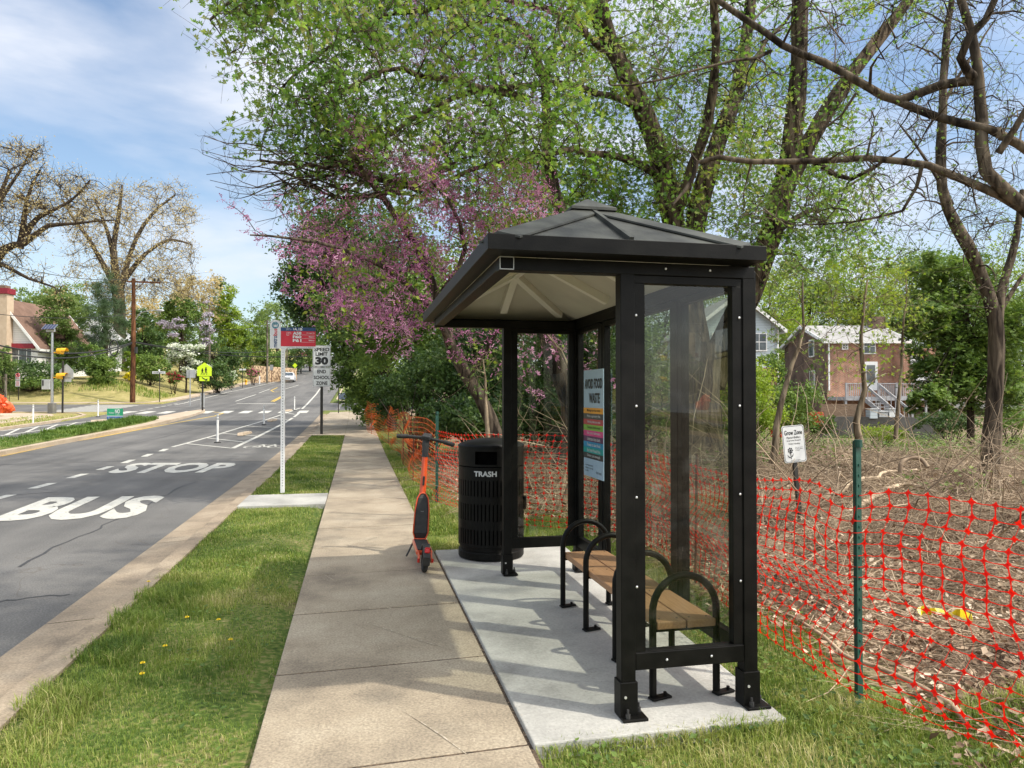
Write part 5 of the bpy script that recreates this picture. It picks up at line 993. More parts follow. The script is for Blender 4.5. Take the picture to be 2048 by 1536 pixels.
cw = MB().box((q(1822), .6, zc(735)-z0-.8), (2.6, 4, 4.2)).build('side_wing', 'brick', h); MB().prism([(q(1800), -1.45, zc(706)-z0), (q(1838), -1.45, zc(731)-z0), (q(1800), -1.45, zc(731)-z0)], (0, .05, 0)).build('wing_gable', 'sidewhite', cw); MB().box((q(1826), -1.47, zc(757)-z0), (1.2, .1, .8)).build('wing_window', 'white', cw)
dz = zc(797)-z0; dx0, dx1 = q(1655), q(1832)
dk = MB().box(((dx0+dx1)/2, -1.5, dz), (dx1-dx0, 3.0, .25)).build('deck', 'deck', h)
rl = MB()
for x in np.arange(dx0, dx1+.01, .14): 
    if not (q(1686) < x < q(1716)): rl.box((x, -2.97, dz+.55), (.045, .045, .9))
for x in (dx0, q(1686), q(1716), q(1750), q(1780), q(1806), dx1): rl.box((x, -2.97, dz+.5), (.12, .12, 1.2)); rl.box((x, -2.9, dz/2-.4), (.12, .12, dz+.8))
for a, c in ((dx0, q(1686)), (q(1716), dx1)): rl.box(((a+c)/2, -2.97, dz+1.04), (c-a, .12, .06)); rl.box(((a+c)/2, -2.97, dz+.16), (c-a, .06, .06))
rl.build('railing', 'deck', dk)
stp = MB()
for side in (q(1688), q(1716)):
    stp.beam((side, -2.95, dz+1.0), (side+1.25, -5.0, -.0+.9), .08, .14); stp.beam((side, -2.95, dz), (side+1.25, -5.0, 0), .08, .26)
    for k in range(9): f = k/8; stp.box((side+1.25*f, -2.95-2.05*f, dz*(1-f)+.5), (.04, .04, 1.0))
for k in range(8): f = (k+.5)/8; stp.box(((q(1688)+q(1716))/2+1.25*f, -2.95-2.05*f, dz*(1-f)), (q(1716)-q(1688), .3, .05))
stp.build('stairs', 'deck', dk)
# gray-blue house
W2 = 50.; s2 = W2/F; zc2 = lambda v: EYE+(792-v)*W2/F; z0 = -.2
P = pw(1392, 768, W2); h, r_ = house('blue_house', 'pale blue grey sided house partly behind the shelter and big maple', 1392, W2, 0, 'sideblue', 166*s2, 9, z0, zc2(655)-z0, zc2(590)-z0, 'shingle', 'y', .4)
for u in (1518, 1440): win(h, (u-1392)*s2, zc2(684)-z0, .95, 1.1)
MB().box((166*s2/2, -.02, (zc2(735)-z0)/2), (166*s2+.02, .06, zc2(735)-z0)).build('brick_base', 'brick', h); MB().box((163*s2, -.1, (zc2(660)-z0)/2+.8), (.1, .1, zc2(660)-z0-1.6)).build('downpipe', 'white', h)
# retaining wall, timber planter wall, bins, barrels
def atW(u, v, w): return pw(u, v, w)
a = atW(1640, 840, 46); c = atW(1885, 845, 44); d = c-a; L = math.hypot(d[0], d[1])
rw = MB().box((L/2, 0, 0), (L, .3, 2.2)).build('retaining_wall', 'conc'); rw.location = (a[0], a[1], zc(837, 45)-1.1+.1); rw.rotation_euler = (0, 0, math.atan2(d[1], d[0])); tag(rw, 'stained grey concrete retaining wall below the brick house', 'retaining wall')
a = atW(1640, 820, 45.8); tw_ = MB(); L = 86*45.8/F
for k in range(5): tw_.box((L/2, 0, .17*k+.09), (L, .15, .16))
for x in (.05, L-.05): tw_.box((x, -.1, .5), (.12, .08, 1.2))
o = tw_.build('timber_wall', 'timber'); o.location = (a[0], a[1], zc(835, 45.8)); o.rotation_euler = (0, 0, -YAW); tag(o, 'low brown timber plank wall on top of the concrete wall', 'timber wall')
for i, (u, v0, v1, w, m, lab) in enumerate(((1743, 837, 818, 15, 'sideblue', 'blue grey storage box left of the deck stairs foot'), (1762, 837, 823, 17, 'signback', 'middle grey low box beside the blue grey box'), (1782, 837, 818, 17, 'paleleafsolid', 'pale panel box at the right end of the row'))):
    if m == 'paleleafsolid': m = 'kerbtan' if 0 else 'signwhite'
    P = atW(u, 820, 45.2); hh = (v0-v1)*45.2/F; ww = w*45.2/F; b = thing('storage_box', lab, 'storage box', (P[0], P[1], zc(837, 45.2)), -YAW); MB().box((0, 0, hh/2-.03), (ww, .6, hh-.06)).build('body', m, b, bevel=.02); MB().box((0, -.02, hh), (ww+.05, .66, .07)).build('lid', 'signback', b, bevel=.01)
for i, (u, v, lab) in enumerate(((1556, 874, 'orange slatted barrel at the left below the brick house'), (1632, 858, 'orange barrel nearer to the timber wall'))):
    P = atW(u, v, 34); zg = EYE+(792-v)*34/F; b = thing('orange_barrel', lab, 'barrel', (P[0], P[1], zg)); bb = MB()
    for k in range(4): bb.lathe((0, 0, .2*k), [(.32, 0), (.35, .02), (.35, .15), (.32, .17)], 18)
    bb.build('bands', 'sack', b); MB().lathe((0, 0, 0), [(.31, 0), (.31, .8), (0, .8)], 18).build('core', 'sack', b)
# left house
W3 = 66.; s3 = W3/F; zc3 = lambda v: EYE+(792-v)*W3/F; P = pw(-75, 768, W3); z0 = float(terr(P[0], P[1]))-.5
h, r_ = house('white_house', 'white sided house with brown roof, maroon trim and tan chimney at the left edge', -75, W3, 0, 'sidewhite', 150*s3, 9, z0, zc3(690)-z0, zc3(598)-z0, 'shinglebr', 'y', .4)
q = lambda u: (u+75)*s3
for u in (22, 38, 54): win(h, q(u), zc3(712)-z0, .8, 1.3)
MB().box((q(20), -.12, zc3(692)-z0), (100*s3, .2, .45)).build('trim_band', 'maroon', h)
ch = MB().box((q(8), -.4, (zc3(590)-z0)/2), (34*s3, .9, zc3(590)-z0)).build('chimney', 'stucco', h); MB().box((q(8), -.4, zc3(584)-z0), (39*s3, 1.1, .5)).build('chimney_cap', 'maroon', ch); MB().box((q(8), -.4, zc3(575)-z0), (24*s3, .7, .25)).build('chimney_pot', 'timber', ch)
dm = MB().prism([(q(60), 2, zc3(660)-z0-.6), (q(100), 2, zc3(660)-z0-.6), (q(100), 2, zc3(650)-z0)], (0, 3, 0)).build('dormer', 'shinglebr', h)
W4 = 80.; s4 = W4/F; zc4 = lambda v: EYE+(792-v)*W4/F; P = pw(150, 768, W4); z0 = float(terr(P[0], P[1]))
h, r_ = house('white_garage', 'white gabled outbuilding showing between the pine and shrubs', 150, W4, 0, 'sidewhite', 55*s4, 6, z0, zc4(672)-z0, zc4(641)-z0, 'white', 'y', .3)
P = at(520, 768); o = MB().box((0, 0, .9), (11, .5, 2.6)).build('stone_wall', 'stone'); wp, wd, s, z = local(at(550, 764)); o.location = (wp[0]-.4, wp[1]+3.5, wp[2]+.1); o.rotation_euler = (0, 0, R(62)); tag(o, 'tan fieldstone retaining wall beside the far road', 'stone wall')
# ================================================================ VEGETATION
def smooth_path(P, step=.35, wob=.0, rs=rng):
    P = np.array(P, float)
    if len(P) > 2:
        Q = [P[0]]; E_ = np.vstack([2*P[0]-P[1], P, 2*P[-1]-P[-2]])
        for i in range(1, len(E_)-2):
            p0, p1, p2, p3 = E_[i-1:i+3]; k = max(2, int(np.linalg.norm(p2-p1)/step))
            for t in np.linspace(0, 1, k+1)[1:]: Q.append(.5*((2*p1)+(-p0+p2)*t+(2*p0-5*p1+4*p2-p3)*t*t+(-p0+3*p1-3*p2+p3)*t**3))
        P = np.array(Q)
    else:
        k = max(3, int(np.linalg.norm(P[1]-P[0])/step)); P = P[0]+(P[1]-P[0])*np.linspace(0, 1, k)[:, None]
    if wob:
        n = len(P); w = np.cumsum(rs.normal(0, wob, (n, 3)), axis=0); w -= np.linspace(0, 1, n)[:, None]*w[-1]; P = P+w
    return P
def rotm(n, rs, flat=0.0):
    """n random rotation frames; flat>0 biases leaf normals upward"""
    nrm = rs.normal(0, 1, (n, 3)); nrm[:, 2] += flat*2.5; nrm /= np.linalg.norm(nrm, axis=1)[:, None]
    a = rs.normal(0, 1, (n, 3)); a -= nrm*np.sum(a*nrm, 1)[:, None]; a /= np.linalg.norm(a, axis=1)[:, None]
    return a, np.cross(nrm, a), nrm
def star(n_lobes=5):                    # palmate leaf: narrow rhombi from the stem point
    q = []
    for k in range(n_lobes):
        a = (k-(n_lobes-1)/2)*.72; L = 1.0-.13*abs(k-(n_lobes-1)/2); c, s_ = math.cos(a), math.sin(a)
        for x, y in ((0, 0), (.55*L, -.17), (L, 0), (.55*L, .17)): q.append((x*c-y*s_, x*s_+y*c, -.12*x*x))
    return np.array(q).reshape(n_lobes, 4, 3)
LEAF = {'star': star(5), 'tri': star(3), 'oval': np.array([[(0, 0, 0), (.45, -.30, .06), (1, 0, -.05), (.45, .30, .06)]]),
        'quad': np.array([[(-.5, -.35, 0), (.5, -.4, .1), (.55, .4, -.05), (-.45, .35, .08)]]),
        'pair': np.array([[(0, 0, 0), (.4, -.25, .06), (1, 0, -.05), (.4, .25, .06)], [(0, 0, 0), (-.3, -.3, .1), (-.8, -.1, 0), (-.35, .25, .05)]]),
        'needle': np.array([[(0, 0, 0), (.5, -.05, .02), (1, 0, 0), (.5, .05, .02)], [(0, 0, 0), (.35, .35, .02), (.7, .7, 0), (.38, .3, .02)], [(0, 0, 0), (.38, -.3, .02), (.7, -.7, 0), (.35, -.35, .02)]])}
def leaves(mb, pos, size, kind='oval', rs=rng, flat=.3, tint=None, svar=.35):
    pos = np.asarray(pos, float); n = len(pos)
    if n == 0: return
    T = LEAF[kind]; a, b_, c = rotm(n, rs, flat); sz = size*rs.uniform(1-svar, 1+svar, n)
    V = (T.reshape(1, -1, 3)[..., 0:1]*a[:, None]+T.reshape(1, -1, 3)[..., 1:2]*b_[:, None]+T.reshape(1, -1, 3)[..., 2:3]*c[:, None])*sz[:, None, None]+pos[:, None]
    k = T.shape[0]; V = V.reshape(-1, 3); t = rs.uniform(0, 1, n) if tint is None else tint
    mb.add(V, np.arange(len(V)).reshape(-1, 4), np.repeat(t, k))
def ell(c, r, n, rs, shell=.0):
    d = rs.normal(0, 1, (n, 3)); d /= np.linalg.norm(d, axis=1)[:, None]; q = rs.uniform(shell, 1, n)**(1/2.2); return np.asarray(c)+d*q[:, None]*np.asarray(r)
class Tree:
    def __init__(s, name, label, cat, base, seed=0, group=None):
        s.rs = np.random.default_rng(seed); s.base = np.array(base, float); s.root = thing(name, label, cat, base, 0, group); s.wood = MB(); s.lv = {}; s.nodes = []; s.rad = []; s.twp = []
    def limb(s, P, r0, r1, k=10, wob=.02, step=.35, reg=True):
        Q = smooth_path(P, step, wob, s.rs); r = np.linspace(0, 1, len(Q)); rr_ = r0+(r1-r0)*r**.85
        if r0 > .12: rr_ = rr_*(1+.05*np.sin(np.arange(len(Q))*1.3)+s.rs.normal(0, .02, len(Q)))
        s.wood.tube(Q, rr_, k)
        if reg: s.nodes.append(Q); s.rad.append(rr_)
        return Q
    def flare(s, r, h=.5):
        n = 18; 
        th = np.arange(n)/n*2*math.pi; V = []; 
        for z, f in ((-.25, 1.9), (.0, 1.55), (.15, 1.28), (h, 1.04), (h*1.6, .93)):
            lob = 1+.16*np.sin(th*5+1)*(1 if z < h*.9 else .2)*np.clip(f-.9, 0, 1); V.append(np.c_[np.cos(th)*r*f*lob, np.sin(th)*r*f*lob, np.full(n, z)]+s.base)
        s.wood.add(np.vstack(V), [[i*n+j, i*n+(j+1) % n, (i+1)*n+(j+1) % n, (i+1)*n+j] for i in range(4) for j in range(n)])
    def colonize(s, A, twr=.008, maxr=.05, wob=.05, order=None, droop=0.0, bend=.25):
        """grow a branch from the nearest wood to each attractor"""
        N = np.vstack(s.nodes); Rr_ = np.concatenate(s.rad); cap = len(N)+len(A)*7; buf = np.zeros((cap, 3)); rb = np.zeros(cap); buf[:len(N)] = N; rb[:len(N)] = Rr_; m_ = len(N)
        d0 = np.array([np.min(np.sum((N-a)**2, 1)) for a in A]); order = np.argsort(d0)
        for i in order:
            a = A[i]; dd = np.sum((buf[:m_]-a)**2, 1)/(0.6+np.clip(rb[:m_]*12, 0, 1.2)); j = int(np.argmin(dd)); b_ = buf[j]; L = np.linalg.norm(a-b_)
            if L < .05: continue
            k = max(3, min(7, int(L/.3)+2)); t = np.linspace(0, 1, k)[:, None]; mid = (a+b_)/2+s.rs.normal(0, 1, 3)*L*bend*.35+np.array([0, 0, L*bend*.5-droop*L])
            P = (1-t)**2*b_+2*t*(1-t)*mid+t*t*a; P[1:-1] += s.rs.normal(0, wob*L*.25, (k-2, 3))
            r0 = min(maxr, max(twr*1.3, rb[j]*.62), .004+.014*L+twr); r_ = np.linspace(r0, twr*.6, k); s.wood.tube(P, r_, 5 if r0 > .02 else 3, False)
            q = min(k-1, 6); buf[m_:m_+q] = P[1:1+q]; rb[m_:m_+q] = r_[1:1+q]; m_ += q; s.twp.append(P)
    def twigs(s, A, n, L, r=.004, leafn=0, leafs=.1, kind='oval', mname=None, up=.3, flat=.3, perleaf=1, spread=.05, kk=3, seg=3):
        """sprays of fine twigs at the attractors, leaves strung along them"""
        rs = s.rs; C_ = np.repeat(A, n, axis=0); d = rs.normal(0, 1, C_.shape); d[:, 2] += up; d /= np.linalg.norm(d, axis=1)[:, None]; LL = L*rs.uniform(.5, 1.25, len(C_))
        d2 = d+rs.normal(0, .35, d.shape); P1 = C_+d*LL[:, None]*.5; P2 = P1+d2*LL[:, None]*.5
        if r:
            sd = np.cross(d, rs.normal(0, 1, d.shape)); sd /= np.linalg.norm(sd, axis=1)[:, None]; s2 = np.cross(d, sd); tri = [(1, 0), (-.5, .87), (-.5, -.87)]
            V = [c+(sd*x+s2*y)*q for c, q in ((C_, r), (P1, r*.8), (P2, r*.4)) for x, y in tri]; V = np.stack(V, 1).reshape(-1, 3)
            Fq = np.array([[0, 1, 4, 3], [1, 2, 5, 4], [2, 0, 3, 5], [3, 4, 7, 6], [4, 5, 8, 7], [5, 3, 6, 8]]); s.wood.add(V, (Fq[None]+9*np.arange(len(C_))[:, None, None]).reshape(-1, 4))
        if leafn:
            t = rs.uniform(.15, 1, (len(C_), leafn)); pos = np.where(t[..., None] < .5, C_[:, None]+(P1-C_)[:, None]*(t[..., None]*2), P1[:, None]+(P2-P1)[:, None]*(t[..., None]*2-1)).reshape(-1, 3)+rs.normal(0, spread, (len(C_)*leafn, 3))
            mb = s.lv.setdefault(mname, MB()); leaves(mb, pos, leafs, kind, rs, flat, tint=np.clip(np.repeat(rs.uniform(.1, .9, len(C_)), leafn)+rs.normal(0, .18, len(pos)), 0, 1))
    def alongtwigs(s, mname, per_m, size, kind='quad', spread=.03, sel=1.0):
        """blossom crowded along existing small branches"""
        pos = []
        for P in s.twp:
            if s.rs.random() > sel: continue
            L = np.linalg.norm(P[-1]-P[0]); n = int(L*per_m)+1; t = s.rs.uniform(.1, 1, n)*(len(P)-1); i = np.clip(t.astype(int), 0, len(P)-2); f = (t-i)[:, None]; pos.append(P[i]*(1-f)+P[i+1]*f+s.rs.normal(0, spread, (n, 3)))
        if pos: mb = s.lv.setdefault(mname, MB()); leaves(mb, np.vstack(pos), size, kind, s.rs, 0)
    def done(s, bark, names=None, wname='trunk'):
        if s.wood.v: s.wood.build(wname, bark, s.root, smooth=True, world_off=s.base)
        for k, mb in s.lv.items(): mb.build((names or {}).get(k, 'crown'), k, s.root, world_off=s.base)
        return s.root
def L3(*uvY): return [pt(*q) for q in uvY]
# ---------------------------------------------------------------- big maple behind the shelter
B = at(1405, 903); B = np.array([pt(1400, 800, 15.0)[0], 15.0, float(terr(9, 15))])
T = Tree('maple_tree', 'huge multi stemmed maple with furrowed bark right behind the bus shelter', 'tree', B, 21)
Yb = 15.0; p = lambda u, v, Y=Yb: pt(u, v, Y)
T.flare(.50, .7)
T.limb([B+[0, 0, -.1], p(1402, 860), p(1398, 760), p(1408, 690)], .50, .44, 18, .0)
T.limb([p(1385, 780), p(1372, 690), p(1355, 560), p(1345, 440), p(1300, 250), p(1235, 110), p(1165, -40), p(1100, -200)], .33, .13, 14, .01)
T.limb([p(1402, 740), p(1385, 560), p(1398, 430), p(1440, 280), p(1478, 170, 15.5), p(1500, 20, 16), p(1520, -150, 16)], .30, .10, 14, .01)
T.limb([p(1420, 770), p(1450, 680), p(1495, 590), p(1540, 470, 14.6), p(1572, 350, 14.4), p(1592, 200, 14.2), p(1600, 40, 14), p(1600, -150, 14)], .35, .13, 14, .01)
T.limb([p(1560, 390, 14.5), p(1625, 270, 14.2), p(1700, 150, 14), p(1790, 30, 13.8), p(1900, -120, 13.5)], .22, .09, 12, .01)
T.limb([p(1345, 440), p(1385, 330, 14.5), p(1420, 210, 14), p(1430, 60, 13.6), p(1415, -100, 13)], .14, .07, 10, .02)
T.limb([p(1285, 230), p(1215, 40, 14.5), p(1200, -150, 14)], .16, .08, 10, .02)
T.limb([p(1330, 360), p(1240, 310, 14.5), p(1120, 300, 14), p(980, 330, 13.5), p(850, 380, 13)], .10, .03, 8, .03)
for q in ([p(1250, 130), p(1090, 30, 14), p(920, 0, 13), p(720, 60, 12.5), p(560, 180, 12)], [p(1165, -40), p(980, -120, 13), p(760, -120, 12), p(560, -60, 11.5), p(420, 40, 11)],
          [p(1290, 220), p(1100, 180, 13.5), p(900, 220, 12.5), p(700, 330, 12), p(520, 320, 11.6)], [p(1050, 200, 13.3), p(820, 150, 12), p(650, 200, 11.5)], [p(900, 330, 13.2), p(800, 372, 12.8), p(720, 395, 12.6), p(640, 385, 12.2)], [p(850, 380, 13), p(760, 360, 12.7), p(680, 340, 12.5)],
          [p(1478, 170), p(1560, 60, 17), p(1640, -60, 18)], [p(1540, 470, 14.6), p(1650, 400, 15.5), p(1760, 330, 16)], [p(1355, 560), p(1280, 480, 16), p(1180, 420, 17)], [p(1600, 300, 14.3), p(1700, 360, 13.5), p(1800, 300, 13)]):
    T.limb(q, .085, .018, 8, .04)
def region(quads, rs):
    """attractors: list of (u0,v0,u1,v1,Ynear,Yfar,n)"""
    out = []
    for u0, v0, u1, v1, Ya, Yb_, n in quads:
        for _ in range(n): out.append(pt(rs.uniform(u0, u1), rs.uniform(v0, v1), rs.uniform(Ya, Yb_)))
    return np.array(out)
A = region([(640, -60, 1180, 330, 10.5, 15.5, 450), (440, -80, 640, 130, 10.5, 12.5, 70), (520, 120, 680, 300, 11, 12.5, 50), (430, -80, 520, 30, 10.5, 11.5, 20), (600, 250, 1000, 420, 12, 15, 110), (1150, 60, 1520, 480, 13.5, 18, 390), (1100, -120, 1900, 60, 12, 18, 200), (1480, 120, 1720, 520, 12.5, 17, 170), (1000, 300, 1360, 470, 14, 18, 120), (1560, 330, 1760, 560, 13, 16, 60), (500, -400, 1700, -100, 9, 18, 220)], T.rs)
T.colonize(A, .009, .06)
bare = []
for k_ in range(30):
    f = T.rs.random(); u0, v0 = T.rs.uniform(600, 860), T.rs.uniform(290, 400); ue = T.rs.uniform(400, 560); ve = T.rs.uniform(225, 400) if k_ < 21 else T.rs.uniform(400, 450); ue += 110 if ve > 400 else 0; Y0 = 11.4+(u0-420)*.0042
    c_ = T.rs.uniform(-45, 10); Q = T.limb([p(u0, v0, Y0), p(u0*.6+ue*.4, v0*.55+ve*.45+c_*.8, 11.9), p(u0*.25+ue*.75, v0*.2+ve*.8+c_*.7+18, 11.6), p(ue, ve, 11.4)], .017, .004, 5, .015)
    for j_ in range(len(Q)//3, len(Q), 2): bare.append(Q[j_])
bare = np.array(bare)
A = A[T.rs.random(len(A)) < .96]; T.twigs(A, 4, .8, .0045, 7, .068, 'star', 'maple', .1, .15, spread=.11); T.twigs(bare, 3, .34, .003, 0, up=.3)
o_ = A[T.rs.random(len(A)) < .14]; T.twigs(o_, 2, .6, .004, 8, .09, 'star', 'yellowleaf', .1, .15, spread=.09)
T.done('bark', {'maple': 'crown', 'yellowleaf': 'young_leaves'})
# ---------------------------------------------------------------- redbuds
def streaks(quads, rs, per=9):
    out = []
    for u0, v0, u1, v1, Ya, Yb_, n in quads:
        for _ in range(max(1, n//per)):
            a = pt(rs.uniform(u0, u1), rs.uniform(v0, v1), rs.uniform(Ya, Yb_)); d = np.array([-.8, -.25, .28])+rs.normal(0, .33, 3); d /= np.linalg.norm(d); L = rs.uniform(.7, 1.9)
            for t in np.linspace(-.5, .5, per): out.append(a+d*L*t+np.array([0, 0, -.22*L*(2*t)**2])*(t < 0)+rs.normal(0, .05, 3))
    return np.array(out)
def redbud(label, base, limbs, quads, seed, blos=28, leafn=.22, sz=.04):
    T = Tree('redbud_tree', label, 'tree', base, seed)
    for P, r0, r1 in limbs: T.limb(P, r0, r1, 10 if r0 > .08 else 7, .02)
    A = streaks(quads, T.rs); T.colonize(A, .006, .035, bend=.2); T.twigs(A, 2, .34, .003, 9, sz, 'pair', 'redbud', .2, 0, spread=.03); T.alongtwigs('redbud', blos, sz, 'pair', .03)
    g = A[T.rs.random(len(A)) < leafn]; T.twigs(g, 2, .4, 0, 5, .085, 'oval', 'yellowleaf', .1, .1, spread=.08)
    return T.done('bark2', {'redbud': 'blossom', 'yellowleaf': 'young_leaves'})
b = np.array([pt(1010, 800, 13.2)[0], 13.2, -.02]); p = lambda u, v, Y=13.2: pt(u, v, Y)
redbud('leaning pink flowering redbud reaching left over the sidewalk', b, [([b, p(985, 850), p(940, 760), p(905, 690), p(880, 600), p(850, 520), p(800, 440, 12.6), p(740, 360, 12), p(700, 300, 11.6)], .17, .03), ([p(905, 690), p(850, 610, 12.6), p(770, 540, 12), p(680, 500, 11.4), p(580, 480, 11), p(500, 470, 10.8)], .06, .012), ([p(880, 600), p(930, 500, 12.6), p(900, 400, 12), p(830, 330, 12)], .07, .015), ([p(940, 760), p(1000, 660, 12.6), p(1060, 560, 12.2)], .05, .02), ([p(850, 520), p(760, 560, 12.6), p(680, 590, 12.2), p(610, 640, 12)], .04, .01)],
       [(640, 420, 1000, 560, 11.2, 13.4, 210), (760, 330, 1100, 460, 11.5, 13.5, 120), (560, 455, 680, 520, 10.9, 11.8, 34), (478, 455, 570, 500, 10.8, 11.3, 16), (700, 540, 960, 660, 11.6, 13.2, 130), (570, 540, 720, 640, 11.8, 12.6, 30), (690, 180, 900, 380, 11.4, 12.8, 110), (960, 640, 1240, 760, 12, 13, 26)], 31)
b = np.array([pt(1130, 800, 14.5)[0], 14.5, -.02]); p = lambda u, v, Y=14.5: pt(u, v, Y)
redbud('tall dark stemmed redbud rising above the shelter roof with purple upper blossom', b, [([b+[-.1, 0, 0], p(1140, 880), p(1135, 800), p(1100, 700), p(1085, 600), p(1120, 480), p(1105, 380), p(1092, 280), p(1088, 150)], .26, .09), ([p(1088, 150), p(1060, 80), p(1010, 40), p(930, 55), p(860, 70)], .085, .03), ([p(1088, 150), p(1120, 80), p(1160, 10), p(1190, -80)], .07, .03), ([p(1010, 40), p(960, -40), p(900, -120)], .05, .02), ([p(1100, 330), p(1030, 250), p(960, 200)], .04, .012), ([p(1085, 600), p(1000, 520), p(900, 470)], .05, .015)],
       [(620, -60, 1110, 130, 12.5, 14.5, 330), (860, 110, 1080, 260, 13, 14.6, 90), (1000, 380, 1110, 460, 13, 14.5, 30), (800, 230, 960, 330, 12.8, 14.4, 36)], 32, 22, .2, .035)
# ---------------------------------------------------------------- bare grey tree out of frame on the right and its limbs
def rtree(name, label, base, limbs, quads, seed, bark, leafq=None, mname='paleleaf', lsz=.05, tw=(4, .55), lf=2, tr=.0055):
    T = Tree(name, label, 'tree', base, seed)
    for P, r0, r1 in limbs: T.limb(P, r0, r1, 12 if r0 > .1 else 8, .012 if r0 > .05 else .025)
    A = region(quads, T.rs); T.colonize(A, .007, .04, bend=.45); T.twigs(A, tw[0], tw[1], tr*.8, lf, lsz, 'tri', mname, .1, .1, spread=.04)
    return T.done(bark, {mname: 'young_leaves'})
q = lambda u, v, Y: pt(u, v, Y)
nb_ = np.array([9.6, 6.2, -.05])
rtree('bare_tree', 'grey barked bare tree whose long limbs enter from the right edge', nb_,
      [([nb_, [9.3, 6.3, 1.5], q(2140, 520, 6.3), q(2050, 420, 6.3), q(1975, 345, 6.4), q(1965, 240, 6.5), q(1958, 160, 6.5), q(1940, 60, 6.6), q(1905, -60, 6.6)], .12, .04), ([q(2080, 440, 6.3), q(2000, 395, 6.4), q(1900, 350, 6.6), q(1800, 322, 6.8), q(1650, 322, 7.0), q(1500, 322, 7.2), q(1440, 312, 7.3), q(1398, 325, 7.4)], .052, .026), ([q(1398, 325, 7.4), q(1370, 370, 7.4), q(1345, 410, 7.4)], .034, .012), ([q(1960, 160, 6.5), q(1880, 172, 6.7), q(1790, 205, 6.9), q(1730, 185, 7.0), q(1640, 130, 7.2), q(1560, 100, 7.3), q(1500, 50, 7.4), q(1430, 0, 7.5), q(1380, -60, 7.6)], .056, .03),
       ([q(1790, 205, 6.9), q(1880, 240, 6.7), q(1990, 270, 6.4), q(2080, 320, 6.2)], .045, .05), ([q(1545, 98, 7.3), q(1480, 120, 7.3), q(1330, 160, 7.4), q(1220, 170, 7.6)], .022, .008), ([q(1960, 160, 6.5), q(1930, 110, 6.4), q(1975, 40, 6.3), q(2010, -40, 6.2)], .05, .03), ([q(1840, 330, 6.7), q(1800, 420, 6.9), q(1700, 450, 7.1), q(1590, 450, 7.3)], .022, .007), ([q(1990, 300, 6.4), q(2050, 200, 6.1), q(2120, 100, 6)], .04, .02), ([q(1710, 185, 7), q(1650, 260, 7.2), q(1560, 290, 7.4)], .016, .006)],
      [(1560, -20, 2080, 120, 6, 8, 60), (1300, 60, 1700, 330, 7, 8, 50), (1700, 180, 2060, 330, 6, 7.6, 55), (1640, 330, 2060, 470, 6.2, 7.6, 60), (1480, 380, 1700, 470, 6.9, 7.8, 26), (1150, 80, 1400, 200, 7, 8, 14)], 41, 'bark2', lf=1, lsz=.035, tr=.0035)
b = at(1978, 950); Yq = b[1]; p = lambda u, v, Y=Yq: pt(u, v, Y)
rtree('slender_tree', 'brown forked tree standing in the brush at the right side', b, [([b, p(1990, 800), p(1995, 700), p(1990, 620), p(1960, 530), p(1900, 410), p(1885, 330), p(1888, 200), p(1895, 80), p(1910, -60)], .19, .05), ([p(1995, 700), p(2000, 600), p(2030, 480), p(2045, 380)], .11, .05), ([p(1900, 410), p(1850, 330), p(1800, 250)], .045, .015), ([p(1888, 200), p(1930, 120), p(1990, 40)], .04, .015), ([p(1990, 640), p(2040, 560), p(2090, 500)], .06, .02)],
      [(1780, 0, 2060, 300, 10, 13, 60), (1720, 420, 1860, 560, 11, 13, 14), (1900, 420, 2070, 620, 10.5, 13, 40)], 43, 'bark2', lf=2, lsz=.05)
b = np.array([5.2, -2.6, -.03]); T = Tree('maple_tree', 'leafy street maple standing beside the photographer whose shade falls on the road', 'tree', b, 88)
T.limb([b, b+[.1, .1, 3], b+[-.3, .6, 6], b+[-1.2, 2.2, 8.5], b+[-2.6, 4.0, 9.8]], .24, .08, 10, .02); T.limb([b+[-.3, .6, 6], b+[-2.2, 1.6, 8.2], b+[-4.6, 3.0, 9.6]], .12, .04, 8, .03)
A = np.vstack([ell((1.9, 2.3, 9.6), (2.4, 1.5, 1.2), 130, T.rs), ell((-.5, 1.4, 9.6), (1.6, 1.2, 1.0), 60, T.rs), ell((4.2, 4.6, 9.2), (1.3, .9, .8), 22, T.rs), ell((4.6, 1.6, 9.3), (1.9, 1.5, 1.0), 60, T.rs)]); T.colonize(A, .008, .05); T.twigs(A, 3, .8, .005, 7, .10, 'star', 'maple', .1, .15, spread=.1); T.done('bark')
# saplings in the brush
def sapling(label, pts, r, quads, seed, mname='yellowleaf', lf=4):
    T = Tree('sapling', label, 'tree', pts[0], seed, 'young trees in the brush')
    T.limb(pts, r, r*.2, 7, .02); A = region(quads, T.rs); T.colonize(A, .005, .025, bend=.5); T.twigs(A, 3, .6, .003, lf, .06, 'tri', mname, .3, .1, spread=.05); T.done('bark3', {mname: 'young_leaves'})
def gpt(u, v): g_ = at(u, v); return g_
Y = 15.0
sapling('curved young tree rising beside the shelter right post', [pt(1545, 918, 11.5)-[0, 0, .1]]+L3((1552, 850, 11.5), (1575, 760, 11.5), (1600, 690, 11.5), (1605, 560, 11.5)), .075, [(1530, 520, 1680, 720, 11, 13, 46)], 51, 'midleaf')
sapling('forked young tree in front of the brick house', [pt(1722, 885, 13)]+L3((1716, 840, 13), (1728, 780, 13), (1722, 700, 13), (1735, 560, 13)), .085, [(1640, 560, 1830, 760, 12, 14, 60)], 52)
sapling('thin leaning stem between the brick house and the dark green tree', L3((1790, 880, 14), (1798, 740, 14), (1800, 640, 14), (1812, 540, 14)), .05, [(1740, 540, 1850, 680, 13, 15, 26)], 53)
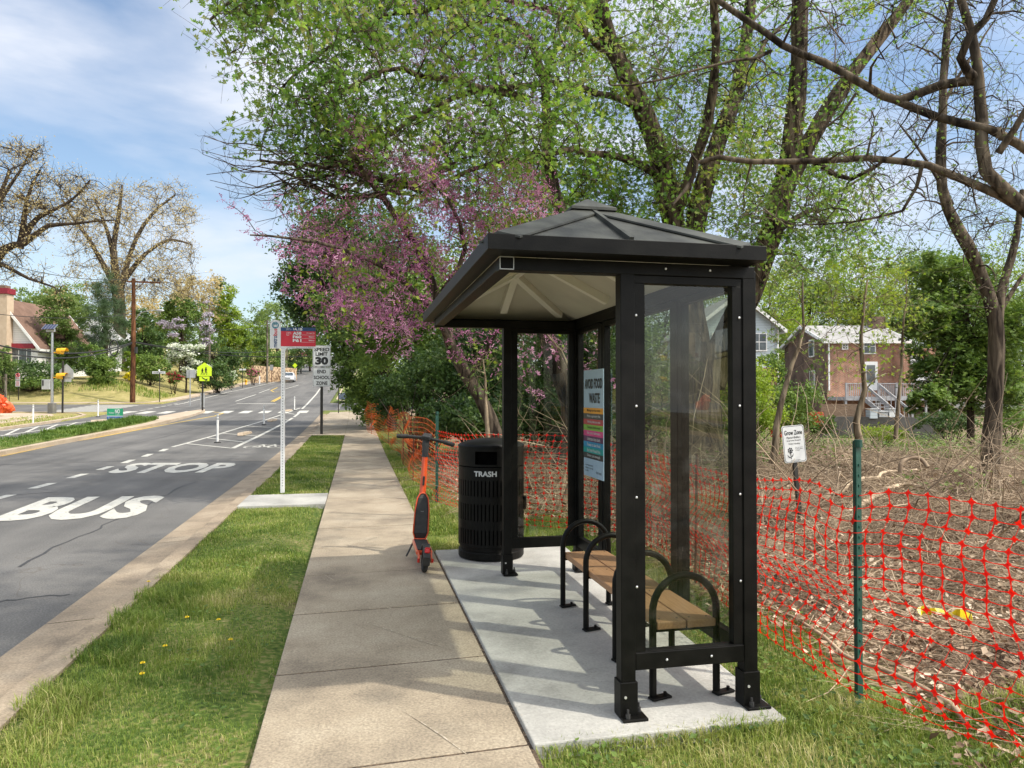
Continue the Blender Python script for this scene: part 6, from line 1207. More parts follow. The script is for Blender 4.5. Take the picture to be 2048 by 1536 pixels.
sapling('tan multi stemmed bush stems behind the trash can', L3((1130, 1010, 9.5), (1160, 850, 10), (1120, 700, 10.3), (1060, 640, 10.4)), .045, [(1040, 640, 1230, 760, 9.5, 11, 12)], 54, 'redbud', 3)
sapling('short straight sapling seen between trash can and leaning redbud', L3((975, 905, 12), (968, 800, 12), (966, 720, 12)), .05, [(930, 700, 1010, 790, 11.5, 12.5, 12)], 55, 'midleaf')
# ---------------------------------------------------------------- shrubs and dense crowns
def bush(name, label, base, parts, mname, size, kind='oval', seed=0, stems=5, group=None, bark='barkd', cat='shrub', clump=None, trunk=None, names='foliage', extra=None, dens=1.0, flat=.35, tr0=.14):
    """parts: list of (centre, radii, n leaves). leaves gather in clumps so gaps and shade show"""
    rs = np.random.default_rng(seed); base = np.array(base, float); root = thing(name, label, cat, base, 0, group); lv = MB(); wd_ = MB(); allcl = []
    for c, r, n in parts:
        c = np.array(c, float); r = np.array(r, float)*np.ones(3); n = int(n*dens); m_ = max(9, n//55); cl = ell(c, r*.95, m_, rs, .35); dd_ = (cl-c)/r; a1 = np.arctan2(dd_[:, 2], dd_[:, 0]); ph = rs.uniform(0, 6, 3)
        cl = c+(cl-c)*(1+.17*np.sin(3*a1+ph[0])+.15*np.sin(5*a1+ph[1])+.10*np.sin(9*a1+ph[2]))[:, None]*rs.uniform(.85, 1.15, m_)[:, None]; allcl.append(cl); cr = (clump or .28*float(np.mean(r)))*rs.uniform(.6, 1.4, m_)
        idx = rs.integers(0, m_, n); pos = cl[idx]+rs.normal(0, .5, (n, 3))*cr[idx][:, None]*[1, 1, .75]; pos = pos[pos[:, 2] > terr(pos[:, 0], pos[:, 1])-.05]
        tn = np.clip(rs.uniform(0, 1, m_)[rs.integers(0, m_, len(pos))]*.35+rs.uniform(0, .65, len(pos)), 0, 1); leaves(lv, pos, size, kind, rs, flat, tn)
        if extra:
            e = MB() if False else None
        for k in range(min(m_, 26 if trunk is not None else 14)):
            if trunk is not None: st = trunk[0]+(trunk[1]-trunk[0])*rs.uniform(.35, 1)
            else: st = base+rs.normal(0, .15, 3)*[1, 1, 0]
            P = smooth_path([st, (st+cl[k])/2+rs.normal(0, .08, 3)*np.mean(r), cl[k]], max(.3, float(np.mean(r))*.3), .0, rs); wd_.tube(P, np.linspace(.012+.012*float(np.mean(r)), .006, len(P)), 4, False)
    if trunk is not None: wd_.tube(smooth_path([trunk[0], (trunk[0]+trunk[1])/2+rs.normal(0, .1, 3), trunk[1]], .6, .01, rs), np.linspace(tr0, tr0*.35, len(smooth_path([trunk[0], (trunk[0]+trunk[1])/2, trunk[1]], .6))), 10) if False else wd_.tube([trunk[0], trunk[0]*.5+trunk[1]*.5+rs.normal(0, .1, 3), trunk[1]], [tr0, tr0*.75, tr0*.35], 10)
    if extra:
        mn, n, sz = extra; ex = MB(); c, r, _ = parts[0]
        for (c, r, _), cl in zip(parts, allcl): rr2 = float(np.mean(r))*.2; q_ = cl[rs.integers(0, len(cl), int(n))]; leaves(ex, q_+rs.normal(0, 1, q_.shape)*[rr2, rr2, rr2*.45]+[0, 0, rr2*.5], sz, 'quad', rs, .5)
        ex.build('blossom', mn, root, world_off=base)
    if wd_.v: wd_.build('trunk' if trunk is not None else 'stems', bark, root, smooth=True, world_off=base)
    lv.build(names, mname, root, world_off=base); return root
def pr(u, v, Y, ru, rv, n, ry=None):       # ellipsoid given by its image centre/half sizes at row Y
    c = pt(u, v, Y); w = float((c-[0, 0, EYE]) @ fw); s = w/F; return (c, (ru*s, ry or ru*s*.8, rv*s), n)
def gb(u, Y): c = pt(u, 790, Y); return np.array([c[0], Y, float(terr(c[0], Y))])
bush('holly_shrub', 'dense dark green tree overhanging the sidewalk beside the speed limit sign', gb(785, 31), [pr(735, 800, 34, 34, 50, 4000), pr(740, 735, 32, 72, 75, 9000), pr(705, 640, 32.5, 80, 80, 7000), pr(700, 700, 32.5, 46, 50, 3500), pr(775, 640, 29, 78, 90, 7000), pr(765, 805, 32, 48, 46, 5000)], 'midleaf', .13, 'oval', 61, cat='tree', tr0=.2, trunk=(gb(785, 31), pt(750, 620, 31)))
bush('evergreen_tree', 'tall dark evergreen tree behind the sign poles on the right of the road', gb(770, 36), [pr(640, 520, 36, 75, 85, 7000), pr(620, 600, 36, 60, 70, 5000), pr(700, 480, 36, 90, 80, 7000), pr(660, 600, 37, 90, 90, 7000), pr(740, 560, 36, 90, 120, 7000)], 'darkleaf', .17, 'oval', 62, cat='tree', trunk=(gb(770, 36), pt(700, 470, 36)), tr0=.3)
bush('bright_green_tree', 'brighter green leafy tree behind the pink blossom right of the evergreen', gb(800, 26), [pr(800, 560, 25, 110, 120, 9000), pr(760, 660, 25, 80, 70, 5000), pr(880, 640, 24, 100, 90, 6000)], 'midleaf', .13, 'oval', 63, cat='tree', trunk=(gb(850, 25), pt(820, 520, 25)), tr0=.2)
bush('understory_shrub', 'dark glossy shrub mass directly behind the far orange fence', gb(840, 19), [pr(865, 765, 20, 85, 62, 6000), pr(800, 795, 24, 50, 45, 3000), pr(900, 838, 18, 62, 32, 3000)], 'darkleaf', .11, 'oval', 64)
bush('understory_shrub', 'dark shrub behind the leaning redbud trunk', gb(960, 19), [pr(950, 730, 19, 90, 90, 7000), pr(1010, 800, 18, 90, 70, 5000), pr(950, 838, 16.5, 90, 40, 4500)], 'darkleaf', .11, 'oval', 65)
bush('understory_shrub', 'dark green thicket seen through the far end glass of the shelter', gb(1130, 21), [pr(1120, 760, 20, 120, 110, 9000), pr(1200, 740, 20, 90, 120, 6000), pr(1130, 840, 18.5, 120, 34, 4000)], 'darkleaf', .12, 'oval', 66)
bush('understory_shrub', 'mid green shrub behind the left stem of the big maple', gb(1280, 22), [pr(1280, 760, 21, 110, 110, 8000)], 'midleaf', .12, 'oval', 67)
bush('woodland_tree', 'broad dark crown filling the gap above the shelter roof left of the big maple', gb(1150, 34), [pr(1130, 520, 34, 150, 130, 8000), pr(980, 560, 33, 120, 130, 8000), pr(1040, 400, 34, 110, 90, 5000)], 'midleaf', .16, 'oval', 68, cat='tree', trunk=(gb(1100, 34), pt(1080, 450, 34)), tr0=.3)
bush('green_shrub', 'light green leafy shrub right of the big maple trunk', gb(1480, 20), [pr(1470, 770, 20, 70, 60, 4500), pr(1500, 830, 19, 60, 40, 3500)], 'yellowleaf', .10, 'oval', 69)
bush('green_shrub', 'bright ground shrub right of the shelter in front of the blue house', gb(1580, 26), [pr(1580, 815, 25, 60, 45, 4500), pr(1540, 750, 26, 35, 60, 2500), pr(1640, 850, 25, 30, 20, 1200)], 'midleaf', .11, 'oval', 70)
bush('japanese_maple', 'dark green layered tree at the right in front of the deck end', gb(1930, 26), [pr(1900, 560, 27, 85, 50, 4500), pr(1860, 640, 26, 60, 50, 3500), pr(1960, 640, 26, 110, 80, 7000), pr(1900, 740, 26, 80, 60, 5000), pr(1980, 760, 26, 90, 60, 4500), pr(1860, 800, 25, 45, 25, 1600)], 'midleaf', .14, 'star', 71, cat='tree', trunk=(gb(1940, 26), pt(1930, 600, 26)), tr0=.16, flat=.8, names='crown')
bush('low_shrub', 'low green shrub right of the slender brown tree foot', gb(2020, 32), [pr(2020, 838, 32, 60, 24, 2600)], 'midleaf', .13, 'oval', 72)
bush('low_shrub', 'wide low shrub between the dark layered tree and the slender trunk', gb(1900, 30), [pr(1895, 842, 30, 60, 20, 2600)], 'darkleaf', .13, 'oval', 73)
bush('low_shrub', 'yellow green low shrub at the foot of the grey retaining wall', gb(1760, 31), [pr(1765, 866, 31, 50, 12, 1500)], 'yellowleaf', .12, 'oval', 74)
bush('low_shrub', 'mid green shrub left of the orange barrels', gb(1500, 30), [pr(1500, 830, 30, 50, 34, 2600)], 'midleaf', .13, 'oval', 75)
# wood behind the houses: individual crowns
k = 0
for u, v, Y, ru, rv, m, lab in ((1530, 620, 72, 110, 90, 'yellowleaf', 'yellow green crown above the blue house roof'), (1620, 560, 80, 90, 80, 'paleleaf', 'pale crown left of the brick house ridge'), (1720, 580, 75, 100, 85, 'yellowleaf', 'bright yellow green crown right above the brick house'), (1820, 570, 82, 80, 80, 'paleleaf', 'pale green crown right of the brick house chimney'), (1900, 590, 78, 100, 90, 'midleaf', 'mid green crown beyond the dark layered tree'), (2010, 600, 74, 110, 110, 'yellowleaf', 'yellow crown at the right edge of the wood'), (1450, 680, 78, 110, 100, 'paleleaf', 'pale crown behind the big maple stems'), (1560, 700, 84, 100, 90, 'midleaf', 'darker crown behind the blue house'), (1680, 690, 88, 120, 90, 'midleaf', 'darker crown low behind the brick house'), (1860, 690, 70, 120, 80, 'midleaf', 'low crown behind the right side wing of the brick house'), (2040, 720, 66, 120, 90, 'midleaf', 'low green crown behind the slender brown tree'), (1330, 640, 70, 120, 120, 'midleaf', 'mid green crown directly behind the maple fork'), (1220, 660, 60, 120, 120, 'darkleaf', 'dark crown behind the shelter middle'), (2150, 640, 70, 110, 130, 'midleaf', 'crown cut by the right edge of the view'), (1000, 660, 52, 140, 140, 'darkleaf', 'dark crown behind the leaning redbud'), (860, 660, 55, 120, 130, 'darkleaf', 'dark crown behind the bright green tree')):
    k += 1; base = gb(u, Y); c, r, _ = pr(u, v, Y, ru, rv, 0); bush('woodland_tree', lab, base, [(c, r, 6800), (c+[r[0]*.3, 0, -r[2]*.6], (r[0]*.9, r[1], r[2]*.7), 3200)], m, .30, 'oval', 100+k, cat='tree', group='trees of the wood behind the houses', trunk=(base, c), tr0=.3, clump=r[0]*.2, names='crown')
# ---------------------------------------------------------------- left side of the street
def bigoak(label, base, limbs, quads, seed, mname='amber', lf=5, ls=.16, tw=(6, 1.5), bark='bark2'):
    T = Tree('oak_tree', label, 'tree', base, seed)
    for P, r0, r1 in limbs: T.limb(P, r0, r1, 10, .05, 1.2)
    A = region(quads, T.rs); T.colonize(A, .025, .14, bend=.35); T.twigs(A, tw[0], tw[1], .018, lf, ls, 'tri', mname, .3, .1, spread=.25); return T.done(bark, {mname: 'crown'})
b = gb(235, 92); p = lambda u, v, Y=92: pt(u, v, Y)
bigoak('large spreading amber budded oak behind the pine and the brown pole', b, [([b, p(238, 640), p(235, 560)], .75, .6), ([p(235, 580), p(228, 500), p(240, 420), p(245, 370)], .5, .12), ([p(235, 590), p(190, 500), p(150, 440), p(125, 400)], .4, .1), ([p(240, 580), p(262, 500), p(300, 430), p(350, 390)], .38, .1), ([p(240, 570), p(290, 510), p(340, 480), p(385, 490)], .35, .08), ([p(228, 520), p(215, 460), p(190, 400)], .3, .08)],
       [(130, 370, 390, 560, 84, 100, 330), (170, 560, 400, 600, 86, 96, 80)], 201)
b = gb(-30, 62); p = lambda u, v, Y=62: pt(u, v, Y)
bigoak('dark limbed oak reaching in from the left edge above the house', b, [([b, p(-40, 640), p(-30, 540)], .7, .6), ([p(-35, 560), p(10, 500), p(50, 490), p(95, 455), p(150, 450), p(230, 440)], .38, .05), ([p(40, 495), p(52, 400), p(80, 340)], .28, .07), ([p(50, 470), p(80, 430), p(140, 400), p(180, 360)], .25, .05), ([p(-30, 540), p(10, 530), p(60, 560), p(110, 575)], .25, .06), ([p(-30, 540), p(-10, 420), p(20, 340)], .4, .1), ([p(0, 400), p(40, 340), p(60, 300)], .15, .04)],
       [(-30, 290, 90, 420, 58, 66, 110), (60, 350, 230, 450, 60, 66, 90), (-30, 400, 90, 560, 58, 66, 80), (90, 560, 130, 600, 60, 64, 6)], 202, 'amber', 4, .11, (6, 1.0), 'barkd')
b = gb(400, 118); bigoak('thin pale oak beyond the wisteria pole', b, [([b, pt(402, 700, 118), pt(405, 600, 118)], .4, .2)], [(350, 560, 440, 640, 112, 122, 70)], 203, 'amber', 7, .3)
b = gb(555, 150); bigoak('hazy pale tree at the top of the hill left of the road end', b, [([b, pt(555, 700, 150), pt(555, 650, 150)], .5, .2)], [(505, 610, 590, 690, 140, 158, 90)], 204, 'paleleaf', 8, .4)
def gs_(u, Y, v): c = pt(u, v, Y); return c
LB = [
 ('pine_tree', 'soft needled pine left of the brown utility pole', 210, 74, [(210, 640, 42, 60, 5000), (212, 585, 22, 40, 1800), (205, 700, 50, 40, 3500)], 'pine', .30, 'needle', 'tree'),
 ('green_shrub', 'rounded mid green shrub on the lawn below the pine', 205, 69, [(205, 745, 30, 28, 3200), (190, 720, 34, 34, 3200)], 'midleaf', .20, 'oval', 'shrub'),
 ('olive_tree', 'olive brown leafed tree beside the white house', 130, 76, [(125, 640, 42, 70, 5200), (140, 710, 45, 45, 3500)], 'paleleaf', .24, 'oval', 'tree'),
 ('hedge_shrub', 'very dark hedge in front of the white house', 60, 68, [(60, 745, 70, 22, 4500)], 'darkleaf', .20, 'oval', 'shrub'),
 ('yellow_green_shrub', 'olive shrub at the left edge in front of the hedge', 8, 62, [(0, 725, 22, 30, 2500)], 'paleleaf', .18, 'oval', 'shrub'),
 ('conifer_tree', 'dark conifer just right of the brown utility pole', 290, 82, [(285, 680, 36, 60, 4500), (300, 720, 40, 50, 3500)], 'darkleaf', .25, 'oval', 'tree'),
 ('holly_tree', 'broad dark green tree with rounded top behind the wisteria', 360, 96, [(365, 625, 38, 36, 4500), (350, 680, 50, 50, 4500)], 'midleaf', .28, 'oval', 'tree'),
 ('green_tree', 'tall light green tree right of the grey pole', 460, 118, [(455, 640, 32, 70, 4500), (480, 690, 42, 50, 3500)], 'yellowleaf', .35, 'oval', 'tree'),
 ('green_tree', 'spiky thin topped green tree left of the light green one', 440, 122, [(440, 600, 24, 45, 2200), (435, 680, 34, 60, 3500)], 'paleleaf', .35, 'oval', 'tree'),
 ('dark_tree', 'dark broad tree above the driveway hedge', 420, 100, [(420, 710, 50, 45, 4500), (455, 730, 45, 35, 3000)], 'darkleaf', .28, 'oval', 'tree'),
 ('hedge_shrub', 'tall clipped hedge right of the school crossing sign', 435, 80, [(435, 755, 32, 24, 3500), (410, 745, 26, 26, 2000)], 'darkleaf', .20, 'oval', 'shrub'),
 ('yellow_shrub', 'bright yellow flowering shrub left of the brown pole foot', 258, 72, [(258, 751, 11, 8, 900)], 'forsyth', .14, 'quad', 'shrub'),
 ('olive_shrub', 'yellowish green shrub right behind the brown pole', 268, 76, [(262, 725, 16, 30, 1800)], 'yellowleaf', .2, 'oval', 'shrub'),
 ('green_shrub', 'mid green shrub between the pole and the street name sign', 300, 76, [(305, 735, 34, 26, 3000)], 'midleaf', .2, 'oval', 'shrub'),
 ('azalea_shrub', 'crimson azalea behind the street name sign', 348, 74, [(350, 757, 16, 11, 1500)], 'azred', .14, 'quad', 'shrub'),
 ('azalea_shrub', 'pink azalea beside the far driveway', 506, 100, [(506, 746, 12, 8, 1100)], 'azpink', .2, 'quad', 'shrub'),
 ('white_flowering_shrub', 'small white flowering shrub right of the hedge', 463, 92, [(463, 750, 9, 9, 700)], 'dogwood', .18, 'quad', 'shrub'),
 ('green_tree', 'leaning light green tree over the stone wall', 545, 118, [(535, 720, 34, 26, 2600), (510, 700, 34, 36, 2600)], 'midleaf', .3, 'oval', 'tree'),
 ('hillside_tree', 'dark green tree behind the bus stop panel', 620, 150, [(615, 700, 45, 40, 3500)], 'midleaf', .4, 'oval', 'tree'),
 ('hillside_tree', 'faint pink flowering tree at the end of the road', 632, 165, [(632, 700, 22, 16, 1400)], 'azpink', .4, 'quad', 'tree'),
 ('distant_tree', 'grey green tree at the horizon left of the garage', 60, 120, [(60, 620, 60, 40, 4000), (120, 600, 50, 35, 3000)], 'paleleaf', .4, 'oval', 'tree'),
 ('distant_tree', 'grey green tree on the horizon behind the pine', 170, 130, [(170, 650, 60, 50, 4000)], 'paleleaf', .4, 'oval', 'tree'),
 ('distant_tree', 'olive tree on the horizon behind the brown pole', 280, 130, [(290, 640, 60, 50, 3500)], 'amber', .4, 'oval', 'tree'),
 ('backdrop_tree', 'muted green crown filling the gap right of the pine', 250, 100, [(250, 690, 45, 55, 3500)], 'midleaf', .3, 'oval', 'tree'),
 ('backdrop_tree', 'olive crown between the dark conifer and the wisteria', 325, 108, [(325, 665, 40, 55, 3500)], 'paleleaf', .3, 'oval', 'tree'),
 ('backdrop_tree', 'soft green crown behind the dogwood', 385, 112, [(390, 690, 48, 50, 3500)], 'midleaf', .3, 'oval', 'tree'),
 ('backdrop_tree', 'olive crown right behind the white house roof', 95, 100, [(95, 660, 45, 50, 3500)], 'paleleaf', .3, 'oval', 'tree'),
 ('green_shrub', 'low green ground cover shrub in front of the hedge by the house', 60, 66, [(95, 765, 45, 10, 1800), (40, 768, 40, 8, 1400)], 'midleaf', .16, 'oval', 'shrub'),
 ('distant_tree', 'hazy tree behind the light green tree', 500, 150, [(500, 670, 50, 45, 3500)], 'paleleaf', .4, 'oval', 'tree'),
 ('hillside_tree', 'dark tree low behind the far warning sign', 590, 140, [(575, 735, 30, 18, 2200), (600, 690, 40, 40, 2500)], 'darkleaf', .35, 'oval', 'tree'),
]
for i, (nm, lab, u, Y, parts, m, sz, kd, cat) in enumerate(LB):
    base = gb(u, Y); P_ = [pr(a, b_, Y+((j*37) % 5-2)*.3, c, d, n) for j, (a, b_, c, d, n) in enumerate(parts)]
    ex_ = None
    if m in ('azred', 'azpink') and cat == 'shrub': ex_ = (m, 500, sz*.8); m = 'midleaf'; kd = 'oval'
    bush(nm, lab, base, P_, m, sz, kd, 300+i, extra=ex_, cat=cat, trunk=(base, P_[0][0]) if cat == 'tree' else None, tr0=.22, names='crown' if cat == 'tree' else 'foliage', clump=float(P_[0][1][0])*.22)
base = gb(372, 78); bush('dogwood_tree', 'white flowering dogwood above the crimson azalea', base, [pr(368, 705, 78, 32, 22, 1500), pr(385, 735, 78, 22, 20, 800)], 'midleaf', .2, 'oval', 401, cat='tree', trunk=(base, pt(370, 715, 78)), tr0=.1, extra=('dogwood', 2300, .15), flat=1)
base = gb(412, 88); bush('wisteria_vine', 'pale lilac wisteria climbing the slender grey pole', base, [pr(412, 660, 88, 9, 50, 900), pr(342, 655, 90, 22, 22, 700)], 'paleleaf', .16, 'oval', 402, cat='vine', extra=('wisteria', 900, .17), stems=3)
# ---------------------------------------------------------------- brush, litter, grass
def dnoise(x, y, s=1.0): return .5+.25*np.sin(x*2.3*s+1.3*np.sin(y*1.7*s))+.25*np.sin(y*3.1*s+1.1*np.sin(x*2.9*s+2))
def inpoly(x, y): return (x > 2.75+.25*np.sin(y*2.1)) & (y > .5)
r_ = np.random.default_rng(77)
def scatter(n, x0, x1, y0, y1, power=1.0):
    x = r_.uniform(x0, x1, n); y = y0+(y1-y0)*r_.random(n)**power; return x, y
x, y = scatter(95000, 2.4, 13, 1.6, 22, 1.5); k = (x > 2.55+.25*np.sin(y*2.1)+.5*r_.random(len(x))) & (x/y > .12); x, y = x[k], y[k]
x2, y2 = scatter(9000, 1.5, 4, 9, 20); k2 = x2 > 1.7-.02*y2+.3*r_.random(len(x2)); x = np.r_[x, x2[k2]]; y = np.r_[y, y2[k2]]
z = gz(x, y)+.03+r_.random(len(x))*.05
ml_ = MB(); leaves(ml_, np.c_[x, y, z], .047, 'oval', r_, .8, None, .6); tag(ml_.build('leaf_litter', 'litter'), kind='stuff')
# dry brush: arching dead stems
bm_ = MB()
def brush(n, xr, yr, hr, lr, rr0):
    x, y = r_.uniform(*xr, n), r_.uniform(*yr, n); z = gz(x, y)
    az = r_.uniform(0, 2*math.pi, n); L = r_.uniform(*lr, n); el = r_.uniform(.05, 1.25, n)*hr; D = np.c_[np.cos(az)*np.cos(el), np.sin(az)*np.cos(el), np.sin(el)]
    P = [np.c_[x, y, z+.02]]; 
    for s in range(4):
        D = D + r_.normal(0, .22, D.shape) - np.array([0, 0, .25]); D /= np.linalg.norm(D, axis=1)[:, None]; Q = P[-1]+D*(L/4)[:, None]; g_ = gz(Q[:, 0], Q[:, 1])+.03; Q[:, 2] = np.maximum(Q[:, 2], g_); P.append(Q)
    P = np.stack(P, 1); sd = np.cross(D, r_.normal(0, 1, D.shape)); sd /= np.linalg.norm(sd, axis=1)[:, None]; s2 = np.cross(D, sd); s2 /= np.linalg.norm(s2, axis=1)[:, None]+1e-9
    rad = rr0*r_.uniform(.5, 1.6, n)[:, None]*np.array([1, .9, .75, .55, .3]); V = np.stack([P+(sd*a+s2*b_)[:, None]*rad[..., None] for a, b_ in ((1, 0), (-.5, .87), (-.5, -.87))], 2)
    f = np.array([[3*i+j, 3*i+(j+1) % 3, 3*i+3+(j+1) % 3, 3*i+3+j] for i in range(4) for j in range(3)]); bm_.add(V.reshape(-1, 3), (f[None]+15*np.arange(n)[:, None, None]).reshape(-1, 4))
brush(5200, (3.0, 8), (2, 10), .3, (.3, 1.1), .0032); brush(9000, (4, 16), (7, 17), .65, (.4, 1.4), .0042); brush(7500, (7, 28), (14, 32), .5, (.5, 1.5), .008); brush(2000, (1.6, 5), (9.5, 16), .7, (.5, 1.4), .005); brush(170, (2.4, 6.5), (9.5, 15), 1.2, (1.2, 2.8), .007); brush(6000, (3.2, 9), (3.2, 11), .5, (.3, 1.0), .0036); brush(500, (4.5, 12), (6, 14), 1.1, (1.2, 2.6), .007)
tag(bm_.build('dry_brush', 'twig', smooth=True), kind='stuff')
iv = MB(); x, y = r_.uniform(4, 40, 110000), r_.uniform(10, 46, 110000); k = (dnoise(x*.35, y*.3, 1.0) > .62-.2*sm((y-22)/10)) & (x/y > .25); x, y = x[k], y[k]; leaves(iv, np.c_[x, y, gz(x, y)+r_.random(len(x))**2*.5], .10, 'oval', r_, .8); tag(iv.build('ground_cover', 'midleaf'), kind='stuff')
for i, (pts, r0, lab) in enumerate(((((1700, 1040, 0), (1800, 985, .1), (1880, 1000, .05)), .05, 'pale fallen log lying across the leaf litter behind the green post'), (((1640, 1015, .1), (1760, 985, .2), (1840, 960, .1)), .035, 'thinner bare fallen branch beyond the pale log'))):
    P = smooth_path([at(u, v)+[0, 0, .06+h] for u, v, h in pts], .1, .015); tag(MB().tube(P, np.linspace(r0, r0*.5, len(P)), 8).build('fallen_log', 'twig', smooth=True), lab, 'fallen branch')
lp_ = [pt(1800, 945, 8.6), pt(1803, 925, 8.6), pt(1820, 915, 8.7), pt(1842, 918, 8.7), pt(1856, 935, 8.6)]; tag(MB().tube(smooth_path(lp_, .08), .03, 8).build('curled_root', 'twig', smooth=True), 'curled arching root loop standing up from the brush', 'root')
# grass blades
def blades(mb, x, y, z, h, w, lean=.45, tint=None):
    n = len(x); az = r_.uniform(0, 2*math.pi, n); hh = h*r_.uniform(.45, 1.35, n); d = np.c_[np.cos(az), np.sin(az), np.zeros(n)]; s = np.c_[-np.sin(az), np.cos(az), np.zeros(n)]*(w*r_.uniform(.6, 1.4, n))[:, None]/2
    ln = (lean*r_.uniform(.1, 1.6, n))[:, None]; P0 = np.c_[x, y, z]; P1 = P0+d*ln*hh[:, None]*.35+np.c_[np.zeros(n), np.zeros(n), hh*.6]; P2 = P0+d*ln*hh[:, None]*1.1+np.c_[np.zeros(n), np.zeros(n), hh*(1-.25*ln[:, 0])]
    V = np.stack([P0-s, P0+s, P1+s*.8, P1-s*.8, P2], 1).reshape(-1, 3); t = r_.random(n) if tint is None else tint
    o = 5*np.arange(n)[:, None]; mb.add(V, o+np.array([[0, 1, 2, 3]]), t); mb.f.append(o+np.array([[3, 2, 4]])+mb.n-len(V)); mb.t.append(t)
def field(mb, n, x0, x1, y0, y1, h, w, pw_=1.0, keep=None, tb=0., zoff=0., zf=None):
    x, y = scatter(n, x0, x1, y0, y1, pw_); dn = dnoise(x, y, 1.4); k = r_.random(n) < .2+.8*dn
    if keep is not None: k &= keep(x, y)
    x, y, dn = x[k], y[k], dn[k]; hh = h*(.6+.7*dn); tn = np.clip(r_.normal(.36, .2, len(x))+tb+.7*(.5-dnoise(x*.9+5, y*.7-3, .9))*.8, 0, 1); tn = np.where(r_.random(len(x)) < .07, r_.uniform(.8, 1, len(x)), tn)
    z = (zf(x, y) if zf else gz(x, y)); blades(mb, x, y, z+zoff, hh, w, .6, tn)
gm_ = MB()
edge = lambda x, y: ((x < -.58) | (dnoise(x*2, y*1.6, 1.1) > .42+.3*(x+.58)/.14)) & ~((y > 11.1) & (y < 12.33)) & ~((x > -.9) & (y < 5) & (dnoise(x*3, y*2) < .25))
field(gm_, 64000, -1.70, -.43, 2.3, 7, .029, .0035, 1.3, edge); field(gm_, 42000, -1.70, -.44, 6, 14, .032, .006, 1.2, edge); field(gm_, 26000, -1.70, -.46, 12.3, 28.8, .045, .012, 1.0)
tuft = lambda cx, cy, rx, ry: (lambda x, y: ((x-cx)/rx)**2+((y-cy)/ry)**2 < 1)
field(gm_, 20000, -1.79, -1.35, 2.4, 7, .075, .004, 1.0, lambda x, y: dnoise(x*2, y*3) > .35); field(gm_, 2500, -1.3, -.9, 5.6, 6.3, .08, .004, 1, tuft(-1.1, 5.9, .2, .3))
rk = lambda x, y: (x < 2.95+.2*np.sin(y*3)) & ~((x > .785) & (x < 2.19) & (y > 3.225) & (y < 7.48))
field(gm_, 34000, .8, 3.4, 1.9, 3.35, .055, .004, 1, rk); field(gm_, 42000, 2.17, 3.3, 3.0, 8.5, .042, .0042, 1.1, rk, .12); field(gm_, 14000, .79, 2.4, 7.45, 9.2, .065, .005, 1, lambda x, y: x < 2.6, .05)
field(gm_, 26000, .79, 1.35, 8.5, 30, .07, .010, 1.5, lambda x, y: x < 1.3-.018*(y-9), .08); field(gm_, 9000, 1.9, 3.3, 8, 10, .05, .005, 1, None, .15)
field(gm_, 9000, 2.5, 3.5, 2.0, 3.2, .11, .005, 1, lambda x, y: dnoise(x*2, y*2) > .5)
field(gm_, 3500, -.50, -.36, 2.5, 12, .035, .004, 1.2, lambda x, y: dnoise(x*4, y*2.3, 1.2) > .52); field(gm_, 1200, .70, .84, 7.5, 20, .05, .006, 1.2); field(gm_, 2500, 1.95, 2.25, 3.2, 7.4, .05, .004, 1, lambda x, y: (x > 2.04+.02*(y-3)) | (dnoise(x*5, y*3) > .8)); field(gm_, 1500, .85, 2.1, 3.17, 3.27, .06, .004, 1)
tag(gm_.build('lawn_grass', 'grass'), kind='stuff')
gl = MB(); mt_ = lambda x, y: zp(y)+.1
field(gl, 16000, -11.1, -9.9, 29, 40, .19, .028, 1, None, 0, 0, mt_); field(gl, 9000, -11.2, -9.8, 10, 30, .12, .02, .6, None, 0, 0, mt_)
tag(gl.build('median_grass', 'grasslush'), kind='stuff')
gl = MB(); field(gl, 5000, -17.8, -15.3, 28, 45, .1, .03, 1, None, .25); field(gl, 5000, -30, -15.5, 66, 72, .35, .05, 1, lambda x, y: np.abs(x+19.5) < 3.2, 0)
tag(gl.build('verge_grass', 'grass'), kind='stuff')
# broad leaved weeds and clover on the lawns
wd_ = MB(); x, y = scatter(2600, .85, 3.3, 2.0, 5, 1); k = rk(x, y) & (dnoise(x*2, y*2, 1.3) > .45) & ((y < 3.2) | (x > 2.2)); x, y = x[k], y[k]; leaves(wd_, np.c_[x, y, gz(x, y)+.03+.03*r_.random(len(x))], .04, 'oval', r_, 1.5)
x, y = scatter(1200, -1.6, -.5, 2.6, 10, 1); k = dnoise(x*2, y*2, 1.3) > .6; x, y = x[k], y[k]; leaves(wd_, np.c_[x, y, gz(x, y)+.03], .035, 'oval', r_, 1.5); tag(wd_.build('clover_weeds', 'midleaf'), kind='stuff')
def floret(u, v, lab, first=[None]):
    g_ = at(u, v)
    if first[0] is None:
        d = thing('dandelion', lab, 'dandelion', g_, 0, 'dandelions in the grass strip'); MB().tube([(0, 0, 0), (.004, 0, .05)], .0018, 5).build('stem', 'midleaf', d)
        f = MB()
        for ring_, r1_, zz in ((16, .014, .042), (12, .010, .047), (8, .005, .050)):
            for a in np.arange(ring_)/ring_*6.283: f.add([(0, 0, zz-.004), (r1_*math.cos(a-.15), r1_*math.sin(a-.15), zz), (r1_*1.1*math.cos(a), r1_*1.1*math.sin(a), zz+.002), (r1_*math.cos(a+.15), r1_*math.sin(a+.15), zz)], [[0, 1, 2, 3]])
        f.build('flower', 'dand', d); first[0] = d
    else: dup(first[0], g_, 1.0, lab)
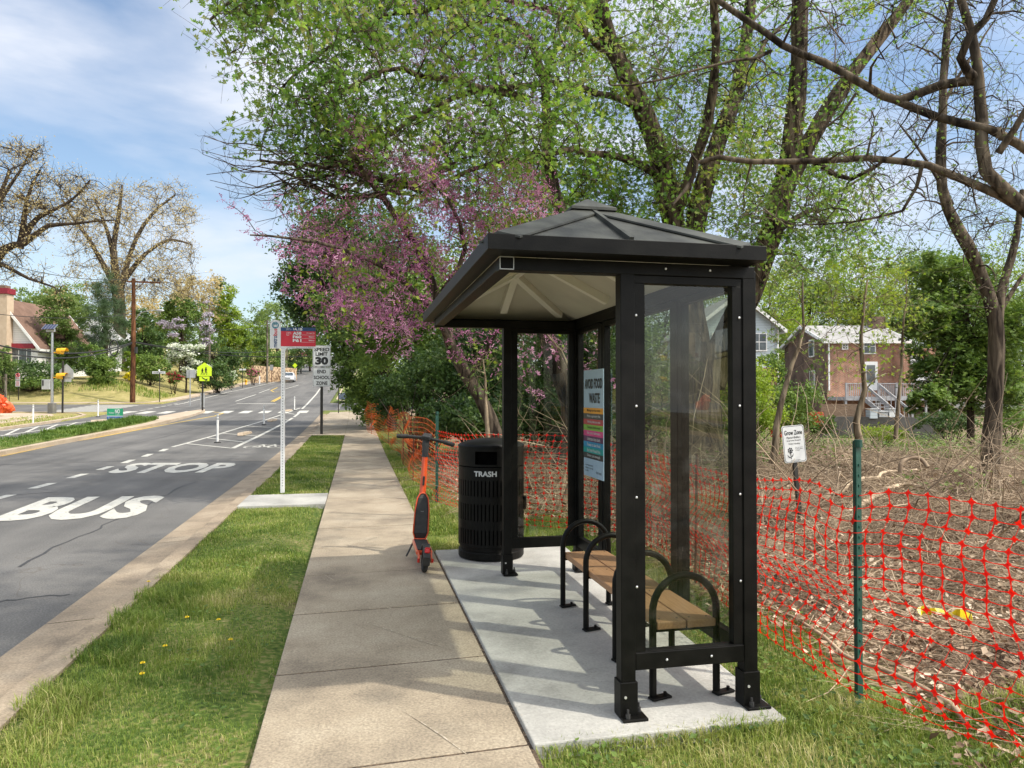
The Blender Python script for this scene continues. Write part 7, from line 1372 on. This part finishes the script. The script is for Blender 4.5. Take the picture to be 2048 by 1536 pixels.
for u, v, lab in ((297, 1173, 'dandelion at the kerb edge beside the gutter'), (374, 1246, 'dandelion in the middle of the grass, above the others'), (461, 1292, 'dandelion nearest to the sidewalk'), (330, 1305, 'dandelion in the grass centre between two others'), (285, 1340, 'second lowest dandelion in the foreground grass'), (284, 1362, 'lowest dandelion in the foreground grass'), (437, 1251, 'small half closed dandelion right of centre in the grass')): floret(u, v, lab)
# leaf crumbs and pine needles along joints and on slabs
cr = MB(); x = r_.uniform(-.44, 2.1, 900); y = r_.uniform(2.6, 9, 900); x[:420] = .782+r_.normal(0, .008, 420); y[:420] = r_.uniform(3.1, 7.4, 420); x[420:700] = -.44+np.abs(r_.normal(0, .03, 280)); k = (x < .76) | ((y > 3.3) & (y < 7.4)); x, y = x[k], y[k]; leaves(cr, np.c_[x, y, np.where(x > .785, .026, .006)+0*x], .009, 'needle', r_, 3, None, .7); tag(cr.build('leaf_crumbs', 'litter'), kind='stuff')
# ================================================================ SKY, SUN, CAMERA
SUN_EL, SUN_DIR = 53, (0.83, -0.55)      # horizontal direction towards the sun
w = bpy.data.worlds.new('World'); S.world = w; w.use_nodes = True; n = w.node_tree.nodes; l = w.node_tree.links; bg = n['Background']
sk = n.new('ShaderNodeTexSky'); sk.sky_type = 'NISHITA'; sk.sun_disc = False; sk.sun_elevation = R(SUN_EL); az = math.atan2(SUN_DIR[0], SUN_DIR[1]); sk.sun_rotation = az
sk.air_density = 1.15; sk.dust_density = 1.2; sk.ozone_density = 2.2
tc = n.new('ShaderNodeTexCoord'); mp = n.new('ShaderNodeMapping'); mp.inputs['Scale'].default_value = (1.2, 1.2, 3.9); mp.inputs['Rotation'].default_value = (.25, .1, .5); l.new(tc.outputs['Generated'], mp.inputs[0])
nz = n.new('ShaderNodeTexNoise'); nz.inputs['Scale'].default_value = 1.9; nz.inputs['Detail'].default_value = 7; nz.inputs['Roughness'].default_value = .52; nz.inputs['Distortion'].default_value = .25; l.new(mp.outputs[0], nz.inputs['Vector'])
rp = ramp(n, [(.38, (0, 0, 0)), (.51, (.42, .42, .42)), (.64, (1, 1, 1))]); l.new(nz.outputs[0], rp.inputs[0])
mx = n.new('ShaderNodeMix'); mx.data_type = 'RGBA'; l.new(rp.outputs[0], mx.inputs['Factor']); br_ = n.new('ShaderNodeMix'); br_.data_type = 'RGBA'; br_.blend_type = 'MULTIPLY'; br_.inputs['Factor'].default_value = 1; br_.inputs['B'].default_value = (1.3, 1.28, 1.25, 1); l.new(sk.outputs[0], br_.inputs['A']); l.new(br_.outputs['Result'], mx.inputs['A']); mx.inputs['B'].default_value = (6.3, 6.6, 7.3, 1)
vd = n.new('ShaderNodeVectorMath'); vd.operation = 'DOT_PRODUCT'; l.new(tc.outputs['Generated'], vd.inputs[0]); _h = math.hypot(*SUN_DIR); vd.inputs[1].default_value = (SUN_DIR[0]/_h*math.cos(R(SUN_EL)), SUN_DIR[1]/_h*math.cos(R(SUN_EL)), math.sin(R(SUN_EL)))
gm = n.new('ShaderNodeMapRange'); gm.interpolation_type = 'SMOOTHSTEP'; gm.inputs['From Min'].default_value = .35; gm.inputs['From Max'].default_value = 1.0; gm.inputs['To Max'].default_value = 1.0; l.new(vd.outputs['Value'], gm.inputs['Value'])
gx = n.new('ShaderNodeMix'); gx.data_type = 'RGBA'; gx.blend_type = 'ADD'; gx.inputs['B'].default_value = (12.5, 11.8, 10.6, 1); l.new(gm.outputs[0], gx.inputs['Factor']); l.new(mx.outputs['Result'], gx.inputs['A'])   # glow added around the sun, out of view, to lift the ambient fill
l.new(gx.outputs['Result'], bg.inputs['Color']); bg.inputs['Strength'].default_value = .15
su = bpy.data.lights.new('sun', 'SUN'); su.energy = 4.3; su.angle = R(.9); su.color = (1, .935, .82); so_ = bpy.data.objects.new('sun', su); COL.objects.link(so_)
ce = math.cos(R(SUN_EL)); hn = math.hypot(*SUN_DIR); dv = Vector((SUN_DIR[0]/hn*ce, SUN_DIR[1]/hn*ce, math.sin(R(SUN_EL)))); so_.rotation_euler = dv.to_track_quat('Z', 'Y').to_euler()
cam = bpy.data.cameras.new('camera'); co = bpy.data.objects.new('camera', cam); COL.objects.link(co); S.camera = co
cam.sensor_width = 36; cam.lens = F/2048*36; cam.clip_start = .05; cam.clip_end = 3000; co.location = (0, 0, EYE); co.rotation_euler = (math.pi/2+PIT, 0, -YAW)
S.view_settings.view_transform = 'Standard'; S.view_settings.look = 'None'; S.view_settings.exposure = 0; S.view_settings.gamma = 1
S.cycles.max_bounces = 8; S.cycles.transparent_max_bounces = 12; S.cycles.diffuse_bounces = 3; S.cycles.glossy_bounces = 3; S.cycles.use_denoising = True
